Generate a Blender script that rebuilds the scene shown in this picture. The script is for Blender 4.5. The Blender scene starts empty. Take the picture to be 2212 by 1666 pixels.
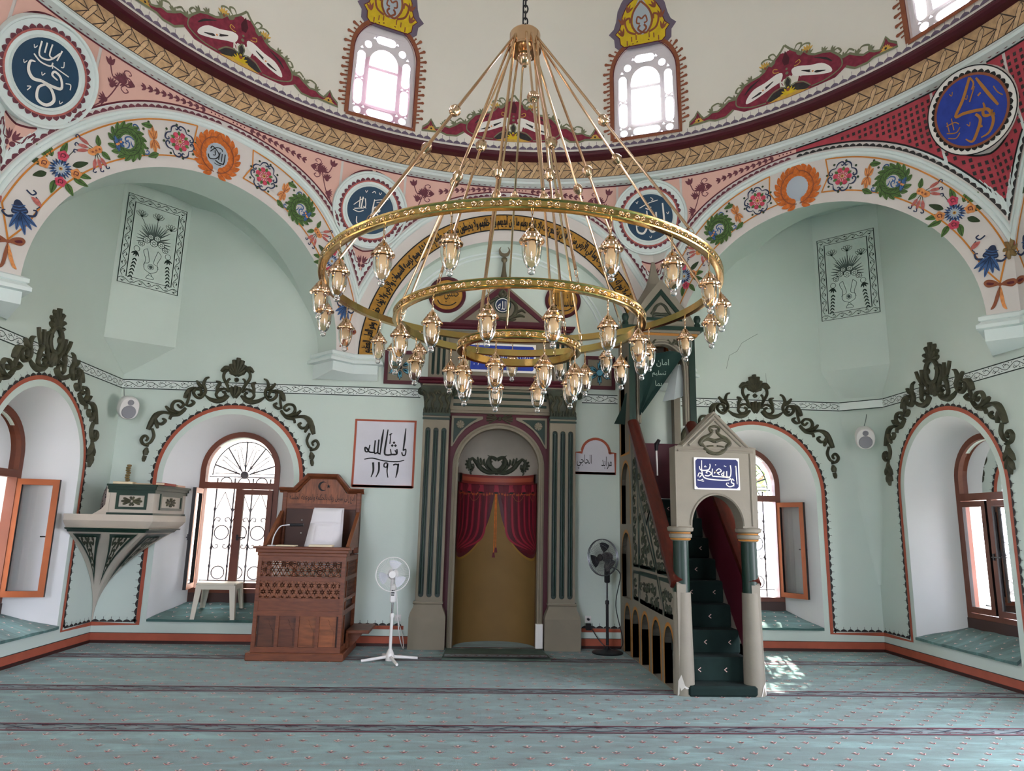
import bpy, math, random
from math import sin, cos, pi, radians, sqrt, atan2, hypot
from mathutils import Vector, Matrix
from mathutils.geometry import tessellate_polygon
random.seed(7)
SC = bpy.context.scene
COL = SC.collection

# ---------------------------------------------------------------- camera
F_PX, PITCH, YAW, ROLL = 1526.9, 0.1964, 0.0589, 0.0219
CAM = Vector((-0.5045, -9.9785, 1.6))
_f = Vector((sin(YAW)*cos(PITCH), cos(YAW)*cos(PITCH), sin(PITCH)))
_r0 = Vector((cos(YAW), -sin(YAW), 0)); _u0 = _r0.cross(_f)
_r = _r0*cos(ROLL) + _u0*sin(ROLL); _u = _u0*cos(ROLL) - _r0*sin(ROLL)
cd = bpy.data.cameras.new('camera'); cd.sensor_width = 36; cd.lens = F_PX/2212*36
cd.clip_start = .05; cd.clip_end = 300
cam = bpy.data.objects.new('camera', cd); COL.objects.link(cam)
cam.matrix_world = Matrix(((_r.x, _u.x, -_f.x, CAM.x), (_r.y, _u.y, -_f.y, CAM.y), (_r.z, _u.z, -_f.z, CAM.z), (0, 0, 0, 1)))
SC.camera = cam

# ---------------------------------------------------------------- world, sun, exposure
SC.view_settings.view_transform = 'Standard'; SC.view_settings.look = 'None'
SC.view_settings.gamma = 1; SC.view_settings.use_curve_mapping = False
SC.view_settings.exposure = 0.68
SC.cycles.use_denoising = True
SC.cycles.max_bounces = 10; SC.cycles.diffuse_bounces = 6; SC.cycles.transparent_max_bounces = 24
SC.cycles.sample_clamp_indirect = 6
wd = bpy.data.worlds.new('sky'); SC.world = wd; wd.use_nodes = True
_bg = wd.node_tree.nodes['Background']; _bg.inputs[0].default_value = (.96, .97, 1.15, 1); _bg.inputs[1].default_value = 11.0
sl = bpy.data.lights.new('sun', 'SUN'); sl.energy = 30; sl.angle = radians(.7); sl.color = (1, .95, .86)
sun = bpy.data.objects.new('sun', sl); COL.objects.link(sun)
sun.rotation_euler = Vector((-.3, -1, -.84)).to_track_quat('-Z', 'Y').to_euler()

def portal(loc, nrm, w, h):
    l = bpy.data.lights.new('window_daylight', 'AREA'); l.shape = 'RECTANGLE'; l.size = w; l.size_y = h
    l.cycles.is_portal = True
    o = bpy.data.objects.new('window_daylight', l); COL.objects.link(o)
    o.location = loc; o.rotation_euler = Vector(nrm).to_track_quat('-Z', 'Z').to_euler()

# ---------------------------------------------------------------- materials
def lin(h):
    h = h.lstrip('#'); c = [int(h[i:i+2], 16)/255 for i in (0, 2, 4)]
    return tuple(x/12.92 if x <= .04045 else ((x+.055)/1.055)**2.4 for x in c)
MATS = {}
def mat(name, hexc, rough=.7, metal=0, var=0, vscale=4, bump=0, bscale=30, spec=.35, coat=0, stretch=None):
    if name in MATS: return MATS[name]
    m = bpy.data.materials.new(name); m.use_nodes = True; nt = m.node_tree; b = nt.nodes['Principled BSDF']
    c = lin(hexc); b.inputs['Base Color'].default_value = (*c, 1)
    b.inputs['Roughness'].default_value = rough; b.inputs['Metallic'].default_value = metal
    b.inputs['Specular IOR Level'].default_value = spec
    if coat: b.inputs['Coat Weight'].default_value = coat
    if var or bump:
        tc = nt.nodes.new('ShaderNodeTexCoord'); mp = nt.nodes.new('ShaderNodeMapping'); nt.links.new(tc.outputs['Object'], mp.inputs['Vector'])
        if stretch: mp.inputs['Scale'].default_value = stretch
    if var:
        n = nt.nodes.new('ShaderNodeTexNoise'); n.inputs['Scale'].default_value = vscale; n.inputs['Detail'].default_value = 5
        nt.links.new(mp.outputs[0], n.inputs['Vector'])
        r = nt.nodes.new('ShaderNodeMapRange'); r.inputs['From Min'].default_value = .3; r.inputs['From Max'].default_value = .7
        r.inputs['To Min'].default_value = 1-var; r.inputs['To Max'].default_value = 1+var
        nt.links.new(n.outputs['Fac'], r.inputs['Value'])
        h = nt.nodes.new('ShaderNodeHueSaturation'); h.inputs['Color'].default_value = (*c, 1)
        nt.links.new(r.outputs[0], h.inputs['Value']); nt.links.new(h.outputs[0], b.inputs['Base Color'])
    if bump:
        n2 = nt.nodes.new('ShaderNodeTexNoise'); n2.inputs['Scale'].default_value = bscale; n2.inputs['Detail'].default_value = 4
        nt.links.new(mp.outputs[0], n2.inputs['Vector'])
        bp = nt.nodes.new('ShaderNodeBump'); bp.inputs['Strength'].default_value = bump; bp.inputs['Distance'].default_value = .02
        nt.links.new(n2.outputs['Fac'], bp.inputs['Height']); nt.links.new(bp.outputs[0], b.inputs['Normal'])
    MATS[name] = m; return m
def glassmat(name, tint='#ffffff', refl=.06, rough=.02):
    if name in MATS: return MATS[name]
    m = bpy.data.materials.new(name); m.use_nodes = True; nt = m.node_tree; nt.nodes.clear()
    o = nt.nodes.new('ShaderNodeOutputMaterial'); t = nt.nodes.new('ShaderNodeBsdfTransparent'); g = nt.nodes.new('ShaderNodeBsdfGlossy')
    t.inputs[0].default_value = (*lin(tint), 1); g.inputs['Roughness'].default_value = rough
    fr = nt.nodes.new('ShaderNodeFresnel'); fr.inputs[0].default_value = 1.45
    ad = nt.nodes.new('ShaderNodeMath'); ad.inputs[1].default_value = refl; nt.links.new(fr.outputs[0], ad.inputs[0])
    x = nt.nodes.new('ShaderNodeMixShader'); nt.links.new(ad.outputs[0], x.inputs[0]); nt.links.new(t.outputs[0], x.inputs[1]); nt.links.new(g.outputs[0], x.inputs[2])
    nt.links.new(x.outputs[0], o.inputs[0]); MATS[name] = m; return m

WALL = mat('mint_plaster', '#c5d2c9', .8, var=.02, vscale=1.2, bump=.12, bscale=9)
REVEAL = mat('white_plaster', '#dcdedd', .75, var=.02, vscale=1.5, bump=.1, bscale=9)
GREYPL = mat('grey_white_plaster', '#cfc9c4', .8, var=.03, vscale=1.5)
MINTTRIM = mat('pale_mint_trim', '#d3dedb', .7)
DOME = mat('cream_dome_plaster', '#dcd8cd', .8, var=.025, vscale=.8)
PINK = mat('pink_paint', '#d9aea0', .8, var=.03)
REDF = mat('red_field_paint', '#a8414b', .8, var=.12, vscale=9)
MAROON = mat('maroon_paint', '#4a1420', .5, var=.1)
MAROON2 = mat('maroon_line_paint', '#5d1f2a', .7)
PLUM = mat('plum_paint', '#6b3a44', .8, var=.15, vscale=25)
DARK = mat('charcoal_paint', '#33302f', .8, var=.2, vscale=20)
BLACK = mat('black_paint', '#121212', .6)
TERRA = mat('terracotta_paint', '#a4543e', .7, var=.08, vscale=6)
SKIRT = mat('dark_brown_skirting', '#3a1c16', .5)
ORANGE = mat('ochre_orange_paint', '#c07a30', .8, var=.12, vscale=12)
LEAFO = mat('orange_leaf_paint', '#c0662a', .8, var=.25, vscale=25)
LEAFG = mat('green_leaf_paint', '#4e6b37', .8, var=.3, vscale=25)
LEAFD = mat('dark_green_leaf_paint', '#34432a', .8, var=.2, vscale=25)
BLUEP = mat('blue_flower_paint', '#3f5f8f', .8, var=.3, vscale=30)
NAVYP = mat('navy_paint', '#2a3550', .8, var=.2, vscale=20)
ROSE = mat('rose_paint', '#c0455c', .8, var=.3, vscale=30)
PEACH = mat('peach_paint', '#d08a52', .8, var=.25, vscale=30)
SALMON = mat('salmon_paint', '#b0635c', .8, var=.25, vscale=30)
WHITEP = mat('white_paint', '#e6e3dc', .7)
PALEBL = mat('pale_grey_blue_paint', '#aab4be', .8)
YELLOW = mat('yellow_paint', '#d0b21e', .7, var=.12, vscale=12)
GOLDY = mat('soft_yellow_paint', '#c8a04c', .8, var=.15, vscale=15)
CRIMS = mat('crimson_paint', '#7d2b3c', .8, var=.22, vscale=18)
SAGE = mat('sage_outline_paint', '#74775c', .8, var=.1, vscale=20)
PURPG = mat('purple_grey_paint', '#6a5f70', .8, var=.1)
TAN = mat('tan_weave_paint', '#c2a077', .8, var=.22, vscale=14)
TAN2 = mat('light_tan_weave_paint', '#d0b087', .8, var=.18, vscale=14)
WEAVE = mat('dark_weave_gap_paint', '#4c4038', .8)
BROWNP = mat('red_brown_paint', '#8a5138', .8, var=.12, vscale=12)
TEAL = mat('deep_teal_enamel', '#0e3b57', .45, var=.08, vscale=6)
ROYAL = mat('royal_blue_paint', '#223a94', .6, var=.15, vscale=10)
GOLDP = mat('gold_band_paint', '#a87a2a', .55, var=.22, vscale=16)
INK = mat('green_black_line_paint', '#2c3a33', .8)
GINK = mat('grey_line_paint', '#5d6b66', .8)
STONE = mat('beige_stone_paint', '#7f796b', .65, var=.05, vscale=5, bump=.1, bscale=20)
DGREEN = mat('dark_green_gloss_paint', '#122c22', .4, var=.12, vscale=8)
OLIVE = mat('olive_bronze_stucco', '#434230', .6, var=.3, vscale=14, bump=.2, bscale=40)
OLIVE2 = mat('dark_olive_stucco', '#33382a', .6, var=.3, vscale=14, bump=.2, bscale=40)
WHITEPL = mat('white_plastic', '#dcdad6', .4)
BLACKPL = mat('black_plastic', '#16161a', .4)
WALNUT = mat('walnut_wood', '#6a3a22', .45, var=.25, vscale=7, stretch=(1, 1, 6), bump=.05)
WALNUT2 = mat('light_walnut_wood', '#7d4829', .45, var=.3, vscale=7, stretch=(6, 1, 1))
WFRAME = mat('brown_window_frame', '#6a3826', .4, var=.1)
WSASH = mat('orange_brown_sash', '#9a5632', .4, var=.1)
GASKET = mat('black_gasket', '#1a1414', .5)
IRON = mat('wrought_iron', '#3c3a3e', .5, metal=.3)
BRASS = mat('polished_brass', '#c8a868', .17, metal=1, bump=.06, bscale=22)
BRASS2 = mat('rose_brass', '#d9b896', .15, metal=1)
GLASS = glassmat('clear_glass')
MAHOG = mat('mahogany_rail', '#48180f', .35, var=.25, vscale=10, stretch=(4, 1, 1))
CARPET2 = mat('dark_green_stair_carpet', '#0d211d', .95, var=.15, vscale=9)
RED_CLOTH = mat('crimson_curtain_paint', '#5a1420', .6, var=.15, vscale=10)
OCHRE = mat('ochre_yellow_paint', '#7a5f34', .7, var=.06, vscale=3)

# ---------------------------------------------------------------- mesh helpers
ORG = {}
def cr(pts, n=6, closed=False):
    """Catmull-Rom through 2-D or 3-D points"""
    if len(pts) < 3: return [tuple(p) for p in pts]
    P = list(pts); k = len(P[0]); out = []
    m = len(P) if closed else len(P)-1
    for i in range(m):
        if closed: a, b, c, d = P[i-1], P[i], P[(i+1) % len(P)], P[(i+2) % len(P)]
        else: a, b, c, d = P[max(i-1, 0)], P[i], P[i+1], P[min(i+2, len(P)-1)]
        for j in range(n):
            t = j/n
            out.append(tuple(.5*(2*b[q]+(c[q]-a[q])*t+(2*a[q]-5*b[q]+4*c[q]-d[q])*t*t+(3*b[q]-a[q]-3*c[q]+d[q])*t**3) for q in range(k)))
    if not closed: out.append(tuple(P[-1]))
    return out
def arc(cx, cy, rx, ry, a0, a1, n):
    return [(cx+rx*cos(radians(a0+(a1-a0)*i/n)), cy+ry*sin(radians(a0+(a1-a0)*i/n))) for i in range(n+1)]
def resample(pts, step):
    out = [pts[0]]; acc = 0.
    for a, b in zip(pts, pts[1:]):
        L = math.dist(a, b)
        if L == 0: continue
        d = step-acc
        while d <= L:
            t = d/L; out.append(tuple(a[q]+(b[q]-a[q])*t for q in range(len(a)))); d += step
        acc = (acc+L) % step
    return out
def frame(o, u, v, n):
    o, u, v, n = map(Vector, (o, u, v, n))
    return lambda a, b, c=0: tuple(o+u*a+v*b+n*c)
def ident(a, b, c=0): return (a, b, c)

class MB:
    def __init__(s, fr=None): s.v = []; s.f = []; s.m = []; s.mats = []; s.fr = fr or ident
    def mi(s, m):
        if m not in s.mats: s.mats.append(m)
        return s.mats.index(m)
    def add(s, vs, fs, m, raw=False):
        o = len(s.v); i = s.mi(m)
        s.v += [tuple(p) for p in vs] if raw else [s.fr(*p) for p in vs]
        for f in fs: s.f.append([o+k for k in f]); s.m.append(i)
        return s
    def box(s, x0, x1, y0, y1, z0, z1, m):
        vs = [(x, y, z) for z in (z0, z1) for y in (y0, y1) for x in (x0, x1)]
        return s.add(vs, [(0, 2, 3, 1), (4, 5, 7, 6), (0, 1, 5, 4), (2, 6, 7, 3), (0, 4, 6, 2), (1, 3, 7, 5)], m)
    def bbox(s, x0, x1, y0, y1, z0, z1, m, b=.01):
        """box with chamfered edges in the x-y outline and at both ends"""
        def ring(i, z): return [(x0+b+i, y0+i, z), (x1-b-i, y0+i, z), (x1-i, y0+b+i, z), (x1-i, y1-b-i, z), (x1-b-i, y1-i, z), (x0+b+i, y1-i, z), (x0+i, y1-b-i, z), (x0+i, y0+b+i, z)]
        vs = ring(b*.6, z0)+ring(0, z0+b)+ring(0, z1-b)+ring(b*.6, z1)
        fs = [tuple(range(7, -1, -1)), tuple(range(24, 32))]
        for k in range(3):
            for i in range(8): fs.append((k*8+i, k*8+(i+1) % 8, k*8+8+(i+1) % 8, k*8+8+i))
        return s.add(vs, fs, m)
    def prism(s, loops, c0, c1, m, caps=(1, 1), side=None):
        """extrude a polygon (first loop) with holes (other loops) from depth c0 to c1"""
        if loops and not isinstance(loops[0][0], (tuple, list)): loops = [loops]
        flat = [p for L in loops for p in L]
        tri = tessellate_polygon([[Vector((p[0], p[1], 0)) for p in L] for L in loops])
        n = len(flat)
        if caps[0]: s.add([(p[0], p[1], c0) for p in flat], [tuple(t) for t in tri], m)
        if caps[1]: s.add([(p[0], p[1], c1) for p in flat], [tuple(t) for t in tri], m)
        for L in loops:
            k = len(L)
            s.add([(p[0], p[1], c) for c in (c0, c1) for p in L], [(i, (i+1) % k, k+(i+1) % k, k+i) for i in range(k)], side or m)
        return s
    def lathe(s, prof, n, m, o=(0, 0, 0), a0=0, a1=360, axis='z'):
        full = abs(a1-a0) >= 360; cols = n if full else n+1; vs = []
        for j in range(cols):
            t = radians(a0+(a1-a0)*j/n)
            for r, z in prof:
                p = (r*cos(t), r*sin(t), z)
                if axis == 'y': p = (p[0], -p[2], p[1])
                if axis == 'x': p = (p[2], p[0], p[1])
                vs.append((o[0]+p[0], o[1]+p[1], o[2]+p[2]))
        k = len(prof); fs = []
        for j in range(n):
            a, b = j*k, ((j+1) % cols)*k
            for i in range(k-1): fs.append((a+i, b+i, b+i+1, a+i+1))
        return s.add(vs, fs, m)
    def tube(s, path, r, n, m, closed=False, caps=True, flat=1.0, up=None):
        P = [Vector(p) for p in path]; N = len(P); vs = []; prev = None
        for i, p in enumerate(P):
            if closed: t = P[(i+1) % N]-P[i-1]
            else: t = P[min(i+1, N-1)]-P[max(i-1, 0)]
            if t.length < 1e-9: t = Vector((0, 0, 1))
            t.normalize()
            if up: a = Vector(up).cross(t)
            elif prev is None: a = t.cross(Vector((0, 0, 1)) if abs(t.z) < .9 else Vector((1, 0, 0)))
            else: a = prev-t*prev.dot(t)
            if a.length < 1e-9: a = t.orthogonal()
            a.normalize(); prev = a; b = t.cross(a)
            rr = r[i] if isinstance(r, (list, tuple)) else r
            for k in range(n):
                q = 2*pi*k/n+pi/n; vs.append(tuple(p+a*rr*cos(q)+b*rr*flat*sin(q)))
        fs = []
        for i in range(N if closed else N-1):
            A, B = i*n, ((i+1) % N)*n
            for k in range(n): fs.append((A+k, A+(k+1) % n, B+(k+1) % n, B+k))
        if caps and not closed: fs += [tuple(range(n-1, -1, -1)), tuple((N-1)*n+k for k in range(n))]
        return s.add(vs, fs, m)
    def grid(s, rows, m, closed=False):
        k = len(rows[0]); vs = [p for R in rows for p in R]; fs = []
        for i in range(len(rows)-1):
            for j in range(k if closed else k-1): fs.append((i*k+j, i*k+(j+1) % k, (i+1)*k+(j+1) % k, (i+1)*k+j))
        return s.add(vs, fs, m)
    def relief(s, pts, w, d, m, n=5, base=0., smooth=5):
        """half-round raised stroke: pts 2-D, w width (number or list), d height"""
        P = cr(pts, smooth) if smooth else pts; N = len(P); vs = []; fs = []; prof = 5
        for i in range(N):
            a, b = P[max(i-1, 0)], P[min(i+1, N-1)]; tx, ty = b[0]-a[0], b[1]-a[1]; L = hypot(tx, ty) or 1
            nx, ny = -ty/L, tx/L; t = i/(N-1)
            if isinstance(w, (list, tuple)):
                q = t*(len(w)-1); k = min(int(q), len(w)-2); ww = w[k]+(w[k+1]-w[k])*(q-k)
            else: ww = w
            for k in range(prof):
                g = pi*k/(prof-1); vs.append((P[i][0]+nx*cos(g)*ww/2, P[i][1]+ny*cos(g)*ww/2, base+sin(g)*d*(.35+.65*min(1, ww/.05))))
        for i in range(N-1):
            for k in range(prof-1): fs.append((i*prof+k, i*prof+k+1, (i+1)*prof+k+1, (i+1)*prof+k))
        fs += [tuple(range(prof)), tuple((N-1)*prof+k for k in range(prof))]
        return s.add(vs, fs, m)
    def build(s, name, parent=None, smooth=True, ang=.7, loc=None, **tags):
        o = Vector(ORG[parent.name]) if parent else Vector((0, 0, 0))
        if loc: o = o+Vector(loc)
        me = bpy.data.meshes.new(name); me.from_pydata([tuple(Vector(p)-o) for p in s.v], [], s.f)
        for m in s.mats: me.materials.append(m)
        me.polygons.foreach_set('material_index', s.m); me.update()
        if smooth: me.shade_smooth(); me.set_sharp_from_angle(angle=ang)
        ob = bpy.data.objects.new(name, me); COL.objects.link(ob)
        if parent: ob.parent = parent
        if loc: ob.location = loc
        elif not parent: pass
        ORG[ob.name] = tuple(o)
        for k, v in tags.items(): ob[k] = v
        return ob

def thing(name, label, cat, loc=(0, 0, 0), group=None):
    o = bpy.data.objects.new(name, None); COL.objects.link(o); o.location = loc; o.empty_display_size = .1
    o['label'] = label; o['category'] = cat
    if group: o['group'] = group
    ORG[o.name] = tuple(loc); return o
def clone(o, parent=None, **kw):
    c = o.copy(); COL.objects.link(c)
    if parent: c.parent = parent
    for ch in o.children: clone(ch, c)
    for k, v in kw.items(): c[k] = v
    return c

# ---------------------------------------------------------------- flat paint on a surface
class Paint(MB):
    """2-D vector painting mapped on a surface fr(u, v, height)"""
    def __init__(s, fr, share=None, T=(1, 0, 0, 1, 0, 0), maxlen=0, lift=.002):
        if share: s.v, s.f, s.m, s.mats, s.fr, s.maxlen, s.lift = share.v, share.f, share.m, share.mats, share.fr, share.maxlen, share.lift
        else: MB.__init__(s, fr); s.maxlen, s.lift = maxlen, lift
        s.T = T
    def at(s, x, y, rot=0, k=1, flip=False, ky=None):
        c, n = cos(radians(rot)), sin(radians(rot)); fx = -k if flip else k; ky = ky or k
        a, b, cc, d = c*fx, n*fx, -n*ky, c*ky
        A, B, C, D, E, F = s.T
        return Paint(None, s, (A*a+C*b, B*a+D*b, A*cc+C*d, B*cc+D*d, A*x+C*y+E, B*x+D*y+F))
    def tp(s, p): A, B, C, D, E, F = s.T; return (A*p[0]+C*p[1]+E, B*p[0]+D*p[1]+F)
    def fill(s, pts, m, h=1, smooth=0):
        if smooth: pts = cr(pts, smooth, True)
        q = [s.tp(p) for p in pts]
        tri = [tuple(t) for t in tessellate_polygon([[Vector((x, y, 0)) for x, y in q]])]
        if s.maxlen:
            work, tri = tri, []
            while work:
                t = work.pop(); e = [math.dist(q[t[i]], q[t[(i+1) % 3]]) for i in range(3)]; i = e.index(max(e))
                if e[i] <= s.maxlen: tri.append(t); continue
                a, b, c = t[i], t[(i+1) % 3], t[(i+2) % 3]; q.append(((q[a][0]+q[b][0])/2, (q[a][1]+q[b][1])/2)); k = len(q)-1; work += [(a, k, c), (k, b, c)]
        s.add([(x, y, s.lift+.0016*h) for x, y in q], tri, m); return s
    def stroke(s, pts, w, m, h=2, smooth=4, closed=False, ends=None):
        P = cr(pts, smooth, closed) if smooth else [tuple(p) for p in pts]
        if closed: P = P+[P[0]]
        N = len(P); vs = []
        for i in range(N):
            a, b = P[max(i-1, 0)], P[min(i+1, N-1)]
            if closed and i in (0, N-1): a, b = P[-2], P[1]
            tx, ty = b[0]-a[0], b[1]-a[1]; L = hypot(tx, ty) or 1
            t = i/(N-1)
            if isinstance(w, (list, tuple)):
                q = t*(len(w)-1); k = min(int(q), len(w)-2); ww = w[k]+(w[k+1]-w[k])*(q-k)
            else: ww = w
            nx, ny = -ty/L*ww/2, tx/L*ww/2
            for sg in (1, -1):
                x, y = s.tp((P[i][0]+sg*nx, P[i][1]+sg*ny)); vs.append((x, y, s.lift+.0016*h))
        s.add(vs, [(2*i, 2*i+1, 2*i+3, 2*i+2) for i in range(N-1)], m); return s
    def disc(s, x, y, r, m, h=1, n=14, ry=None):
        return s.fill(arc(x, y, r, ry or r, 0, 360, n)[:-1], m, h)
    def ring(s, x, y, r, w, m, h=2, n=28, ry=None):
        return s.stroke(arc(x, y, r, ry or r, 0, 360, n)[:-1], w, m, h, smooth=0, closed=True)
    def leaf(s, x, y, L, w, rot, m, h=2, line=None):
        p = s.at(x, y, rot); p.fill([(0, 0), (L*.25, w*.45), (L*.6, w*.42), (L, 0), (L*.6, -w*.42), (L*.25, -w*.45)], m, h, 3)
        if line: p.stroke([(0, 0), (L*.9, 0)], w*.12, line, h+1, 0)
        return s
    def scallop(s, path, pitch, ht, m, h=2, tick=0, base=0., shape=.5):
        P = resample(path, pitch)
        for a, b in zip(P, P[1:]):
            L = math.dist(a, b); p = s.at(a[0], a[1], math.degrees(atan2(b[1]-a[1], b[0]-a[0])))
            p.fill([(L*(.5-shape), base), (L*(.5+shape), base), (L*(.5+shape*.9), base+ht*.45), (L*.72, base+ht*.8), (L*.5, base+ht), (L*.28, base+ht*.8), (L*(.5-shape*.9), base+ht*.45)], m, h)
            if tick: p.stroke([(L*.5, base+ht), (L*.5, base+ht+tick)], .005, m, h, 0)
        return s

# ---------------------------------------------------------------- Arabic lettering
_AR = {}
def _forms():
    base = 0xFE8D
    rows = {'ا': (0xFE8D, 2), 'ب': (0xFE8F, 4), 'ة': (0xFE93, 2), 'ت': (0xFE95, 4), 'ث': (0xFE99, 4), 'ج': (0xFE9D, 4), 'ح': (0xFEA1, 4), 'خ': (0xFEA5, 4), 'د': (0xFEA9, 2), 'ذ': (0xFEAB, 2), 'ر': (0xFEAD, 2), 'ز': (0xFEAF, 2), 'س': (0xFEB1, 4), 'ش': (0xFEB5, 4), 'ص': (0xFEB9, 4), 'ض': (0xFEBD, 4), 'ط': (0xFEC1, 4), 'ظ': (0xFEC5, 4), 'ع': (0xFEC9, 4), 'غ': (0xFECD, 4), 'ف': (0xFED1, 4), 'ق': (0xFED5, 4), 'ك': (0xFED9, 4), 'ل': (0xFEDD, 4), 'م': (0xFEE1, 4), 'ن': (0xFEE5, 4), 'ه': (0xFEE9, 4), 'و': (0xFEED, 2), 'ى': (0xFEEF, 2), 'ي': (0xFEF1, 4), 'أ': (0xFE83, 2), 'إ': (0xFE87, 2), 'آ': (0xFE81, 2), 'ئ': (0xFE89, 4), 'ؤ': (0xFE85, 2)}
    _AR.update(rows)
_forms()
def shape_ar(t):
    out = []
    for i, ch in enumerate(t):
        if ch not in _AR: out.append(ch); continue
        b, n = _AR[ch]; pv = i > 0 and t[i-1] in _AR and _AR[t[i-1]][1] == 4; nx = n == 4 and i+1 < len(t) and t[i+1] in _AR
        out.append(chr(b+(3 if pv and nx else 1 if pv else 2 if nx else 0)))
    s = ''.join(out)
    for a in range(0, 2):
        for l, o in ((0xFE8D, 0xFEFB), (0xFE83, 0xFEF7), (0xFE87, 0xFEF9)):
            s = s.replace(chr(0xFEDF)+chr(l+1), chr(o)).replace(chr(0xFEE0)+chr(l+1), chr(o+1))
    return s[::-1]
def text_mesh(t, raw=False):
    cu = bpy.data.curves.new('lettering', 'FONT'); cu.body = t if raw else shape_ar(t); cu.size = 1; cu.resolution_u = 2
    ob = bpy.data.objects.new('lettering', cu); COL.objects.link(ob)
    dg = bpy.context.evaluated_depsgraph_get(); dg.update(); ev = ob.evaluated_get(dg); me = ev.to_mesh()
    vs = [(v.co.x, v.co.y) for v in me.vertices]; fs = [tuple(p.vertices) for p in me.polygons]
    ev.to_mesh_clear(); bpy.data.objects.remove(ob); bpy.data.curves.remove(cu)
    xs = [v[0] for v in vs] or [0]; ys = [v[1] for v in vs] or [0]
    return vs, fs, (min(xs), max(xs), min(ys), max(ys))
def letter(p, t, x0, x1, y0, y1, m, h=3, bold=0):
    """put Arabic text t into the box of painter p"""
    vs, fs, (a, b, c, d) = text_mesh(t)
    q = [p.tp((x0+(x-a)/(b-a)*(x1-x0), y0+(y-c)/(d-c)*(y1-y0))) for x, y in vs]
    p.add([(x, y, p.lift+.0016*h) for x, y in q], fs, m)
# ================================================================ setting: floor, walls, windows
W, DCY, A = 5.35, -5.35, 5.25
HS = A*math.tan(pi/8); R0 = 5.2; ZC = 3.92
DR, DZ = 5.05, 7.3                     # dome radius and centre height
FR_FRONT = frame((0, 0, 0), (1, 0, 0), (0, 0, 1), (0, -1, 0))
FR_LEFT = frame((-W, 0, 0), (0, 1, 0), (0, 0, 1), (1, 0, 0))
FR_RIGHT = frame((W, 0, 0), (0, -1, 0), (0, 0, 1), (-1, 0, 0))
FR_BACK = frame((0, -2*W, 0), (-1, 0, 0), (0, 0, 1), (0, 1, 0))
SILL, SPR = .27, 2.15
def opening(c, hw=.88, sill=SILL, spr=SPR, top=3.05, n=24):
    return [(c-hw, sill)]+[(c-hw*cos(pi*i/n), spr+(top-spr)*sin(pi*i/n)) for i in range(n+1)]+[(c+hw, sill)]
def inner(c): return opening(c, .56, .45, 2.30, 2.86)
WIN = {'front': [-3.78, 3.62], 'left': [-1.68, -4.75, -6.9, -9.05], 'right': [1.62, 9.05], 'back': []}  # middle two on the left are out of view, added for more daylight
ADDED_BACKWIN = [(3.3, 1.05), (-3.4, .5)]  # unseen back openings, added and sized to brighten the room
ADDED_RWIN = (5.9, 1.85)  # unseen wide opening, added to light the left wall
FRS = {'front': FR_FRONT, 'left': FR_LEFT, 'right': FR_RIGHT, 'back': FR_BACK}
MIH_HW, MIH_SPR, MIH_TOP, MIH_C = .56, 2.4, 2.96, -.085
WALLS = {}
for side, fr in FRS.items():
    a0, a1 = {'front': (-W, W), 'left': (-2*W, 0), 'right': (0, 2*W), 'back': (-W, W)}[side]
    loops = [[(a0, -.02), (a1, -.02), (a1, 6.5), (a0, 6.5)]]+[opening(c) for c in WIN[side]]
    if side == 'front': loops.append([(MIH_C-MIH_HW, 0)]+[(MIH_C-MIH_HW*cos(pi*i/24), MIH_SPR+(MIH_TOP-MIH_SPR)*sin(pi*i/24)) for i in range(25)]+[(MIH_C+MIH_HW, 0)])
    if side == 'right':
        c, hw = ADDED_RWIN; loops.append(opening(c, hw, .2, 2.4, 3.3)); portal(fr(c, 1.7, -.1), Vector(fr(0, 0, 1))-Vector(fr(0, 0, 0)), 2*hw, 3.0)
    if side == 'back':
        for c, hw in ADDED_BACKWIN: loops.append(opening(c, hw, .5, 2.9, 2.9+hw)); portal(fr(c, 2.2, -.1), Vector(fr(0, 0, 1))-Vector(fr(0, 0, 0)), 2*hw, 3.4)
    b = MB(fr); b.prism(loops, 0, 0, WALL, caps=(0, 1))
    for c in WIN[side]:                # splayed reveals of the window niches
        o, i = opening(c), inner(c); n = len(o)
        b.add([(p[0], p[1], 0) for p in o]+[(p[0], p[1], -.5) for p in i], [(k, (k+1) % n, n+(k+1) % n, n+k) for k in range(n)], REVEAL)
        b.prism([[(c-1.1, .1), (c+1.1, .1), (c+1.1, 3.2), (c-1.1, 3.2)], opening(c, .5, .5, 2.28, 2.78)], -.75, -.52, WALL)
        for q in (-.53, .53): pass
    WALLS[side] = b.build('wall_'+side, smooth=True, ang=.5, kind='structure')
    for c in WIN[side]:
        portal(fr(c, 1.62, -.62), Vector(fr(0, 0, 1))-Vector(fr(0, 0, 0)), 1.05, 2.3)

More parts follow.
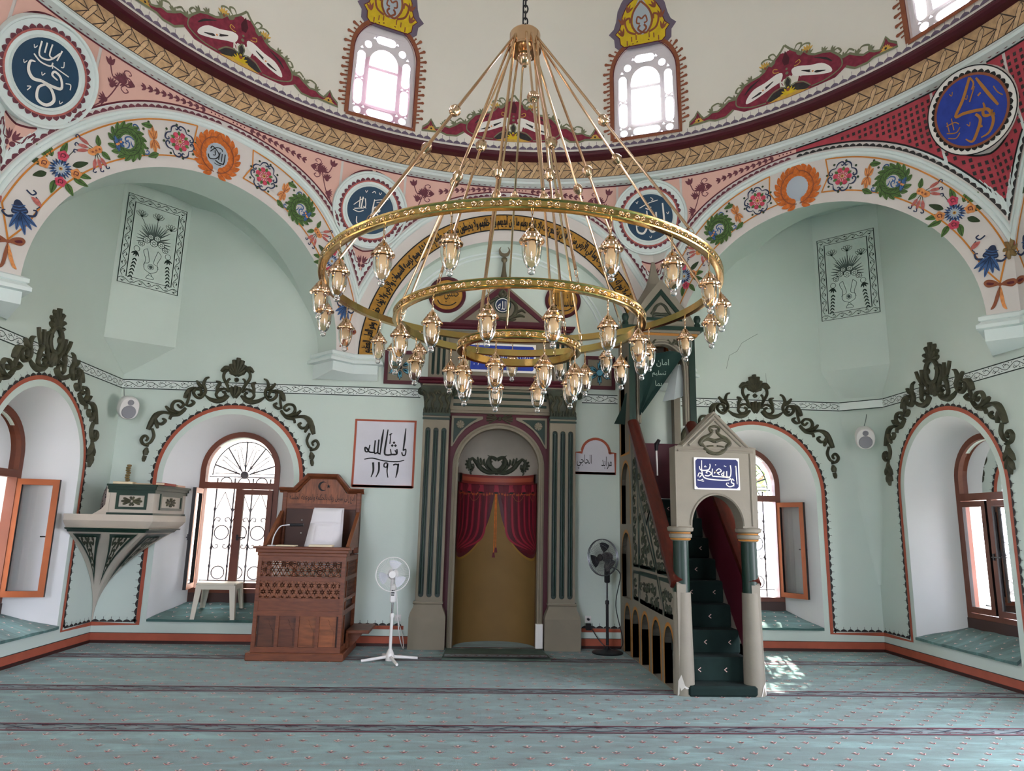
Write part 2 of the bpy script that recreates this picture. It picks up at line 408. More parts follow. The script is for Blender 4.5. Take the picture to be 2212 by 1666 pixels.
# --- carpet floor
def carpet_material():
    m = mat('sage_teal_carpet', '#6f8f86', .95, spec=.15); nt = m.node_tree; b = nt.nodes['Principled BSDF']
    tc = nt.nodes.new('ShaderNodeTexCoord'); mp = nt.nodes.new('ShaderNodeMapping'); mp.inputs['Scale'].default_value = (.55, 2.6, 1)
    nt.links.new(tc.outputs['Object'], mp.inputs['Vector'])
    n = nt.nodes.new('ShaderNodeTexNoise'); n.inputs['Scale'].default_value = 2.2; n.inputs['Detail'].default_value = 8; n.inputs['Roughness'].default_value = .62; n.inputs['Distortion'].default_value = .8
    nt.links.new(mp.outputs[0], n.inputs['Vector'])
    r = nt.nodes.new('ShaderNodeValToRGB'); e = r.color_ramp.elements
    e[0].position = .34; e[0].color = (*lin('#3c5853'), 1); e[1].position = .68; e[1].color = (*lin('#65908b'), 1)
    k = e.new(.52); k.color = (*lin('#4d716b'), 1)
    nt.links.new(n.outputs['Fac'], r.inputs[0]); nt.links.new(r.outputs[0], b.inputs['Base Color'])
    n2 = nt.nodes.new('ShaderNodeTexNoise'); n2.inputs['Scale'].default_value = 160; nt.links.new(tc.outputs['Object'], n2.inputs['Vector'])
    bp = nt.nodes.new('ShaderNodeBump'); bp.inputs['Strength'].default_value = .35; bp.inputs['Distance'].default_value = .01
    nt.links.new(n2.outputs['Fac'], bp.inputs['Height']); nt.links.new(bp.outputs[0], b.inputs['Normal'])
    b.inputs['Sheen Weight'].default_value = .25; b.inputs['Sheen Roughness'].default_value = .5
    return m
CARPET = carpet_material()
FLOOR = MB().grid([[(-W+2*W*i/8, -2*W+2*W*j/8, 0) for i in range(9)] for j in range(9)], CARPET).build('floor', smooth=False, kind='structure')
CP = Paint(frame((0, 0, 0), (1, 0, 0), (0, 1, 0), (0, 0, 1)))
CPK = mat('carpet_pink_thread', '#d8b4aa', .95); CDK = mat('carpet_burgundy_thread', '#6a3540', .95); CGD = mat('carpet_dark_thread', '#2e3444', .95); CBG = mat('carpet_border_ground', '#7d888a', .95, var=.2, vscale=8)
stripes = [-.92, -2.48-.09, -3.81-.09, -5.2]
row = 0
y = -.1
while y > -5.6:
    if not any(abs(y-s) < .15 for s in stripes):
        for i in range(-22, 23):
            x = i*.256+(.128 if row % 2 else 0)
            if abs(x) > W-.05: continue
            p = CP.at(x, y, 0, 1.15)
            p.fill([(-.032, .02), (-.008, .004), (0, .014), (.008, .004), (.032, .02), (.012, -.012), (0, -.02), (-.012, -.012)], CPK, 0)
            p.fill([(-.026, .012), (0, -.004), (.026, .012), (0, -.018)], CDK, 1)
            p.fill([(-.009, .016), (0, .026), (.009, .016), (0, .008)], CPK, 2)
    row += 1; y -= .133
CP.build('carpet_motifs', FLOOR, smooth=False, kind='stuff')
SP = Paint(frame((0, 0, 0), (1, 0, 0), (0, 1, 0), (0, 0, 1)))
for s in stripes:
    SP.fill([(-W, s-.095), (W, s-.095), (W, s+.095), (-W, s+.095)], CBG, 0)
    for d in (-.1, -.088, .088, .1): SP.stroke([(-W, s+d), (W, s+d)], .012, CDK, 2, 0)
    x = -W
    while x < W-.2:
        SP.stroke([(x, s-.06), (x+.16, s-.02), (x+.3, s+.05), (x+.46, s+.06), (x+.62, s)], [.008, .014, .008], CGD, 3, 4)
        SP.stroke([(x, s+.06), (x+.16, s+.02), (x+.3, s-.05), (x+.46, s-.06), (x+.62, s)], [.006, .01, .006], CGD, 3, 4)
        for dx, dy, f in ((.12, .05, 1), (.3, -.05, -1), (.42, .03, 1), (.54, -.045, -1), (.2, -.055, 1), (.36, .055, -1)):
            SP.at(x+dx, s+dy, 0, 1, f < 0).stroke([(.05, .0), (.02, .02), (-.03, .018), (-.045, 0), (-.02, -.012), (.0, 0)], .009, CDK, 3, 4)
        x += .62
SP.build('carpet_border_stripes', FLOOR, smooth=False)

# --- skirting
def trim_box(side, segs, name):
    b = MB(FRS[side])
    for a, c in segs:
        b.box(a, c, .035, .125, -.005, .012, TERRA); b.box(a, c, 0, .035, -.005, .03, SKIRT); b.box(a, c, .125, .13, -.005, .014, DARK)
    return b.build(name, smooth=False, kind='structure')
trim_box('front', [(-W, -1.2), (1.1, W)], 'baseboard_front'); trim_box('left', [(-2*W, 0)], 'baseboard_left'); trim_box('right', [(0, 2*W)], 'baseboard_right'); trim_box('back', [(-W, W)], 'baseboard_back')

# --- painted borders: red line with scallops round the windows, vine frieze
def border(side, path, band=True):
    p = Paint(FRS[side]); p.stroke(path, .05, TERRA, 1, 0)
    p.scallop(path, .1, .036, DARK, 2, tick=.03, base=.025)
    return p
def win_path(c, l, r, zb=.235, g=.1):
    o = opening(c, .88+g, zb, SPR, 3.05+g, 40)
    return ([(l, zb)] if l is not None else [])+o+([(r, zb)] if r is not None else [])
def vine(p, a0, a1, z0=3.37, z1=3.49, m=INK):
    h = z1-z0; zc = (z0+z1)/2
    p.fill([(a0, z0), (a1, z0), (a1, z1), (a0, z1)], mat('frieze_white', '#d7dfda', .8), 0)
    for z in (z0, z1): p.stroke([(a0, z), (a1, z)], .013, m, 1, 0)
    x = a0+.02; k = 0; P = .15
    pts = []
    n = int((a1-a0)/.15)
    if n < 1: return
    P = (a1-a0)/n
    for i in range(n*6+1): pts.append((a0+P*i/6, zc+h*.27*sin(pi*i/6)))
    p.stroke(pts, .007, m, 2, 0)
    for i in range(n):
        s = 1 if i % 2 == 0 else -1; q = p.at(a0+P*(i+.5), zc, 0, 1)
        q.stroke([(.02, s*h*.26), (.055, s*h*.05), (.02, -s*h*.2), (-.03, -s*h*.1), (-.02, s*h*.06)], .006, m, 2, 3)
        for dx, dy in ((-.02, -.3), (.0, -.24), (-.04, -.2), (.05, -.34), (-.058, .3)): q.disc(dx, s*dy*h, .0075, m, 3, 6)
fp = border('front', win_path(-3.78, -W, -1.3)); f2 = border('front', win_path(3.62, 1.1, W))
RC = .42
def FR_CORNER(a, z, h=0):
    if a < W-RC: return FR_FRONT(a, z, h)
    q = (a-(W-RC))/(RC*pi/2)
    if q > 1: return FR_RIGHT(RC+a-(W-RC)-RC*pi/2, z, h)
    t = q*pi/2; return (W-RC+(RC-h)*sin(t), -RC+(RC-h)*cos(t), z)

vine(fp, -W, -1.22); vine(fp, 1.1, 1.62); vine(fp, 2.55, W-RC)
f2.build('painted_border', WALLS['front'], smooth=False); fp.build('painted_border_and_frieze', WALLS['front'], smooth=False)
lp = border('left', win_path(-1.68, None, 0)); lp.scallop([(-5, .235), (-2.75, .235)], .105, .042, DARK, 2, .03, .03); lp.stroke([(-5, .235), (-2.66, .235)], .062, TERRA, 1, 0)
vine(lp, -5.4, 0); lp.build('painted_border_and_frieze', WALLS['left'], smooth=False)
rp = border('right', win_path(1.62, 0, 5)); vine(rp, RC, 5.4); rp.build('painted_border_and_frieze', WALLS['right'], smooth=False)

# --- upper zone: eight arches carrying the dome
def gz(z):
    t = min(1, max(0, (z-5.0)/1.62)); return 1-t*t*(3-2*t)
def face(k):
    def f(s, z, h=0):
        th = k*pi/4+math.atan2(s, A); r = R0+(hypot(A, s)-R0)*gz(z)-h
        return (r*sin(th), DCY+r*cos(th), z)
    return f
RI, RZ = 1.87, 1.83
up = MB()
ZT = 6.62
for k in range(-3, 5):
    fr = face(k); angs = sorted(set([i*pi/110 for i in range(111)]+[atan2(ZT-ZC, HS), pi-atan2(ZT-ZC, HS)])); rows = []
    for j in range(37):
        q = j/36; R_ = []
        for a in angs:
            i_ = (RI*cos(a), ZC+RZ*sin(a)); ca, sa = cos(a), sin(a)
            t = min(HS/abs(ca) if abs(ca) > 1e-6 else 1e9, (ZT-ZC)/sa if sa > 1e-6 else 1e9)
            o_ = (t*ca, ZC+t*sa); R_.append(fr(i_[0]+(o_[0]-i_[0])*q, i_[1]+(o_[1]-i_[1])*q))
        rows.append(R_)
    up.grid(rows, GREYPL)
    th = k*pi/4; n = Vector((sin(th), cos(th), 0)); sof = [[], [], []]
    for i in range(57):
        a = i*pi/56; P = Vector(fr(RI*cos(a), ZC+RZ*sin(a))); dmax = .62 if k % 2 else .3
        d = dmax
        for q, w, v in ((n.x, W, P.x), (n.y, 0 if n.y > 0 else 2*W, P.y)):
            if abs(q) > .1: d = min(d, max(0, ((W if q > 0 else -W)-v)/q if q is n.x else ((0 if q > 0 else -2*W)-v)/q))
        for j in range(3): sof[j].append(tuple(P+n*d*j/2))
    up.grid(sof, WALL)
    if k % 2:
        vr = [[], [], [], [], []]
        for i in range(57):
            E = Vector(sof[2][i]); d = 9.
            sx, sy = (1 if n.x > 0 else -1), (1 if n.y > 0 else -1)
            d = min((sx*W-E.x)/n.x, ((0 if sy > 0 else -2*W)-E.y)/n.y, 1.85-.62)
            d = max(d, 0)
            for j in range(5): q = j/4; vr[j].append(tuple(E+n*(d+.01)*q+Vector((0, 0, .42*min(1, d)*sin(q*pi/2)))))
        up.grid(vr, WALL)
UPPER = up.build('wall_upper', smooth=True, ang=.6, kind='structure')
# corbels under the arch feet
for k in range(-4, 4):
    th = (k+.5)*pi/4; V = Vector((sin(th), cos(th), 0)); axial_first = k % 2 == 0
    cb = MB()
    def plan(g, d):
        pts = []
        f0, f1 = face(k), face(k+1)
        a = Vector(f0(HS-.34-g, 4, g)); b_ = Vector(f0(HS, 4, g*1.08)); c_ = Vector(f1(-HS+.34+g, 4, g))
        n0 = Vector((sin(k*pi/4), cos(k*pi/4), 0)); n1 = Vector((sin((k+1)*pi/4), cos((k+1)*pi/4), 0))
        def out(P, n):
            d = 1e9
            for q, w in ((n.x, P.x), (n.y, P.y+W)):
                if abs(q) > .1: d = min(d, (W*(1 if q > 0 else -1)-w)/q)
            return P+n*max(d, 0)
        return [out(a, n0), a, b_, c_, out(c_, n1)]
    levels = [(3.95, .0), (3.93, .03), (3.89, .03), (3.88, .012), (3.84, .05), (3.80, .05), (3.79, .0), (3.66, .0)]
    rows = []
    for z, g in levels: rows.append([(p.x, p.y, z) for p in plan(g, 0)])
    tip = [(p.x, p.y, 3.58) for p in plan(0, 0)]; mid = Vector(tip[0])*.5+Vector(tip[4])*.5
    rows.append([tuple(Vector(p)*.15+Vector((tip[0] if i < 2 else tip[4] if i > 2 else mid))*.85) for i, p in enumerate(tip)])
    cb.grid(rows, MINTTRIM); cb.build('corbel', UPPER, ang=.5)
# corner ceilings and chamfered corner panels
cc = MB().grid([[(-W, -2*W, 6.45), (W, -2*W, 6.45)], [(-W, 0, 6.45), (W, 0, 6.45)]], WALL)
cq = MB()
for sx in (-1, 1):
    for sy in (0, 1):
        def cn(x, y): return (sx*x, (-y if sy else y)+(-2*W if sy else 0))
        a, b_, c_ = cn(W, -1.6), cn(W, 0), cn(W-1.6, 0)
        cq.add([(*cn(W, 0), 6.4), (*cn(W, -3.1), 6.4), (*cn(W-3.1, 0), 6.4)], [(0, 1, 2)], WALL)
        p, q, t = cn(W-.003, -.66), cn(W-.66, -.003), cn(W-.003, -.003)
        if sx > 0 and sy == 0:
            rows = []
            for z, r, ch in ((6.4, .66, 1), (3.95, .66, 1), (3.75, .55, .6), (3.56, RC, 0), (3.3, RC, 0), (2.8, .34, 0), (2.2, .25, 0), (1.5, .14, 0), (.9, .04, 0)):
                R_ = []
                for i in range(13):
                    t = pi/2*i/12; ax, ay = W-r+r*sin(t), -r+r*cos(t); lx, ly = W-r+r*i/12, -r*i/12
                    R_.append((lx*ch+ax*(1-ch)-.002, ly*ch+ay*(1-ch)-.002, z))
                rows.append(R_)
            cq.grid(rows, WALL); continue
        lo = 3.93; tip = 3.56
        cq.add([(*p, 6.4), (*q, 6.4), (*q, lo+.04), (*p, lo), (*t, tip)], [(0, 1, 2, 3), (3, 2, 4)], WALL)
cq.build('corner_vault', UPPER, ang=.35)
kp = Paint(FR_CORNER, lift=.006); vine(kp, W-RC, W-RC+RC*pi/2); kp.build('painted_frieze', WALLS['right'], smooth=False)
rs = MB(); sq = []; ci = []
for i in range(97):
    t = 2*pi*i/96; m_ = max(abs(sin(t)), abs(cos(t))); sq.append((5.6*sin(t)/m_, DCY+5.6*cos(t)/m_, 6.68)); ci.append((5.18*sin(t), DCY+5.18*cos(t), 6.68))
rs.grid([sq, ci], WALL); rs.build('leak_cover_slab', UPPER, smooth=False)  # unseen slab added to stop sky light leaking in beside the drum
MB().grid([[(MIH_C-.6, 0, 0), (MIH_C+.6, 0, 0)], [(MIH_C-.6, .6, 0), (MIH_C+.6, .6, 0)]], CARPET).build('niche_floor_carpet', FLOOR, smooth=False)

# --- dome cornice, drum band, dome shell
c0 = (0, DCY, 0)
co = MB(); co.lathe([(5.3, 6.56), (5.16, 6.6), (5.10, 6.61), (5.08, 6.635), (5.10, 6.66), (5.13, 6.665), (5.135, 6.69), (5.165, 6.70), (5.17, 6.73)], 128, MINTTRIM, c0)
co.build('trim_1', kind='structure', ang=.4)
dr = MB(); dr.lathe([(5.17, 6.725), (5.15, 6.99)], 128, WEAVE, c0); DRUM = dr.build('trim_2', kind='structure')
dm = MB(); dm.lathe([(5.15, 6.985), (5.04, 6.99), (5.00, 7.01), (4.985, 7.035), (5.0, 7.055), (5.03, 7.06), (5.02, 7.085), (5.045, 7.10)], 128, MAROON, c0); dm.build('trim_3', kind='structure', ang=.4)
def fr_dome(az):
    def f(a, b, h=0):
        t, e = radians(az)+a/DR, b/DR; r = DR-h
        return (r*cos(e)*sin(t), DCY+r*cos(e)*cos(t), DZ+r*sin(e))
    return f
DWIN = [(-.47, -.05)]+[(-.47*cos(pi*i/24), .92+.48*sin(pi*i/24)) for i in range(25)]+[(.47, -.05)]
ds = MB(); BX, B0, B1 = DR*pi/8, -.28, 5.3
for w in range(8):
    fr = fr_dome(22.5+45*w); cx, cy = 0, .6
    loop = []
    L = DWIN+[DWIN[0]]
    for a, b in zip(L, L[1:]):
        for q in range(1 if math.dist(a, b) < .2 else 8):
            n_ = 1 if math.dist(a, b) < .2 else 8
            loop.append((a[0]+(b[0]-a[0])*q/n_, a[1]+(b[1]-a[1])*q/n_))
    loop.sort(key=lambda p: atan2(p[1]-cy, p[0]-cx))
    corners = [(BX, B0), (BX, B1), (-BX, B1), (-BX, B0)]
    pts = [(atan2(p[1]-cy, p[0]-cx), p) for p in loop]
    for cnr in corners:
        a = atan2(cnr[1]-cy, cnr[0]); i0 = max([i for i, (t, _) in enumerate(pts) if t <= a], default=-1); t0, p0 = pts[i0]; t1, p1 = pts[(i0+1) % len(pts)]
        den = (t1-t0) % (2*pi); q = ((a-t0) % (2*pi))/den if den else 0
        pts.append((a, (p0[0]+(p1[0]-p0[0])*q, p0[1]+(p1[1]-p0[1])*q))); pts.sort(key=lambda z: z[0])
    rows = []
    for j in range(37):
        q = (j/36)**1.2; R_ = []
        for a, p in pts:
            ca, sa = cos(a), sin(a); t = 1e9
            if ca > 1e-9: t = min(t, BX/ca)
            if ca < -1e-9: t = min(t, -BX/ca)
            if sa > 1e-9: t = min(t, (B1-cy)/sa)
            if sa < -1e-9: t = min(t, (B0-cy)/sa)
            o_ = (t*ca, cy+t*sa); R_.append(fr(p[0]+(o_[0]-p[0])*q, p[1]+(o_[1]-p[1])*q))
        rows.append(R_)
    ds.grid(rows, DOME, closed=True)
ds.lathe([(DR*cos(e), DZ+DR*sin(e)) for e in [B1/DR+(pi/2-B1/DR)*i/8 for i in range(9)]], 64, DOME, c0)
CEIL = ds.build('ceiling', smooth=True, ang=1.2, kind='structure')

# dome windows with pierced plaster tracery
TRAC = mat('lilac_white_tracery', '#d9d2d6', .6)
def cap(x, y, w, h, n=6):
    r = w/2
    return [(x+r*cos(t), y+h/2-r+r*sin(t)) for t in [pi*i/n for i in range(n+1)]]+[(x+r*cos(t), y-h/2+r+r*sin(t)) for t in [pi+pi*i/n for i in range(n+1)]]
def hcap(x, y, w, h): return [(x+(q-y), y-(p-x)) for p, q in cap(x, y, h, w)]
holes = [[(-.185, .2), (.185, .2), (.185, .68), (-.185, .68)], [(-.185, .72)]+[(-.185*cos(pi*i/12), .78+.19*sin(pi*i/12)) for i in range(13)]+[(.185, .72)]]
for sx in (-1, 1):
    holes += [cap(sx*.295, .71, .1, .34), cap(sx*.295, .33, .1, .34), cap(sx*.29, .075, .095, .095), cap(sx*.225, .985, .095, .095)]
holes += [hcap(0, .085, .34, .1), hcap(0, 1.085, .26, .1)]
THOLES = holes
for sx in (-1, 1):
    for x, y, r in ((.295, .52, .0), (.215, .14, .02), (.33, .145, .018), (.3, .925, .02), (.15, 1.09, .02), (.26, .52, .018), (.33, .52, .018), (.19, .03, .018)):
        if r: holes.append([(sx*x-r, y-r*.6), (sx*x+r, y-r*.6), (sx*x, y+r)])
holes = [[(x*1.14, .6+(y-.6)*1.1+.03) for x, y in L] for L in holes]
YGLASS = glassmat('yellow_glass', '#fff6a0', .03); PGLASS = glassmat('pale_pink_glass', '#ffe9f4', .03)
for w, az in enumerate((-22.5, 22.5, 67.5, -67.5, 112.5, -112.5, 157.5, -157.5)):
    fr = fr_dome(az); n = w+1
    b = MB(fr)
    L = DWIN; kk = len(L)
    b.add([(p[0], p[1], 0) for p in L]+[(p[0]*.98, p[1]*.985+.01, -.075) for p in L], [(i, (i+1) % kk, kk+(i+1) % kk, kk+i) for i in range(kk)], mat('pale_pink_reveal', '#dcc9c3', .7))
    dw = b.build('window_%d' % (n+4), kind='structure', ang=.6)
    out = [(p[0]*.985, p[1]*.985+.01) for p in DWIN]
    t = MB(fr); t.prism([out]+holes, -.08, -.045, TRAC); t.build('tracery', dw, smooth=False)
    g = MB(fr); g.prism([(p[0]*.985, p[1]*.985+.01) for p in DWIN], -.066, -.064, PGLASS if az == -22.5 else GLASS, caps=(0, 1)); g.build('pane', dw, smooth=False)
    portal(fr(0, .65, -.26), Vector(fr(0, .65, .5))-Vector(fr(0, .65, 0)), .75, 1.25)
# ---------------------------------------------------------------- lower windows: frames, sashes, iron grilles
def win_frame(side, c, n, open_left=None, open_right=None):
    base = FRS[side]
    fr = lambda a, b, d=0: base(c+a, b, d-.5)
    root = bpy.data.objects.new('window_%d' % n, None); COL.objects.link(root); root.location = fr(0, .45, 0); root['kind'] = 'structure'; ORG[root.name] = tuple(root.location); root.empty_display_size = .1
    HW, BT, SP, TP, TR = .56, .45, 2.30, 2.86, 2.06
    O = opening(0, HW, BT, SP, TP); I = opening(0, HW-.075, TR+.07, SP, TP-.075)
    b = MB(fr); b.prism([O, I, [(-HW+.075, .66), (HW-.075, .66), (HW-.075, TR-.02), (-HW+.075, TR-.02)]], -.1, .015, WFRAME); b.build('frame', root, smooth=False)
    b = MB(fr); b.box(-HW+.01, HW-.01, .455, .6, .015, .03, mat('dark_brown_panel', '#3a241e', .5)); b.build('bottom_panel', root, smooth=False)
    b = MB(fr); b.box(-.04, .04, .66, TR-.02, -.08, .0, WFRAME); b.build('mullion', root, smooth=False)
    g = MB(fr); g.prism(I, -.05, -.046, GLASS, caps=(0, 1)); g.build('pane', root, smooth=False)
    # sashes
    for sx, ang in ((-1, open_left), (1, open_right)):
        x0, x1 = sx*(HW-.07), sx*.02; wd = abs(x1-x0); hz = Vector((x0, 0, 0))
        a = radians(ang or 0)
        def sf(p, q, d=0, x0=x0, sx=sx, a=a): return fr(x0-sx*(p*cos(a)-d*sin(a))*1, q, .0+p*sin(a)+d*cos(a)) if sx < 0 else fr(x0-(p*cos(a)+d*sin(a)*-1), q, p*sin(a)+d*cos(a))
        z0, z1 = .67, TR-.03; rw = .07
        b = MB(sf); inn = [(rw, z0+rw), (wd-rw, z0+rw), (wd-rw, z1-rw), (rw, z1-rw)]
        b.prism([[(0, z0), (wd, z0), (wd, z1), (0, z1)], inn], 0, .045, WSASH if ang else WFRAME, side=GASKET)
        sash = b.build('sash', root, smooth=False)
        g = MB(sf); g.prism(inn, .02, .024, GLASS, caps=(0, 1)); g.build('pane', sash, smooth=False)
        if ang or sx > 0:
            b = MB(sf); b.box(wd-.045, wd-.02, 1.32, 1.4, .045, .06, BLACKPL); b.box(wd-.15, wd-.02, 1.35, 1.365, .06, .075, BLACKPL); b.build('handle', sash, smooth=False)
    # wrought iron grille outside
    gf = lambda a, b, d=0: fr(a, b, d-.2)
    gr = MB(gf); T = lambda pts, r=.006: gr.tube([(p[0], p[1], 0) for p in pts], r*1.5, 5, IRON)
    for x in (-.38, -.13, .13, .38): T([(x, .6), (x, 2.2)], .008)
    T([(-.5, 2.22), (.5, 2.22)]); T([(-.5, 2.05), (.5, 2.05)]); T([(-.5, .75), (.5, .75)])
    for x in (-.38, -.13, .13, .38):
        for z in (1.75, 1.5, 1.2, .95): gr.lathe([(0, -.03), (.016, -.02), (.02, 0), (.016, .02), (0, .03)], 6, IRON, (x, z, 0), axis='y')
    for x in (-.255, 0, .255):
        T(arc(x, 2.135, .08, .08, 0, 360, 16)); T(arc(x, 1.42, .1, .1, 0, 360, 18)); T(arc(x, .86, .09, .09, 0, 360, 18))
        for sy, z in ((1, 1.58), (-1, 1.25)):
            for sx in (-1, 1): T(cr([(x+sx*.125, z-sy*.02), (x+sx*.09, z+sy*.05), (x+sx*.04, z+sy*.04), (x+sx*.045, z), (x+sx*.07, z+sy*.01)], 4), .005)
        T([(x-.12, 1.72), (x, 2.0)], .004); T([(x+.12, 1.72), (x, 2.0)], .004)
    for d in (18, 54, 90, 126, 162):
        a = radians(d); T([(.07*cos(a), 2.24+.07*sin(a)), (.46*cos(a), 2.24+.5*sin(a))], .008)
        for dd in (-14, 14):
            q = radians(d+dd); T([(.1*cos(a), 2.24+.1*sin(a)), (.36*cos(q), 2.24+.39*sin(q)), (.43*cos(q+.06*dd/14), 2.24+.46*sin(q)), (.40*cos(q-.1*dd/14), 2.24+.40*sin(q)), (.36*cos(q-.05*dd/14), 2.24+.41*sin(q))], .004)
    T(arc(0, 2.24, .46, .5, 0, 180, 24)); gr.lathe([(0, .0), (.06, 0), (.055, .03), (0, .05)], 10, IRON, (0, 2.25, 0))
    gr.build('iron_grille', root, smooth=True)
    return root
win_frame('left', -1.68, 1, open_left=0, open_right=100)
win_frame('front', -3.78, 2, open_left=82, open_right=0)
win_frame('front', 3.62, 3, open_left=0, open_right=118)
win_frame('right', 1.62, 4, open_left=0, open_right=0)
SP2 = [('left', -4.75), ('left', -6.9), ('left', -9.05), ('right', 9.05)]  # out of view; the middle left pair is added to let in daylight
for i, (s_, c_) in enumerate(SP2): win_frame(s_, c_, 13+i)
c, hw = ADDED_RWIN; b = MB(FR_RIGHT); b.prism([opening(c, hw+.02, .18, 2.4, 3.32)]+[[(x-.55, .3), (x+.55, .3), (x+.55, 2.2), (x-.55, 2.2)] for x in (c-1.2, c, c+1.2)]+[opening(c, hw-.1, 2.32, 2.42, 3.2)], -.08, -.01, WFRAME); b.build('window_30', smooth=False, kind='structure')  # frame of the added right-wall opening, out of view
for i, (c, hw) in enumerate(ADDED_BACKWIN):
    b = MB(FR_BACK); O = opening(c, hw+.02, .48, 2.9, 2.92+hw); L_ = [[(x, z) for x, z in opening(c-hw/2, hw/2-.09, .58, 2.9, 2.9)], [(x, z) for x, z in opening(c+hw/2, hw/2-.09, .58, 2.9, 2.9)]]
    b.prism([O, [(c-hw+.09, .58), (c-.04, .58), (c-.04, 2.7), (c-hw+.09, 2.7)], [(c+.04, .58), (c+hw-.09, .58), (c+hw-.09, 2.7), (c+.04, 2.7)], opening(c, hw-.08, 2.78, 2.9, 2.82+hw)], -.08, -.01, WFRAME); b.build('window_%d' % (19+i), smooth=False, kind='structure')  # frames of the unseen back openings added for brightness
# carpet cushions on the window sills
def sill(side, c, label, d=.48):
    base = FRS[side]; b = MB(base); rows = []
    N = 12
    def pt(q, t, up): # q across 0..1, t depth 0..1
        hw = .86+(.56-.86)*t; z = SILL+.005+(.45-SILL)*t*.95; return (c-hw+2*hw*q, z+up, .035-(d+.03)*t)
    top = [[pt(i/N, j/6, .03+.006*sin(i*1.7+j)) for i in range(N+1)] for j in range(7)]
    b.grid(top, CARPET); b.grid([top[0], [pt(i/N, 0, 0) for i in range(N+1)]], CARPET)
    b.grid([[r[0] for r in top], [pt(0, j/6, 0) for j in range(7)]], CARPET); b.grid([[r[-1] for r in top], [pt(1, j/6, 0) for j in range(7)]], CARPET)
    o = b.build('sill_carpet', None, ang=1, label=label, category='carpet', group='carpet pieces laid on window sills')
    p = Paint(lambda a, t, h=0: base(c+a*(1-.33*t), SILL+.042+(.45-SILL)*t*.95+h, .035-(d+.03)*t))
    for j in range(4):
        for i in range(-4, 5):
            x = i*.19+(.095 if j % 2 else 0)
            if abs(x) < .8: q = p.at(x, .12+.24*j, 0, .8, ky=1.6); q.fill([(-.032, .02), (0, .004), (.032, .02), (0, -.02)], CPK, 1)
    p.build('carpet_motifs', o, smooth=False, kind='stuff')
sill('left', -1.68, 'sunlit teal carpet piece on the sill of the window at the far left')
sill('front', -3.78, 'teal carpet piece on the window sill under the white plastic stool')
sill('front', 3.62, 'teal carpet piece on the window sill right of the pulpit stair')
sill('right', 1.62, 'green carpet piece on the sill of the window at the far right')
# ================================================================ painted decoration of the upper zone
def ell(rx, rz, a0=0, a1=180, n=60, zc=ZC): return arc(0, zc, rx, rz, a0, a1, n)
def strip(p, inner_, outer_, m, h=1):
    n = len(inner_); p.add([(x, z, .002+.0016*h) for x, z in inner_]+[(x, z, .002+.0016*h) for x, z in outer_], [(i, i+1, n+i+1, n+i) for i in range(n-1)], m)
def clip_ell(rx, rz, lim=HS):
    a = math.degrees(math.acos(min(1, lim/rx))) if rx > lim else 0
    return ell(rx, rz, a, 180-a, 72)
MR, MZ = .54, 6.0
def moulding(k):
    b = MB(face(k))
    for rx, rz, w, d in ((2.30, 2.44, .03, .03), (2.345, 2.485, .022, .02)):
        P = clip_ell(rx, rz)
        rows = []
        for off, hh in ((-w, 0), (-w*.6, d*.8), (0, d), (w*.6, d*.8), (w, 0)):
            q = clip_ell(rx+off, rz+off); rows.append([(x, z, hh) for x, z in q])
        b.grid(rows, MINTTRIM)
    b.build('arch_moulding', UPPER, ang=1)
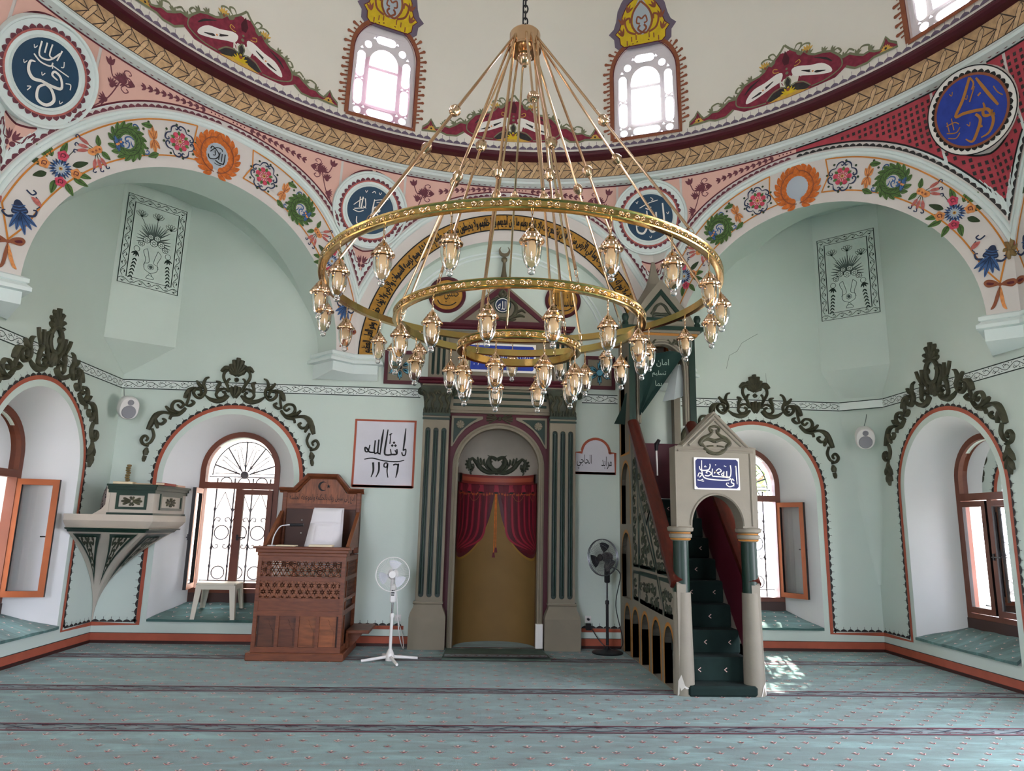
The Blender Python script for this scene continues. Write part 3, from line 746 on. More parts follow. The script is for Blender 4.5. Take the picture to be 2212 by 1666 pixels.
def spandrel(p, k, sgn, fieldmat, linemat, lattice=False, mr=MR, mz=MZ):
    """field between the arch, the dome cornice and the roundel on the right (sgn=1) or left half of side k"""
    rx, rz = 2.46, 2.59; top = 6.575
    zb = lambda s: ZC+rz*sqrt(max(0, 1-(s/rx)**2))
    cols = [i*HS/60 for i in range(61)]
    up_t, up_b, lo_t, lo_b = [], [], [], []
    A_, B_ = [], []
    for s in cols:
        d2 = mr*mr-(s-HS)**2; lo, hi = zb(s), top
        if d2 <= 0:
            if hi-lo > .004: A_.append((s, lo, hi))
        else:
            d = sqrt(d2)
            if hi-(mz+d) > .01 and mz+d > lo: B_.append((s, mz+d, hi))
            if (mz-d)-lo > .02: lo_b.append((s, lo, mz-d))
    for seg in (A_, B_, lo_b):
        if len(seg) < 2: continue
        p.grid([[(sgn*s, a+(b_-a)*r/10, .0056) for s, a, b_ in seg] for r in range(11)], fieldmat)
    def line(pts): p.stroke([(sgn*x, z) for x, z in pts], .02, linemat, 2, 0)
    if A_:
        line([(s, a) for s, a, b_ in A_]); line([(s, b_) for s, a, b_ in A_]+[(s, b_) for s, a, b_ in B_])
        cl = [(HS-mr*cos(t), mz+mr*sin(t)) for t in [pi/2*i/30-pi/4 for i in range(61)]]
        cl = [(x, z) for x, z in cl if zb(x) < z < top and x < HS]
        if cl: line(cl)
    if lo_b: line([(s, a) for s, a, b_ in lo_b]); line([(s, b_) for s, a, b_ in lo_b])
    # white margin with scallops along arch and cornice
    sc = [(sgn*x, z) for x, z in (reversed(clip_ell(2.385, 2.525)) if sgn > 0 else clip_ell(2.385, 2.525)) if x >= 0]
    if sgn < 0: sc = sc[::-1]
    strip(p, [(sgn*x, z) for x, z in clip_ell(2.385, 2.6) if x >= -.01], [(sgn*x, z) for x, z in clip_ell(2.475, 2.69) if x >= -.01], MINTTRIM, 1) if len([1 for x, z in clip_ell(2.385, 2.6) if x >= -.01]) == len([1 for x, z in clip_ell(2.475, 2.69) if x >= -.01]) else None
    p.scallop(sc if sgn > 0 else sc[::-1], .085, .04, DARK if lattice else PLUM, 3)
    if lattice:
        g = .072
        for i in range(int(HS/g)+1):
            for j in range(60):
                s, z = i*g+.02, 4.4+j*g
                d2 = (s-HS)**2+(z-mz)**2
                if zb(s)+.05 < z < top-.03 and d2 > (mr+.03)**2: p.fill([(sgn*(s-.017), z-.02), (sgn*(s+.017), z-.02), (sgn*(s+.017), z+.02), (sgn*(s-.017), z+.02)], DARK, 2)
    else:
        q = p.at(0, 0, 0, 1, sgn < 0)
        for i in range(4): q.disc(.07+.05*i, 6.542, .011, MAROON2, 3, 6)
        # running leaf spray and arabesque towards the roundel
        path = [(.28+.1*i, 6.545-.02*i+(.008*i if i < 4 else .008*4)) for i in range(7)]
        pts = []
        for i in range(10):
            s = .3+.083*i; z = (zb(s)+top)/2; pts.append((s, z))
        q.stroke(pts, .008, PLUM, 3, 3)
        for s, z in pts:
            for sg in (1, -1): q.leaf(s, z, .05+.02*s, .03, -8+sg*38, PLUM, 4)
            q.leaf(s+.02, z, .05, .03, 0, PLUM, 4)
        s, z = 1.18, (zb(1.18)+top)/2-.02
        for sy in (1, -1):
            q.stroke([(s, z), (s+.08, z+sy*.05), (s+.16, z+sy*.02), (s+.13, z-sy*.01), (s+.1, z+sy*.015)], .014, PLUM, 3)
            q.stroke([(s+.06, z), (s+.15, z+sy*.09), (s+.1, z+sy*.13), (s+.06, z+sy*.1), (s+.09, z+sy*.08)], .012, PLUM, 3)
        q.disc(s+.05, z, .035, PLUM, 4)
        for a in range(-50, 51, 20): q.leaf(s+.1, z, .11, .03, a, PLUM, 4)
        x1, z1 = 1.42, (zb(1.42)+6.45)/2-.02
        q.stroke([(s+.12, z), (1.36, z-.03), (1.45, z1+.12), (1.5, z1+.22)], .014, PLUM, 3); q.stroke([(1.36, z-.05), (1.44, z1-.12), (1.56, z1-.28), (1.66, z1-.4)], .014, PLUM, 3)
        for x_, z_, r_ in ((1.44, z1+.02, 100), (1.47, z1-.16, -10), (1.36, z1+.12, 60)):
            q.disc(x_, z_, .028, PLUM, 4)
            for a in range(-60, 61, 24): q.leaf(x_, z_, .085, .024, r_+a, PLUM, 5)
        for x_, z_, r_ in ((1.5, z1+.22, 75), (1.66, z1-.4, -60)):
            for a in (-35, 0, 35): q.leaf(x_, z_, .1, .045, r_+a, PLUM, 4)
        # lower triangle palmette
        q.stroke([(HS-.02, 5.14), (HS-.02, 5.22)], .012, PLUM, 3, 0); q.disc(HS-.03, 5.26, .028, PLUM, 3)
        q.stroke([(HS-.02, 5.3), (HS-.1, 5.3), (HS-.13, 5.38), (HS-.19, 5.42), (HS-.17, 5.36)], .014, PLUM, 3)
        for a in (90, 115, 140): q.leaf(HS-.02, 5.3, .1, .03, a, PLUM, 4)

def laurel(p, disc=True):
    p.disc(0, 0, .17, PALEBL, 1, 24, .18)
    for sg in (1, -1):
        for t in range(-80, 75, 17):
            for dr, a in ((.0, 88), (.02, 58), (-.025, 112)):
                x, y = (.2+dr)*cos(radians(t)), (.215+dr)*sin(radians(t))
                q = p.at(0, 0, 0, 1, sg < 0); q.leaf(x, y, .11, .065, t+a, LEAFO, 3 if a != 22 else 4)
    for sg in (1, -1):
        q = p.at(0, 0, 0, 1, sg < 0)
        q.stroke(arc(0, 0, .2, .215, -85, 78, 16), .012, BROWNP, 6, 0)
        for t in range(-80, 75, 22): q.stroke([(.18*cos(radians(t)), .195*sin(radians(t))), (.25*cos(radians(t+14)), .265*sin(radians(t+14)))], .006, BROWNP, 6, 0)
def curl(p, x, y, rot, k=1, m=None, flip=False):
    p.at(x, y, rot, k, flip).stroke([(-.06, -.03), (-.02, .02), (.04, .025), (.06, -.01), (.035, -.03), (.02, -.01)], [.01, .02, .02, .016, .014], m or NAVYP, 3, 4)
def rosette(p, rose=True):
    for i in range(8):
        t = i*45+22; x, y = .155*cos(radians(t)), .165*sin(radians(t)); curl(p, x, y, t-90, .9, NAVYP, i % 2); p.disc(.2*cos(radians(t+18)), .2*sin(radians(t+18)), .016, LEAFD, 3, 8)
    p.disc(0, 0, .085, WHITEP, 2, 16)
    for i in range(6):
        t = i*60; p.disc(.085*cos(radians(t)), .085*sin(radians(t)), .036, ROSE, 3, 9); p.leaf(.07*cos(radians(t+30)), .07*sin(radians(t+30)), .055, .04, t+30, LEAFG, 4)
    for i in range(12): p.leaf(.02*cos(radians(i*30)), .02*sin(radians(i*30)), .055, .018, i*30, ROSE if i % 2 else SALMON, 4)
    p.disc(0, 0, .022, GOLDY, 5, 8); p.disc(0, 0, .011, MAROON2, 6, 8)
def lily(p):
    for a, L in ((95, .17), (70, .12), (120, .12), (-85, .17), (-60, .12), (-115, .12)): p.leaf(0, 0, L, .06, a, PEACH, 3, BROWNP)
    p.leaf(-.02, .15, .14, .07, 10, LEAFG, 4, LEAFD); p.leaf(-.02, -.16, .14, .07, -15, LEAFG, 4, LEAFD)
    for x, y in ((.02, .2), (.03, -.2), (.1, .12), (.1, -.1)): p.disc(x, y, .016, LEAFD, 3, 8)
def green_wreath(p):
    p.stroke(arc(0, 0, .15, .155, 20, 340, 28), [.05, .075, .08, .075, .05], LEAFG, 3, 0)
    for t in range(15, 346, 22):
        for rr, a in ((.15, 50), (.13, 130)): p.leaf(rr*cos(radians(t)), rr*sin(radians(t)), .1, .06, t+a, LEAFG, 4, LEAFD)
    p.ring(0, 0, .152, .008, LEAFD, 5, 28)
    for x, y, r in ((-.03, .03, 0), (.02, -.04, 120), (-.06, -.05, 220), (-.16, .13, 60), (-.16, -.14, 200)): curl(p, x, y, r, .8, BLUEP)
    for a in (150, 180, 210, 90, 270): p.leaf(.13, 0, .09, .05, a, BLUEP, 5)
    for x in (.08, .11, .13): p.disc(x, .012*sin(x*90), .014, PEACH, 6, 7)
def pods(p):
    p.fill([(-.07, .02), (-.03, .045), (.03, .035), (.07, .04), (.09, 0), (.05, -.04), (0, -.03), (-.05, -.04)], PEACH, 3, 3)
    for x in (-.04, 0, .04): p.disc(x, 0, .013, BROWNP, 4, 8)
    for a, L in ((40, .15), (62, .17), (20, .16), (-75, .16), (-95, .15), (-55, .17)):
        q = p.at(.03*cos(radians(a)), .03*sin(radians(a)), a); q.stroke([(0, 0), (L*.4, 0)], .008, LEAFD, 2, 0)
        q.fill([(L*.35, .0), (L*.6, .02), (L, .012), (L*1.05, 0), (L, -.012), (L*.6, -.018)], SALMON, 3, 3); q.stroke([(L, 0), (L*1.2, .01), (L*1.25, -.015), (L*1.15, -.02)], .012, NAVYP, 4, 3)
    p.leaf(-.05, .03, .12, .06, 110, LEAFG, 4, LEAFD); p.leaf(-.05, -.03, .12, .06, 250, LEAFG, 4, LEAFD)
def rose(p, x, y, m, r=.05):
    p.disc(x, y, r, m, 4, 10)
    for i in range(5): p.disc(x+r*.75*cos(i*1.26), y+r*.75*sin(i*1.26), r*.45, m, 5, 8)
    p.at(x, y).stroke([(r*.6, 0), (0, r*.5), (-r*.5, 0), (0, -r*.4), (r*.25, 0)], .009, MAROON2, 6, 4)
def bouquet(p):
    for a, L, x, y in ((150, .16, -.1, .1), (110, .15, -.02, .14), (60, .16, .1, .12), (20, .14, .14, .04), (-30, .16, .13, -.06), (-70, .15, .06, -.14), (-110, .16, -.04, -.14), (200, .17, -.12, -.04), (235, .15, -.1, -.12), (90, .16, .02, .16)):
        p.leaf(x, y, L, .07, a, LEAFG if int(a) % 20 else LEAFD, 2, LEAFD)
    p.stroke([(-.25, .08), (-.12, .05), (0, 0)], .008, LEAFD, 2)
    for i in range(20): p.leaf(0, 0, .115, .03, i*18, BLUEP if i % 2 else NAVYP, 3)
    for i in range(14): p.leaf(0, 0, .07, .018, i*25.7, PALEBL, 4)
    p.disc(0, 0, .02, GOLDY, 5, 8); p.disc(0, 0, .01, MAROON2, 6, 6)
    rose(p, -.11, .09, ROSE); rose(p, .09, .13, PEACH); rose(p, -.09, -.12, PEACH); rose(p, .1, -.1, ROSE)
def tassel(p):
    p.fill([(-.02, .16), (.02, .16), (.05, .1), (.075, .05), (.05, .02), (-.05, .02), (-.075, .05), (-.05, .1)], NAVYP, 3, 3)
    for y in (.05, .08, .11): p.stroke([(-.06, y), (0, y-.014), (.06, y)], .01, BLUEP, 4, 3)
    for a in (-90, -70, -110, -52, -128): p.leaf(0, .04, .24 if a == -90 else .2, .055, a, BLUEP, 4, NAVYP)
    for sg in (1, -1):
        q = p.at(0, 0, 0, 1, sg < 0); q.stroke([(.06, .0), (.12, .0), (.15, .05), (.12, .06)], [.03, .02, .012], NAVYP, 3)
        q.stroke([(.17, .2), (.2, .12), (.15, .07)], .01, NAVYP, 3); q.fill([(.13, .2), (.19, .17), (.2, .1), (.17, .11), (.14, .15)], SALMON, 4, 3)
        q.stroke([(.1, .27), (.14, .22), (.18, .24), (.16, .27)], .016, NAVYP, 3)
def bow(p):
    for sg in (1, -1):
        q = p.at(0, 0, 0, 1, sg < 0)
        q.fill([(0, 0), (.06, .05), (.13, .06), (.16, .02), (.12, -.03), (.05, -.02)], BROWNP, 3, 4); q.fill([(.06, .015), (.12, .03), (.13, .005), (.08, -.005)], MAROON2, 4, 3)
        q.fill([(0, -.01), (.03, -.1), (.055, -.22), (.08, -.29), (.04, -.27), (.01, -.18), (-.005, -.08)], PEACH if sg > 0 else BROWNP, 3, 3)
    p.disc(0, 0, .022, BROWNP, 5, 8)
def on_arch(p, phi, r=2.1, k=1, flip=False):
    a = radians(phi); return p.at(r*.985*sin(a), ZC+r*cos(a)*1.015, -phi, k, flip)
def floral_half(k, sg, name):
    p = Paint(face(k), maxlen=.2, lift=.004)
    ph = lambda f: f*sg
    # ochre frame
    def pt(r, f): a = radians(f)*sg; return (r[0]*sin(a), ZC+r[1]*cos(a))
    o_, i_ = (2.23, 2.40), (1.97, 1.97)
    top = [pt(o_, 9.5+i*1.75) for i in range(37)]; bot = [pt(i_, 8.2+i*1.75) for i in range(38)]
    end = pt((2.06, 2.1), 80)
    p.stroke([pt((2.1, 2.18), 10.6), top[0]]+top+[end], .017, ORANGE, 2, 0); p.stroke([pt((2.1, 2.18), 10.6), bot[0]]+bot+[end], .017, ORANGE, 2, 0)
    for f, fn in ((15.3, rosette), (24, lily), (32.5, green_wreath), (42.5, pods), (54, bouquet)): fn(on_arch(p, ph(f), 2.12, .98, sg < 0))
    x, z = pt((2.07, 2.12), 71); tassel(p.at(x, z-.05, -sg*18, 1)); bow(p.at(end[0], end[1]-.02, -sg*8, .95))
    p.build(name, UPPER, smooth=False)
for k in (-1, 1):
    for sg in (-1, 1): floral_half(k, sg, 'painted_flower_garland')
    p = Paint(face(k), maxlen=.2, lift=.004); laurel(p.at(-.02 if k > 0 else -.08, 6.03, 0, 1.05)); LW = p
    if k < 0:
        q = p.at(-.08, 6.02, 0, .95)
        for st, w in (([(-.12, -.02), (-.1, -.07), (-.04, -.06), (0, -.03), (.02, .02), (-.02, .07), (-.08, .1), (-.1, .06)], .014), ([(.1, .06), (.1, -.04), (.09, -.08)], .014), ([(.1, -.08), (.04, -.09), (-.02, -.07)], .016), ([(.06, .05), (.06, -.06)], .012), ([(.03, .06), (.02, -.05)], .012), ([(-.04, .06), (-.03, .0), (-.06, -.01)], .012), ([(-.1, .02), (-.03, .1), (.04, .11), (.06, .08)], .012), ([(-.03, -.11), (.02, -.12), (.06, -.11)], .009)):
            q.stroke(st, w, BLACK, 7)
    p.build('painted_laurel_wreath', UPPER, smooth=False)
for sg in (-1, 1): floral_half(2*sg, -sg, 'painted_flower_garland')
for k in (-2, -1, 0, 1, 2): moulding(k)
SPN = {(-2, 1): 0, (-2, -1): 0, (-1, -1): 0, (-1, 1): 0, (0, -1): 0, (0, 1): 0, (1, -1): 0, (1, 1): 1, (2, -1): 1}
for (k, sg), red in SPN.items():
    p = Paint(face(k), maxlen=.2, lift=.004)
    if red: spandrel(p, k, sg, REDF, BLACK, True, .46, 6.16)
    else: spandrel(p, k, sg, PINK, MAROON2)
    p.build('painted_spandrel_field', UPPER, smooth=False)
# little gilded fleuron nailed over the pier, and gold inscription band on the mihrab arch
p = Paint(face(0), lift=.004)
i_, o_ = ell(1.9, 2.0, 0, 180, 72), ell(2.12, 2.23, 0, 180, 72)
strip(p, i_, o_, GOLDP, 1)
for rr in ((1.9, 2.0), (2.12, 2.23)): p.stroke(ell(*rr, 0, 180, 72), .018, BLACK, 2, 0)
for e in (i_[0], i_[-1]):
    s_ = 1 if e[0] > 0 else -1; p.stroke([(s_*1.9, ZC), (s_*2.12, ZC)], .018, BLACK, 2, 0)
VERSE = 'الله لا إله إلا هو الحي القيوم لا تأخذه سنة ولا نوم له ما في السموات وما في الأرض من ذا الذي يشفع عنده إلا بإذنه يعلم ما بين أيديهم وما خلفهم ولا يحيطون بشيء من علمه إلا بما شاء وسع كرسيه السموات والأرض ولا يؤده حفظهما وهو العلي العظيم'
vs, fs, (xa, xb, ya, yb) = text_mesh(VERSE)
vv = []
for x, y in vs:
    t = pi-((x-xa)/(xb-xa)*.985+.0075)*pi; q = (y-ya)/(yb-ya); q = .5+(q-.5)*1.2
    vv.append(((1.92+.18*q)*cos(t), ZC+(2.02+.19*q)*sin(t), .0085))
for dx_, dz_ in ((0, 0), (.007, .0), (.0, .007), (.007, .007)): p.add([(a+dx_, c_+dz_, e) for a, c_, e in vv], fs, BLACK)
for i in range(46):
    t = radians(3+174*i/45); r = 1.95+.13*random.random(); p.disc(r*cos(t), ZC+(r+.11)*sin(t), .008, BLACK, 4, 5)
p.build('gold_inscription_band', UPPER, smooth=False)
# thin plaster arch lines on the tympanum
b = MB(FR_FRONT)
for r in (1.62, 1.56): b.relief(arc(MIH_C, 3.95, r, r*1.02, 8, 172, 50), .035, .018, MINTTRIM, smooth=0)
b.build('plaster_arch_moulding', WALLS['front'])

# scallops at both edges of the dome cornice, and the plaited band
def fr_ring(R):
    return lambda a, z, h=0: ((R-h)*sin(a/R), DCY+(R-h)*cos(a/R), z)
p = Paint(fr_ring(5.2)); AN = 5.2*radians(100)
p.scallop([(AN, 6.625), (-AN, 6.625)], .085, .04, PLUM, 18)
p.build('painted_scallop_border', UPPER, smooth=False)
p = Paint(lambda a, z, h=0: ((5.17-(z-6.725)*.075-h)*sin(a/5.16), DCY+(5.17-(z-6.725)*.075-h)*cos(a/5.16), z))
x = -AN; P_ = .205; z0, z1 = 6.735, 6.985; zm = (z0+z1)/2
while x < AN:
    p.fill([(x+.015, z1), (x+P_+.07, z1), (x+P_+.17, zm-.0), (x+.14, zm-.0)], TAN, 2)
    p.fill([(x+.165, zm-.012), (x+P_+.155, zm-.012), (x+P_+.02, z0), (x+.03, z0)], TAN, 2)
    p.fill([(x+.10, z0), (x+.155, z0), (x+.245, zm+.05), (x+.235, zm+.1), (x+.19, zm+.06)], TAN2, 4)
    p.stroke([(x+.015, z1), (x+.14, zm), (x+.165, zm-.012), (x+.03, z0)], .012, WEAVE, 5, 0)
    p.stroke([(x+.10, z0), (x+.19, zm+.06), (x+.235, zm+.1)], .007, WEAVE, 5, 0); p.stroke([(x+.155, z0), (x+.245, zm+.05), (x+.235, zm+.1)], .007, WEAVE, 5, 0)
    x += P_
p.build('plaited_band', DRUM, smooth=False)

# dome: scallops, window frames, crowns and crests
D0 = fr_dome(0)
p = Paint(D0, lift=.004); AD = DR*radians(105); p.scallop([(-AD, -.17), (AD, -.17)], .11, .055, PURPG, 2, tick=.05)
p.build('painted_scallop_border', CEIL, smooth=False)
def dome_window_paint(az):
    p = Paint(fr_dome(az), maxlen=.14, lift=.004); L = DWIN
    path = [(x*1.06, (y-.5)*1.045+.5) for x, y in DWIN]
    p.stroke(path+[path[0]], .055, BROWNP, 2, 0)
    p.stroke(DWIN+[DWIN[0]], .014, MAROON2, 3, 0)
    Q = resample(path, .062)
    for i, (a, b) in enumerate(zip(Q, Q[1:])):
        if a[1] < .0: continue
        d = math.degrees(atan2(b[1]-a[1], b[0]-a[0]))+90
        q = p.at(a[0], a[1], d)
        if a[1] > 1.28: continue
        if i % 2: q.stroke([(.02, 0), (.1, .02)], [.02, .02, .04], BROWNP, 3, 0); q.disc(.105, .021, .024, BROWNP, 3, 8)
        else: q.stroke([(.02, 0), (.07, .012)], [.018, .026], BROWNP, 3, 0)
    # crown
    half = [(0, 2.22), (.1, 2.13), (.22, 2.06), (.3, 1.98), (.37, 1.86), (.4, 1.72), (.44, 1.62), (.52, 1.55), (.44, 1.47), (.43, 1.36), (.36, 1.3)]
    out = half+[(-x, y) for x, y in half[::-1][:-1]]
    inn = [(x*.8, 1.34+(y-1.3)*.8) for x, y in half]; inn = inn+[(-x, y) for x, y in inn[::-1][:-1]]
    p.fill(out, PURPG, 1); p.fill(inn, YELLOW, 3); p.stroke(inn, .014, MAROON2, 4, 0, True)
    p.fill([(0, 2.0), (.1, 1.85), (.14, 1.66), (.07, 1.52), (0, 1.48), (-.07, 1.52), (-.14, 1.66), (-.1, 1.85)], PALEBL, 4, 3)
    for sg in (1, -1):
        q = p.at(0, 0, 0, 1, sg < 0)
        q.stroke([(0, 1.95), (.12, 1.82), (.16, 1.65), (.06, 1.5), (-.06, 1.56), (-.03, 1.62)], .03, BROWNP, 5); q.stroke([(.1, 1.5), (.22, 1.56), (.26, 1.7), (.19, 1.74), (.18, 1.67)], .03, BROWNP, 5)
        q.stroke([(.0, 1.7), (.06, 1.74), (.08, 1.66), (.03, 1.64)], .024, BROWNP, 5)
        for x, y, r in ((.3, 1.5, 70), (.29, 1.66, 80), (.22, 1.82, 120)):
            for a in (-28, 0, 28): q.leaf(x, y, .12, .035, r+a, BROWNP, 5)
        for i in range(4): q.stroke([(.1+.07*i, 1.42-.016*i*i), (.1+.07*i, 1.49-.016*i*i)], .016, BROWNP, 5, 0)
    p.build('painted_window_surround', CEIL, smooth=False)
for az in (-22.5, 22.5, 67.5): dome_window_paint(az)
def dome_crest(az):
    p = Paint(fr_dome(az), maxlen=.14, lift=.004)
    for sg in (1, -1):
        q = p.at(0, -.02, 0, 1, sg < 0)
        body = [(0, .72), (.05, .66), (.09, .62), (.15, .57), (.2, .5), (.24, .53), (.3, .46), (.37, .42), (.48, .40), (.58, .36), (.66, .27), (.72, .2), (.8, .21), (.88, .15), (.96, .1), (1.04, .11), (1.1, .07), (1.16, .05), (1.2, .1), (1.24, .18), (1.28, .1), (1.35, .04), (1.37, -.02), (1.08, .0), (1.0, -.03), (.85, -.02), (.74, .06), (.6, -.02), (0, -.03)]
        q.fill(body, CRIMS, 1); q.stroke(body[:27], .03, SAGE, 3, 0)
        for x_, y_, r_ in ((.3, .46, 70), (.48, .4, 60), (.72, .2, 50), (.88, .15, 60), (1.04, .11, 60), (.58, .36, 30), (.2, .5, 110)):
            for a_ in (-35, 0, 35): q.leaf(x_, y_, .075, .03, r_+a_, SAGE, 4)
        q.fill([(.72, .15), (.8, .16), (.9, .1), (1.0, .05), (1.07, .05), (1.0, .0), (.86, .02)], CRIMS, 2); q.fill([(1.12, .02), (1.2, .06), (1.24, .13), (1.28, .06), (1.34, .01), (1.22, -.01)], CRIMS, 2)
        q.fill([(1.14, .0), (1.22, .06), (1.32, .0), (1.22, -.015)], GOLDY, 3)
        for a in range(0, 181, 30): q.leaf(1.23, .02, .06, .03, a, GOLDY, 4)
        q.disc(1.23, .03, .016, DARK, 5, 7)
        q.fill([(.06, .34), (.14, .36), (.3, .3), (.45, .26), (.55, .16), (.56, .08), (.4, .12), (.2, .2), (.09, .24)], WHITEP, 3, 3)
        q.at(.33, .2, -18).stroke([(-.16, .03), (-.05, .01), (0, 0), (.06, -.01), (.17, -.01)], [.01, .035, .01, .035, .01], DARK, 4)
        for a in range(0, 360, 72): q.leaf(.33, .2, .045, .03, a, WHITEP, 5)
        q.disc(.33, .2, .013, PEACH, 6, 6)
        q.fill([(0, .26), (.035, .2), (.03, .12), (.1, .13), (.2, .1), (.29, .02), (.2, -.02), (0, -.02)], DARK, 4); q.fill([(0, .08), (.1, .03), (.2, .0), (.28, -.02), (0, -.03)], GOLDY, 5)
        q.stroke([(0, .27), (.04, .2), (.03, .13), (.1, .14), (.2, .11), (.29, .02)], .016, SAGE, 6)
        for a in (10, 35, 60, 85): q.leaf(0, .02, .11, .032, a, YELLOW, 6)
        for x, y in ((.28, .5), ):
            for a in (60, 85, 110, 35, 135): q.leaf(x, y, .1, .035, a, GOLDY, 3)
            q.disc(x, y, .02, BROWNP, 4, 7)
        for pts in ([(.6, .33), (.66, .36), (.7, .3), (.66, .28)], [(.12, .6), (.16, .66), (.22, .65), (.2, .6)], [(.9, .16), (.95, .22), (1.03, .2), (1.05, .15)], [(.14, .55), (.24, .62), (.32, .6), (.31, .55)], [(.75, .22), (.8, .27), (.86, .22)]): q.stroke(pts, [.01, .026, .02], SAGE, 2)
        q.stroke([(.12, .42), (.17, .44), (.18, .4), (.14, .38), (.1, .38)], .01, GOLDY, 5); q.stroke([(.66, .26), (.7, .18), (.68, .08), (.5, .01), (.3, .0)], .016, SAGE, 6); q.stroke([(.36, .38), (.5, .3), (.58, .22)], [.005, .03, .01], DARK, 5)
    p.fill([(-.05, .5), (0, .62), (.05, .5), (.03, .42), (-.03, .42)], MAROON, 4); p.disc(0, .3, .022, SAGE, 7, 8); p.disc(0, .36, .016, SAGE, 7, 8); p.disc(0, .06, .025, BROWNP, 8, 8)
    p.build('painted_crest', CEIL, smooth=False)
for az in (-45, 0, 45): dome_crest(az)

# framed flower-vase drawings on the chamfered corner panels
def vase_panel(sx):
    p0, p1 = Vector((sx*(W-.006), -.66, 0)), Vector((sx*(W-.66), -.006, 0)); c = (p0+p1)/2; u = (p1-p0).normalized()
    if sx > 0: u = -u
    n = Vector((-sx, -1, 0)).normalized(); wd = .40
    p = Paint(frame((c.x, c.y, 0), u, (0, 0, 1), n)); z0, z1 = 4.72, 6.0
    for g in (0, .1):
        p.stroke([(-wd+g, z0+g), (wd-g, z0+g), (wd-g, z1-g), (-wd+g, z1-g)], .014, INK, 2, 0, True)
    def vn(a, b, vert):
        L = math.dist(a, b); q = p.at(a[0], a[1], 90 if vert else 0); N = int(L/.11); P = L/N
        q.stroke([(P*i/5, .05+.03*sin(pi*i/5)) for i in range(N*5+1)], .007, INK, 3, 0)
        for i in range(N):
            s = 1 if i % 2 == 0 else -1; q.stroke([(P*(i+.4), .05+s*.02), (P*(i+.75), .05), (P*(i+.5), .05-s*.03), (P*(i+.3), .05-s*.01)], .006, INK, 3, 3); q.disc(P*(i+.5), .05-s*.02, .009, INK, 3, 6)
    vn((-wd, z0), (wd, z0), False); vn((-wd, z1-.1), (wd, z1-.1), False); vn((-wd+.1, z0+.1), (-wd+.1, z1-.1), True); vn((wd, z0+.1), (wd, z1-.1), True)
    q = p.at(0, 5.0, 0, 1)
    for st in ([(-.03, -.1), (.0, -.06), (.03, -.1)], [(-.05, -.14), (.05, -.14), (.03, -.1), (-.03, -.1), (-.05, -.14)], [(0, -.06), (.08, -.02), (.09, .06), (.03, .1), (.07, .28)], [(0, -.06), (-.08, -.02), (-.09, .06), (-.03, .1), (-.07, .28)], [(.07, .28), (.12, .22), (.08, .1), (.1, .02)], [(-.07, .28), (-.12, .24), (-.08, .12), (-.1, .04)]): q.stroke(st, .007, GINK, 3, 4)
    q.ring(0, .03, .04, .006, GINK, 3, 14)
    for a in range(0, 360, 45): q.leaf(0, .03, .035, .014, a, GINK, 3)
    for a in range(40, 141, 9): q.leaf(0, .42, .3+.05*sin(a*7), .018, a, GINK, 3)
    for a in list(range(-25, 40, 13))+list(range(140, 205, 13)): q.leaf(.0, .4, .24, .024, a, GINK, 3)
    for x, y, r in ((0, .38, .05), (-.1, .4, .045), (.1, .38, .045), (-.16, .33, .04), (.16, .32, .04), (.04, .46, .04), (-.05, .46, .035)):
        q.disc(x, y, r, WALL, 5, 10); q.ring(x, y, r, .006, INK, 6, 10); q.ring(x, y, r*.4, .006, INK, 6, 8)
        for a in range(0, 360, 60): q.stroke([(x+r*.4*cos(radians(a)), y+r*.4*sin(radians(a))), (x+r*cos(radians(a)), y+r*sin(radians(a)))], .004, INK, 6, 0)
    for x, y in ((-.2, .76), (.02, .78), (.21, .68)):
        q.stroke([(x*.4, .5), (x*.8, .65), (x, y-.05)], .007, INK, 3)
        for a in (40, 65, 90, 115, 140): q.at(x, y-.05, a).stroke([(0, 0), (.06, .018), (.1, 0), (.06, -.018), (0, 0)], .005, INK, 4, 3)
    for sx_ in (-1, 1):
        qq = q.at(0, 0, 0, 1, sx_ < 0); qq.ring(.21, .24, .038, .006, INK, 4, 12)
        for a in (-60, -90, -120, -30): qq.leaf(.21, .2, .08, .025, a, INK, 4)
        for i in range(6):
            for d in (-35, 35): qq.leaf(.22+.006*i, .1-.05*i, .055, .02, -90+d, INK, 4)
    p.build('painted_flower_vase_panel', UPPER, smooth=False)
vase_panel(-1); vase_panel(1)
# hairline cracks
p = Paint(FR_FRONT); p.stroke([(3.25, 3.95), (3.3, 4.15), (3.42, 4.22), (3.5, 4.35), (3.66, 4.45), (3.75, 4.5)], .005, GINK, 2, 0); p.stroke([(3.62, 3.3), (3.7, 3.5), (3.85, 3.68), (3.84, 3.9)], .004, GINK, 2, 0); p.build('plaster_crack', WALLS['front'], smooth=False)

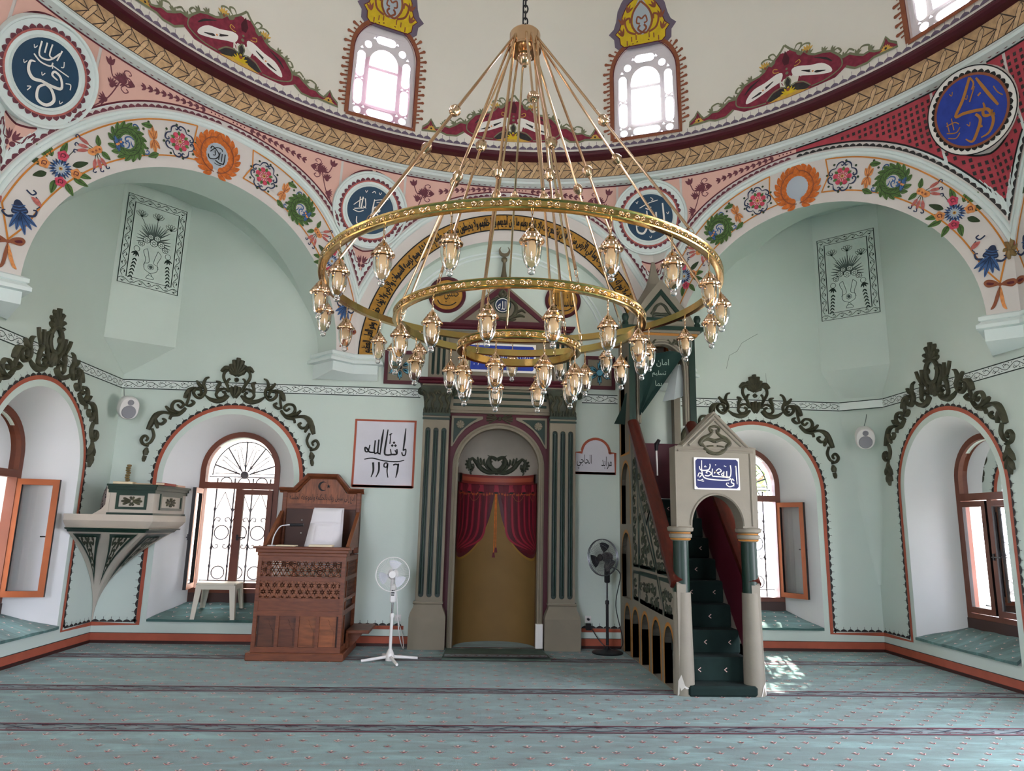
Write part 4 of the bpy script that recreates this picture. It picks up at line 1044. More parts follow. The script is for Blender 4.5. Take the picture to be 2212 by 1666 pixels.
# --- calligraphy roundels between the arches
def roundel(kk, mz, R, style, label, strokes):
    th = radians(45*kk+22.5); k0 = kk; f = face(k0); c = Vector(f(HS, mz)); up_ = (Vector(f(HS, mz+.15))-Vector(f(HS, mz-.15))).normalized(); u = Vector((cos(th), -sin(th), 0)); n = u.cross(up_); n = -n if n.dot(Vector((0, DCY, mz))-c) < 0 else n
    c = c+n*.1
    t = thing('calligraphy_roundel', label, 'roundel', tuple(c), 'round calligraphy panels between the arches'); fr = frame(c, u, up_, n)
    if style == 'teal':
        b = MB(lambda x, y, z: fr(x, y, z)); b.lathe([(R, -.04), (R, .0), (R+.025, .012), (R+.03, .0), (R+.055, .0), (R+.06, .0)], 56, MINTTRIM); b.lathe([(R+.06, 0), (R+.17, .0), (R+.18, .02), (R+.2, .025), (R+.21, .0), (R+.2, -.16)], 56, MINTTRIM); b.build('rim', t, ang=.5)
        b = MB(lambda x, y, z: fr(x, y, z)); b.lathe([(0, -.005), (R+.002, -.005), (R+.002, -.03)], 48, TEAL); b.build('disc', t, smooth=False)
        p = Paint(lambda x, y, h=0: fr(x, y, h)); p.ring(0, 0, R+.075, .02, SALMON, 1, 48)
        p.scallop(arc(0, 0, R+.085, R+.085, 360, 0, 96), .07, .042, PLUM, 2); p.build('painted_scallop_rim', t, smooth=False)
    else:
        b = MB(lambda x, y, z: fr(x, y, z)); b.lathe([(R, .0), (R+.085, .0), (R+.09, -.15)], 56, WHITEP); b.build('rim', t, ang=.5)
        b = MB(lambda x, y, z: fr(x, y, z)); b.lathe([(0, .002), (R+.002, .002), (R+.002, -.03)], 48, ROYAL); b.build('disc', t, smooth=False)
        p = Paint(lambda x, y, h=0: fr(x, y, h)); p.ring(0, 0, R+.005, .028, BROWNP, 1, 48); p.scallop(arc(0, 0, R+.018, R+.018, 360, 0, 96), .065, .035, BLACK, 2); p.ring(0, 0, R+.088, .012, BLACK, 3, 48); p.build('painted_scallop_rim', t, smooth=False)
    m = WHITEP if style == 'teal' else mat('bronze_gold_paint', '#a8702c', .5)
    p = Paint(lambda x, y, h=0: fr(x, y, h))
    for st, w in strokes: p.stroke([(x*R, y*R) for x, y in st], [v*R for v in w] if isinstance(w, list) else w*R, m, 2, 5)
    p.build('lettering', t, smooth=False)
v_ = lambda x, y: ([(x-.05, y+.04), (x, y-.04), (x+.05, y+.06)], .025)
MUH = [([(-.55, -.35), (-.5, -.62), (-.2, -.7), (.25, -.6), (.4, -.45), (.2, -.4), (.05, -.15), (.2, -.02), (.38, .05), (.3, .2), (.12, .12), (.3, -.1), (.62, -.3), (.8, -.32)], [.03, .08, .06, .07, .05, .08]), ([(.1, .5), (.08, .1), (.1, -.3), (.0, -.5)], [.03, .08, .05]), ([(.1, .45), (.4, .55), (.7, .62)], .03), ([(.2, .38), (.35, .42)], .025), ([(-.75, .1), (-.5, .35), (-.35, .45)], .03), ([(-.4, .5), (-.42, .0)], .05), ([(-.52, .48), (-.5, .05)], .045), ([(-.3, .45), (-.25, .1), (-.5, .0), (-.7, -.05)], .04), ([(-.75, -.1), (-.5, -.15), (-.3, -.05)], .035), ([(-.2, .05), (-.35, .12)], .03), v_(-.3, .75), v_(.3, .78), v_(.75, .0), ([(-.05, .75), (.05, .82), (.1, .75)], .03)]
ALL = [([(-.6, -.2), (-.55, -.55), (-.3, -.65), (-.1, -.3), (-.1, .3)], [.03, .08, .09, .08, .05]), ([(-.1, -.3), (.05, -.62), (.25, -.5), (.3, .2)], [.08, .09, .07]), ([(.3, -.5), (.5, -.65), (.62, -.3), (.6, .55)], [.08, .1, .06]), ([(-.6, -.2), (-.45, -.05), (-.35, -.25), (-.55, -.3)], .07), ([(-.4, .45), (.0, .62), (.4, .7)], .035), ([(.1, .85), (.2, .75), (.12, .7)], .03), v_(-.5, .7), v_(.8, .1), v_(0, -.85), ([(-.15, .42), (.0, .35), (.1, .45)], .04)]
OMER = [([(.35, .0), (.15, .05), (.18, .18), (.4, .12), (.55, -.15), (.3, -.25), (-.05, -.28)], [.04, .07, .07, .09, .08]), ([(-.05, -.28), (-.3, -.35), (-.5, -.2), (-.55, .05), (-.42, .12)], [.09, .1, .08, .03]), ([(.1, -.3), (-.05, -.5), (.05, -.82), (.35, -.85), (.5, -.6), (.3, -.35), (.05, -.3)], [.06, .08, .09, .1, .09, .06]), ([(.05, .3), (.6, .28)], .035), ([(.05, .3), (.08, .22)], .03), ([(-.5, .75), (-.4, .35), (-.1, .4), (.1, .75)], .05), ([(-.35, .8), (-.3, .5)], .045), ([(-.2, .85), (-.15, .52), (.0, .5)], .045), ([(.12, .85), (.1, .5)], .045), ([(-.55, .3), (-.3, .2), (.0, .25), (.02, .38)], .045), ([(.3, .6), (.35, .45), (.28, .4)], .03), v_(-.6, .5), v_(-.68, -.05), v_(-.1, -.08), v_(.7, -.55), ([(.6, .05), (.75, .1), (.8, -.05)], .035), ([(-.35, -.65), (-.25, -.6), (-.3, -.75)], .03)]
EBU = [([(.72, -.2), (.55, .3), (.4, .8)], [.06, .09, .09, .05]), ([(.25, .9), (-.1, .4), (-.42, .05), (-.2, .02), (.1, -.05), (.35, -.12), (.38, .05)], [.08, .09, .08, .09, .08, .04]), ([(.25, .9), (.3, .7), (.2, .55)], [.05, .04]), ([(.1, -.15), (.18, -.35), (.0, -.65), (-.2, -.85), (-.35, -.7)], [.07, .09, .08, .03]), ([(.55, -.25), (.45, -.35), (.3, -.3), (.32, -.15), (.45, -.2), (.5, -.5), (.3, -.8), (.05, -.85)], [.05, .08, .08, .09, .08, .03]), ([(.52, -.38), (.58, -.38)], .08), ([(.12, -.55), (.18, -.55)], .07), ([(.05, .25), (.3, .6)], .035), ([(-.75, -.1), (-.5, -.1), (-.4, -.2)], .03), ([(-.8, -.3), (-.55, -.4), (-.4, -.3)], .03), ([(-.7, .0), (-.72, -.3)], .03), ([(-.55, .05), (-.58, -.3)], .03), ([(-.8, -.45), (-.6, -.55), (-.45, -.45)], .03), v_(-.35, .7), v_(0, .4), v_(-.15, -.35), ([(.75, .35), (.8, .15), (.9, .0)], .03), ([(.3, .3), (.4, .35)], .05)]
roundel(-2, 6.0, .33, 'teal', 'dark teal roundel with white script at the upper left edge', OMER)
roundel(-1, 6.0, .33, 'teal', 'dark teal roundel with white script left of the gold inscribed arch', MUH)
roundel(0, 6.08, .33, 'teal', 'dark teal roundel with white script right of the gold inscribed arch', ALL)
roundel(1, 6.16, .37, 'blue', 'royal blue roundel with golden script on the red lattice field', EBU)
b = MB(); ft = Vector(face(1)(HS-.02, 4.64)); nn = Vector((-sin(radians(67.5)), -cos(radians(67.5)), 0)); uu = Vector((cos(radians(67.5)), -sin(radians(67.5)), 0)); b.fr = frame(ft, uu, (0, 0, 1), nn)
FLE = mat('gilded_plaster', '#8a7046', .5, var=.2, vscale=30)
for a in range(0, 360, 60): b.relief([(0, 0), (.05*cos(radians(a)), .07*sin(radians(a))), (.08*cos(radians(a+15)), .12*sin(radians(a+15)))], [.03, .06, .02], .035, FLE)
b.relief([(0, -.02), (0, .03)], .05, .05, FLE); b.build('pier_fleuron', UPPER)
# ================================================================ mihrab
MX = MIH_C
FM = frame((MX, 0, 0), (1, 0, 0), (0, 0, 1), (0, -1, 0))
mih = thing('mihrab', 'tall mihrab niche with fluted green and beige columns and a pediment, under the gold arch', 'mihrab', (MX, -.1, 0))
BEIGE = mat('warm_beige_plaster', '#7c7463', .65, var=.05, vscale=5)
# concave niche with half dome
b = MB(FM); rows = []
NR = MIH_HW
for z in [0, .5, 1, 1.5, 2, 2.4]: rows.append([(NR*cos(pi*i/32), z, -.95*NR*sin(pi*i/32)) for i in range(33)])
for j in range(1, 11):
    e = pi/2*j/10; rows.append([(NR*cos(e)*cos(pi*i/32), 2.4+NR*sin(e), -.95*NR*cos(e)*sin(pi*i/32)) for i in range(33)])
b.grid(rows[:6], OCHRE); b.grid(rows[5:], mat('niche_grey_plaster', '#9a948a', .75, var=.05))
b.build('niche_wall', mih, ang=1.2)
FN = lambda a, z, h=0: FM((NR-h)*sin(a/NR), z, -.95*(NR-h)*cos(a/NR))
p = Paint(FN, maxlen=.12, lift=.006); HWc = NR*pi/2
p.fill([(-HWc, 2.2), (HWc, 2.2), (HWc, 2.42), (-HWc, 2.42)], mat('niche_grey_plaster', '#9a948a'), 0)
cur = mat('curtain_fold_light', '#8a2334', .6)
for sg in (-1, 1):
    q = p.at(0, 0, 0, 1, sg < 0)
    edge = cr([(.03, 2.1), (.07, 1.9), (.13, 1.65), (.24, 1.42), (.4, 1.25), (.58, 1.17), (.74, 1.18), (HWc, 1.26)], 6)
    n = len(edge)
    q.fill(edge+[(HWc, 2.12), (.03, 2.12)], RED_CLOTH, 2)
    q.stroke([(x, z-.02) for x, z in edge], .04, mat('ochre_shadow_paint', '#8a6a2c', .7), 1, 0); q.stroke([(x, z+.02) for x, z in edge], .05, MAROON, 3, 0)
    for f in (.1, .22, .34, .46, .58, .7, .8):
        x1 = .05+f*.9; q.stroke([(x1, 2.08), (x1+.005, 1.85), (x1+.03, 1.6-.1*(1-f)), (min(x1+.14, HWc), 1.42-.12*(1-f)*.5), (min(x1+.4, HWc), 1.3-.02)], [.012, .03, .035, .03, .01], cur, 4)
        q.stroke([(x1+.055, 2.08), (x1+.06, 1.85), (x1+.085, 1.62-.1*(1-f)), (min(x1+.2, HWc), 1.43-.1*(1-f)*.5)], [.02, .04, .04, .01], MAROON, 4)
    q.stroke([(HWc-.02, 1.2), (HWc-.02, .02)], .035, MAROON, 3, 0)
    for x in (0, .24, .46, .68) if sg > 0 else (.24, .46, .68):
        q.fill([(x-.045, 2.19), (x+.045, 2.19), (x+.065, 2.08), (x-.065, 2.08)], cur, 6); q.fill([(x-.03, 2.085), (x+.03, 2.085), (x+.03, 2.06), (x-.03, 2.06)], BLACK, 7)
    for i in range(34): q.stroke([(.03+i*.024, 2.075 if i % 8 < 4 else 2.06), (.03+i*.024, 2.045 if i % 8 < 4 else 2.03)], .008, LEAFO, 7, 0)
    for x in (.36, .7): q.stroke([(x-.11, 2.05), (x-.05, 1.97), (x+.03, 1.96), (x+.1, 2.04)], .006, BROWNP, 7)
p.fill([(-HWc, 2.08), (HWc, 2.08), (HWc, 2.2), (-HWc, 2.2)], RED_CLOTH, 5)
for x in (-.012, .012): p.stroke([(x*.6, 2.07), (x, 1.6), (x*1.2, 1.27 if x > 0 else 1.2)], .014, LEAFO, 6); p.fill([(x*1.3-.012, 1.29 if x > 0 else 1.22), (x*1.3+.012, 1.29 if x > 0 else 1.22), (x*1.3+.024, 1.22 if x > 0 else 1.15), (x*1.3-.024, 1.22 if x > 0 else 1.15)], MAROON2, 7)
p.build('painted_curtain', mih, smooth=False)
b = MB(FN); b.grid([[(HWc*(-1+2*i/24), z, h) for i in range(25)] for z, h in ((2.19, .0), (2.19, .05), (2.31, .06), (2.32, .05), (2.32, 0))], mat('dark_red_cornice', '#7a2a24', .5)); b.grid([[(HWc*(-.96+1.92*i/24), z, .062) for i in range(25)] for z in (2.225, 2.285)], mat('brick_red_paint', '#9a4a34', .5)); b.build('curtain_cornice', mih, ang=.5)
# dark stucco cartouche in the half dome
b = MB(lambda x, z, h=0: FN(x, z, h+.004))
def mir(st, w, d, m=OLIVE2):
    for sg in (1, -1): b.relief([(sg*x, z) for x, z in st], w, d, m)
for i in range(9):
    a = radians(90-i*11); mir([(.02*cos(a), 2.62), (.15*cos(a), 2.62+.13*sin(a)), (.26*cos(a)+.01, 2.6+.24*sin(a))], [.03, .07, .03], .03)
mir([(0, 2.56), (.1, 2.6), (.12, 2.5), (.06, 2.42), (0, 2.4)], [.07, .09, .06], .05); mir([(0, 2.38), (.12, 2.37), (.24, 2.42), (.32, 2.5), (.4, 2.55)], [.05, .07, .08, .05], .04)
mir([(.1, 2.4), (.16, 2.46), (.13, 2.52), (.18, 2.56)], [.03, .05, .02], .03)
for r_, z_ in ((.42, 2.46), ): mir([(.36, 2.52), (.42, 2.56), (.49, 2.5), (.46, 2.42), (.4, 2.43), (.41, 2.48)], [.04, .06, .06, .05], .04)
for a in range(-70, 80, 30): mir([(.44, 2.48), (.44+.07*cos(radians(a)), 2.48+.07*sin(radians(a))), (.44+.13*cos(radians(a)), 2.48+.11*sin(radians(a)))], [.03, .05, .02], .03)
for i in range(5): mir([(.08+.05*i, 2.44+.012*i), (.1+.055*i, 2.5+.02*i), (.07+.06*i, 2.54+.015*i)], [.03, .05, .02], .035)
for i in range(7): a = radians(20+i*12); mir([(.1*cos(a), 2.58+.06*sin(a)), (.2*cos(a), 2.58+.16*sin(a)), (.24*cos(a)+.03, 2.6+.2*sin(a))], [.04, .07, .02], .045)
mir([(.4, 2.4), (.44, 2.36), (.42, 2.33)], [.04, .02], .03); mir([(0, 2.36), (.0, 2.34)], .05, .03)
b.build('stucco_cartouche', mih)
# maroon backing with arched opening, beige arch frame
b = MB(FM); arch_o = [(-.63, 0)]+arc(0, 2.4, .63, .61, 180, 0, 28)+[(.63, 0)]
b.prism([[(-.72, 0), (.72, 0), (.72, 3.17), (-.72, 3.17)][::1], [(x*.92, z if z > 0 else .0001) for x, z in arch_o]], 0, .06, MAROON); b.build('backing_panel', mih, smooth=False)
b = MB(FM)
def archloop(hw, zt, z0=0.): return [(-hw, z0)]+arc(0, 2.4, hw, zt-2.4, 180, 0, 32)+[(hw, z0)]
prof = [(.64, 3.02, .06), (.64, 3.02, .1), (.615, 2.995, .115), (.6, 2.98, .1), (.585, 2.965, .11), (.565, 2.945, .11), (.56, 2.94, -.02)]
b.grid([[(x, z, c) for x, z in archloop(hw, zt)] for hw, zt, c in prof], BEIGE); b.build('niche_frame', mih, ang=.4)
for sg in (-1, 1):
    b = MB(FM)
    tri = [(sg*.675, 3.11), (sg*.235, 3.11), (sg*.235, 3.075)]+[(sg*x, z) for x, z in [(.36, 3.02), (.48, 2.93), (.57, 2.82), (.63, 2.72), (.655, 2.68)]]+[(sg*.675, 2.68)]
    b.prism(tri, .06, .085, BEIGE); sp = b.build('spandrel_panel', mih, smooth=False)
    b = MB(FM); b.prism([(sg*.645, 3.08), (sg*.31, 3.08), (sg*.42, 3.01), (sg*.54, 2.9), (sg*.6, 2.81), (sg*.645, 2.72)], .085, .088, DGREEN); b.build('green_field', sp, smooth=False)
    b = MB(FM)
    for a in range(0, 360, 45): b.relief([(sg*.55+.012*cos(radians(a)), 2.99+.012*sin(radians(a))), (sg*.55+.055*cos(radians(a)), 2.99+.055*sin(radians(a)))], [.02, .036], .02, BEIGE, base=.088)
    b.lathe([(0, .115), (.018, .11), (.022, .09)], 10, BEIGE, (0, 0, 0)) if False else None
    b.relief([(sg*.55-.012, 2.99), (sg*.55+.012, 2.99)], .026, .035, BEIGE, base=.088); b.build('rosette', sp)
b = MB(FM)
for sg in (1, -1):
    for i, a in enumerate((8, 30, 55, -15, -40)): b.relief([(sg*.03, 3.09), (sg*(.03+.09*cos(radians(a))), 3.09+.06*sin(radians(a))), (sg*(.03+.16*cos(radians(a))), 3.09+.1*sin(radians(a)))], [.015, .02, .032], .025, OLIVE, base=.06)
b.relief([(-.015, 3.09), (.02, 3.09)], .06, .05, OLIVE, base=.06); b.build('keystone_flower', mih)
# columns
for sg in (-1, 1):
    def mx(x0, x1): return (min(sg*x0, sg*x1), max(sg*x0, sg*x1))
    b = MB(lambda x, y, z: FM(x, z, y)); x0, x1 = mx(.655, 1.135)
    b.box(x0, x1, 0, .26, .0, .4, BEIGE); rows = []
    for z, g in ((.4, 0), (.46, .015), (.52, .045), (.56, .055), (.575, .04), (.6, .05)): rows.append([(x0+g, 0, z), (x0+g, .26-g, z), (x1-g, .26-g, z), (x1-g, 0, z)])
    b.grid(rows, BEIGE); b.build('column_base', mih, ang=.4)
    b = MB(lambda x, y, z: FM(x, z, y)); x0, x1 = mx(.705, 1.065); FX = [x0+.035+.11*i for i in range(3)]
    # shaft with three vertical flutes
    loops = [[(x0, .6), (x1, .6), (x1, 3.12), (x0, 3.12)]]
    for fx in FX: loops.append(cap(fx+.036, 1.785, .072, 2.27, 6)[::-1])
    bb = MB(FM); bb.prism(loops, 0, .2, BEIGE, caps=(0, 1)); bb.box(x0-.01, x1+.01, 3.03, 3.06, .18, .215, DGREEN); sh = bb.build('column_shaft', mih, smooth=False)
    for fx in FX:
        f = MB(FM); L = cap(fx+.036, 1.785, .071, 2.268, 6); f.prism(L, .165, .167, DGREEN, caps=(0, 1)); f.relief([(fx+.036, .69), (fx+.036, 2.88)], .04, .02, DGREEN, base=.167, smooth=0); f.build('flute', sh, smooth=True, ang=.5)
    # acanthus capital
    c = MB(FM); xc = (x0+x1)/2; rows = []
    for z, w, d in ((3.09, .185, .21), (3.13, .19, .215), (3.14, .175, .2), (3.26, .18, .2), (3.4, .2, .22), (3.46, .23, .25), (3.5, .235, .255), (3.51, .2, .22)): rows.append([(xc-w, z, 0), (xc-w, z, d), (xc-w*.33, z, d+.005), (xc+w*.33, z, d+.005), (xc+w, z, d), (xc+w, z, 0)])
    c.grid(rows, OLIVE2); c.box(xc-.19, xc+.19, 3.085, 3.115, 0, .225, DGREEN); cp_ = c.build('capital', mih, ang=.5)
    for i in range(9):
        l = MB(FM); x = xc-.17+.0425*i; l.relief([(x, 3.12), (x, 3.17), (x, 3.2)], [.035, .04, .02], .03, OLIVE2, base=.2); l.build('acanthus_leaf', cp_)
    for i in range(4):
        l = MB(FM); x = xc-.14+.093*i; s2 = -1 if i < 2 else 1
        l.relief([(x, 3.17), (x+.02*s2, 3.26), (x-.015*s2, 3.33), (x+.03*s2, 3.4), (x+.06*s2, 3.41), (x+.05*s2, 3.36)], [.03, .045, .05, .045, .03], .04, OLIVE, base=.2); l.build('acanthus_leaf', cp_)
    for s2 in (-1, 1):
        l = MB(FM); l.relief([(xc+s2*.12, 3.3), (xc+s2*.17, 3.42), (xc+s2*.235, 3.46), (xc+s2*.25, 3.41), (xc+s2*.215, 3.39), (xc+s2*.21, 3.42)], [.03, .045, .05, .045, .03], .05, OLIVE2, base=.2); l.build('volute', cp_)
    l = MB(FM)
    for a in range(0, 360, 60): l.relief([(xc, 3.43), (xc+.045*cos(radians(a)), 3.43+.045*sin(radians(a)))], [.02, .04], .035, OLIVE, base=.225)
    l.build('capital_flower', cp_)
# entablature with three green grooves
b = MB(FM); b.prism([(-.71, 3.15), (.71, 3.15), (.71, 3.52), (-.71, 3.52)], 0, .1, BEIGE); b.box(-.715, .715, 3.15, 3.175, .1, .125, BEIGE); b.box(-.715, .715, 3.19, 3.2, .1, .115, BEIGE); en = b.build('entablature', mih, smooth=False)
for z in (3.27, 3.365, 3.455):
    b = MB(FM); b.relief([(-.66, z), (.66, z)], .038, .018, DGREEN, base=.1, smooth=0); b.build('groove', en)
def cornice(name, z0, z1, hw, d, m):
    b = MB(FM); rows = []
    for q, g in ((0, .0), (.2, .02), (.45, .03), (.6, .06), (.85, .075), (1, .075)): z = z0+(z1-z0)*q; rows.append([(-hw-g, z, 0), (-hw-g, z, d+g), (hw+g, z, d+g), (hw+g, z, 0)])
    b.grid(rows, m); b.add([(-hw-.075, z1, 0), (-hw-.075, z1, d+.075), (hw+.075, z1, d+.075), (hw+.075, z1, 0)], [(0, 1, 2, 3)], m); return b.build(name, mih, ang=.4)
cornice('lower_cornice', 3.54, 3.62, 1.12, .2, MAROON); 
b = MB(FM); b.box(-1.1, 1.1, 3.5, 3.54, 0, .18, BEIGE); b.build('lower_fillet', mih, smooth=False)
# attic with inscription plaque and small fluted pilasters
b = MB(FM); b.box(-1.04, 1.04, 3.62, 4.36, 0, .06, BEIGE); at_ = b.build('attic', mih, smooth=False)
for x0, x1, z0, z1 in ((-.62, .62, 3.64, 3.7), (-.62, .62, 4.22, 4.28)):
    b = MB(FM); b.box(x0, x1, z0, z1, .06, .09, MAROON); b.build('maroon_moulding', mih, smooth=False)
b = MB(FM); b.box(-.5, .5, 3.76, 4.18, .06, .085, WHITEP); pl = b.build('inscription_plaque', mih, smooth=False)
p = Paint(lambda x, z, h=0: FM(x, z, .085+h)); p.fill([(-.47, 3.81), (-.45, 3.79), (.45, 3.79), (.47, 3.81), (.47, 4.13), (.45, 4.15), (-.45, 4.15), (-.47, 4.13)], ROYAL, 1)
letter(p, 'كلما دخل عليها زكريا المحراب', -.42, .42, 3.85, 4.1, WHITEP, 3); p.build('lettering', pl, smooth=False)
for sg in (-1, 1):
    b = MB(FM); x0, x1 = min(sg*.76, sg*1.02), max(sg*.76, sg*1.02); FX = [x0+.03+.075*i for i in range(3)]
    b.prism([[(x0, 3.64), (x1, 3.64), (x1, 4.34), (x0, 4.34)]]+[cap(f+.022, 3.97, .044, .58, 5)[::-1] for f in FX], .06, .14, BEIGE, caps=(0, 1)); pi_ = b.build('attic_pilaster', mih, smooth=False)
    for f in FX:
        q = MB(FM); q.prism(cap(f+.022, 3.97, .043, .578, 5), .115, .117, DGREEN, caps=(0, 1)); q.relief([(f+.022, 3.7), (f+.022, 4.24)], .025, .015, DGREEN, base=.117, smooth=0); q.build('flute', pi_, ang=.5)
cornice('upper_cornice', 4.36, 4.44, .98, .14, MAROON)
b = MB(FM); b.prism([[(-.8, 4.44), (.8, 4.44), (0, 5.12)]], 0, .07, BEIGE); pd = b.build('pediment', mih, smooth=False)
b = MB(FM); b.prism([[(-.72, 4.46), (.72, 4.46), (0, 5.08)], [(-.56, 4.52), (0, 4.98), (.56, 4.52)]], .07, .09, MAROON); b.build('pediment_moulding', pd, smooth=False)
b = MB(FM)
for sg in (1, -1):
    for st, w in (([(0, 4.56), (.12, 4.58), (.2, 4.68), (.18, 4.8), (.06, 4.88)], [.05, .06, .04]), ([(.12, 4.58), (.25, 4.62), (.33, 4.6)], [.04, .05, .02]), ([(.2, 4.66), (.28, 4.7), (.34, 4.66)], [.04, .04, .02]), ([(.02, 4.55), (.1, 4.53), (.2, 4.56)], [.03, .04, .02]), ([(.0, 4.88), (.04, 4.94), (.0, 5.0)], [.05, .06, .04])): b.relief([(sg*x, z) for x, z in st], w, .035, OLIVE, base=.07)
b.build('stucco_scroll', pd)
p = Paint(lambda x, z, h=0: FM(x, z, .095+h)); p.disc(0, 4.76, .125, DGREEN, 0, 24); p.ring(0, 4.76, .1, .012, WHITEP, 1, 24); p.disc(0, 4.76, .095, NAVYP, 1, 22)
letter(p, 'الله', -.07, .07, 4.69, 4.82, WHITEP, 3); p.build('allah_disc', pd, smooth=False)
b = MB(frame((MX+.01, -.06, 0), (1, 0, 0), (0, 1, 0), (0, 0, 1))); FBR = mat('aged_bronze', '#6e6450', .4, metal=.7)
b.lathe([(0, 5.08), (.04, 5.1), (.045, 5.14), (.05, 5.2), (.03, 5.3), (.022, 5.4), (.02, 5.43), (.045, 5.46), (.045, 5.49), (.02, 5.52), (0, 5.53)], 16, FBR)
R_ = .085; cz = 5.605
cres = [(R_*cos(t), cz+R_*sin(t)) for t in [radians(90+35+i*290/24) for i in range(25)]]+[(.062*cos(t), cz+.028+.062*sin(t)) for t in [radians(90-52+360-i*256/20-0) for i in range(21)]]
b2 = MB(frame((MX+.01, -.06, 0), (1, 0, 0), (0, 0, 1), (0, -1, 0))); b2.prism(cres, -.012, .012, FBR); fi = b.build('crescent_finial', mih, ang=.8); b2.build('crescent', fi, smooth=False)
# gold roundels and framed tile panels beside it
def tondo(x, z, R, label, txt):
    t = thing('gold_roundel', label, 'roundel', (x, -.0, z), 'gold roundels beside the pediment'); fr = frame((x, 0, z), (1, 0, 0), (0, 0, 1), (0, -1, 0))
    b = MB(lambda a, b_, c: fr(a, b_, c)); b.lathe([(R-.05, .02), (R-.045, .035), (R-.02, .045), (R, .03), (R, 0)], 48, MAROON); b.build('rim', t, ang=.8)
    b = MB(lambda a, b_, c: fr(a, b_, c)); b.lathe([(0, .02), (R-.045, .02), (R-.04, .0)], 40, GOLDP); b.build('disc', t, smooth=False)
    p = Paint(lambda a, b_, h=0: fr(a, b_, .022+h)); letter(p, txt, -R*.62, R*.62, -R*.42, R*.45, BLACK, 2)
    for st in ([(-.5, -.3), (-.3, -.55), (.2, -.58), (.5, -.4)], [(-.6, .1), (-.66, -.2)], [(.2, .55), (.35, .62)], [(-.3, .6), (-.2, .55)]): p.stroke([(a*R, c*R) for a, c in st], .016, BLACK, 2)
    p.build('lettering', t, smooth=False)
tondo(-.9, 4.91, .275, 'gold roundel with black script left of the mihrab pediment', 'حسبي الله')
tondo(.81, 4.89, .265, 'gold roundel with black script right of the mihrab pediment', 'ماشاء الله')
def tile_panel(x0, x1, z0, z1, label, kind):
    t = thing('framed_tile_panel', label, 'panel', ((x0+x1)/2, 0, z0), 'framed flower panels beside the mihrab'); xc, zc = (x0+x1)/2, (z0+z1)/2
    b = MB(FR_FRONT); b.prism([[(x0, z0), (x1, z0), (x1, z1), (x0, z1)], [(x0+.05, z0+.05), (x1-.05, z0+.05), (x1-.05, z1-.05), (x0+.05, z1-.05)]], 0, .04, MAROON); b.build('frame', t, smooth=False)
    b = MB(FR_FRONT); b.box(x0+.05, x1-.05, z0+.05, z1-.05, 0, .02, BEIGE); b.build('board', t, smooth=False)
    p = Paint(lambda a, z, h=0: FR_FRONT(a, z, .02+h)); TQ = mat('turquoise_paint', '#5a9ab0', .6)
    for a in range(30, 390, 60):
        for d in (-14, 0, 14): p.leaf(xc+.04*cos(radians(a)), zc+.04*sin(radians(a)), .15 if d == 0 else .12, .04, a+d, BLACK, 1); p.leaf(xc+.05*cos(radians(a)), zc+.05*sin(radians(a)), .125 if d == 0 else .1, .026, a+d, TQ, 2)
    if kind: p.fill(arc(xc, zc, .06, .06, 0, 360, 6)[:-1], BLACK, 3); p.fill(arc(xc, zc, .05, .05, 0, 360, 6)[:-1], TQ, 4)
    else: p.disc(xc, zc, .03, BLACK, 3, 10)
    p.build('painted_flower', t, smooth=False)
tile_panel(-1.75, -1.3, 3.55, 4.04, 'maroon framed panel with blue flower left of the mihrab attic', 0)
tile_panel(1.13, 1.58, 3.57, 4.06, 'maroon framed panel with blue flower right of the mihrab attic', 1)

# painted inscriptions on the wall either side
def ink(p, strokes, m=BLACK, h=3):
    for st, w in strokes: p.stroke(st, w, m, h, 5)
t = thing('painted_inscription', 'white painted square with orange border and black Arabic script dated 1196', 'inscription', (-1.69, 0, 2.1))
x0, x1, z0, z1 = -2.1, -1.27, 2.1, 3.02
p = Paint(FR_FRONT); p.fill([(x0, z0), (x1, z0), (x1, z1), (x0, z1)], mat('pale_lilac_white', '#cfcdd4', .8, var=.04), 0); p.build('ground', t, smooth=False)
p = Paint(FR_FRONT); p.stroke([(x0, z0), (x1, z0), (x1, z1), (x0, z1), (x0, z0), (x1, z0)], .04, TERRA, 2, 0); p.build('border', t, smooth=False)
K = lambda x, y: (x0+.012+(x-70)/375*(x1-x0), z1-(y-85)/410*(z1-z0))
p = Paint(FR_FRONT); S_ = [([(380, 130), (376, 200), (370, 270)], [.012, .026, .018]), ([(370, 270), (386, 262), (384, 296), (368, 298), (362, 280)], .018), ([(268, 140), (262, 200), (254, 285), (270, 300), (300, 296), (330, 292), (330, 262)], [.014, .026, .022, .024, .02]), ([(330, 290), (318, 268)], .016), ([(296, 292), (290, 262)], .016), ([(240, 140), (234, 200), (226, 300)], [.012, .03, .014]), ([(228, 290), (212, 285), (214, 205)], [.016, .022, .02]), ([(212, 285), (190, 287), (192, 210)], [.018, .022, .02]), ([(190, 286), (160, 284), (142, 262), (130, 258), (134, 280), (150, 280), (160, 240)], [.02, .024, .022, .02, .016]), ([(288, 162), (284, 230)], [.012, .016]), ([(276, 175), (296, 165)], .012), ([(130, 330), (180, 322), (250, 336), (330, 340), (380, 330)], [.012, .018, .016, .018, .01]), ([(186, 348), (190, 400), (178, 440)], [.03, .026, .01]), ([(222, 345), (224, 400), (208, 440)], [.026, .024, .01]), ([(276, 350), (258, 352), (256, 372), (272, 374), (278, 352), (276, 400), (284, 440)], [.018, .018, .018, .02, .012]), ([(312, 362), (326, 356), (340, 358), (346, 352)], .02), ([(344, 356), (340, 400), (332, 440)], [.024, .026, .01])]
ink(p, [([K(*q) for q in st], w) for st, w in S_])
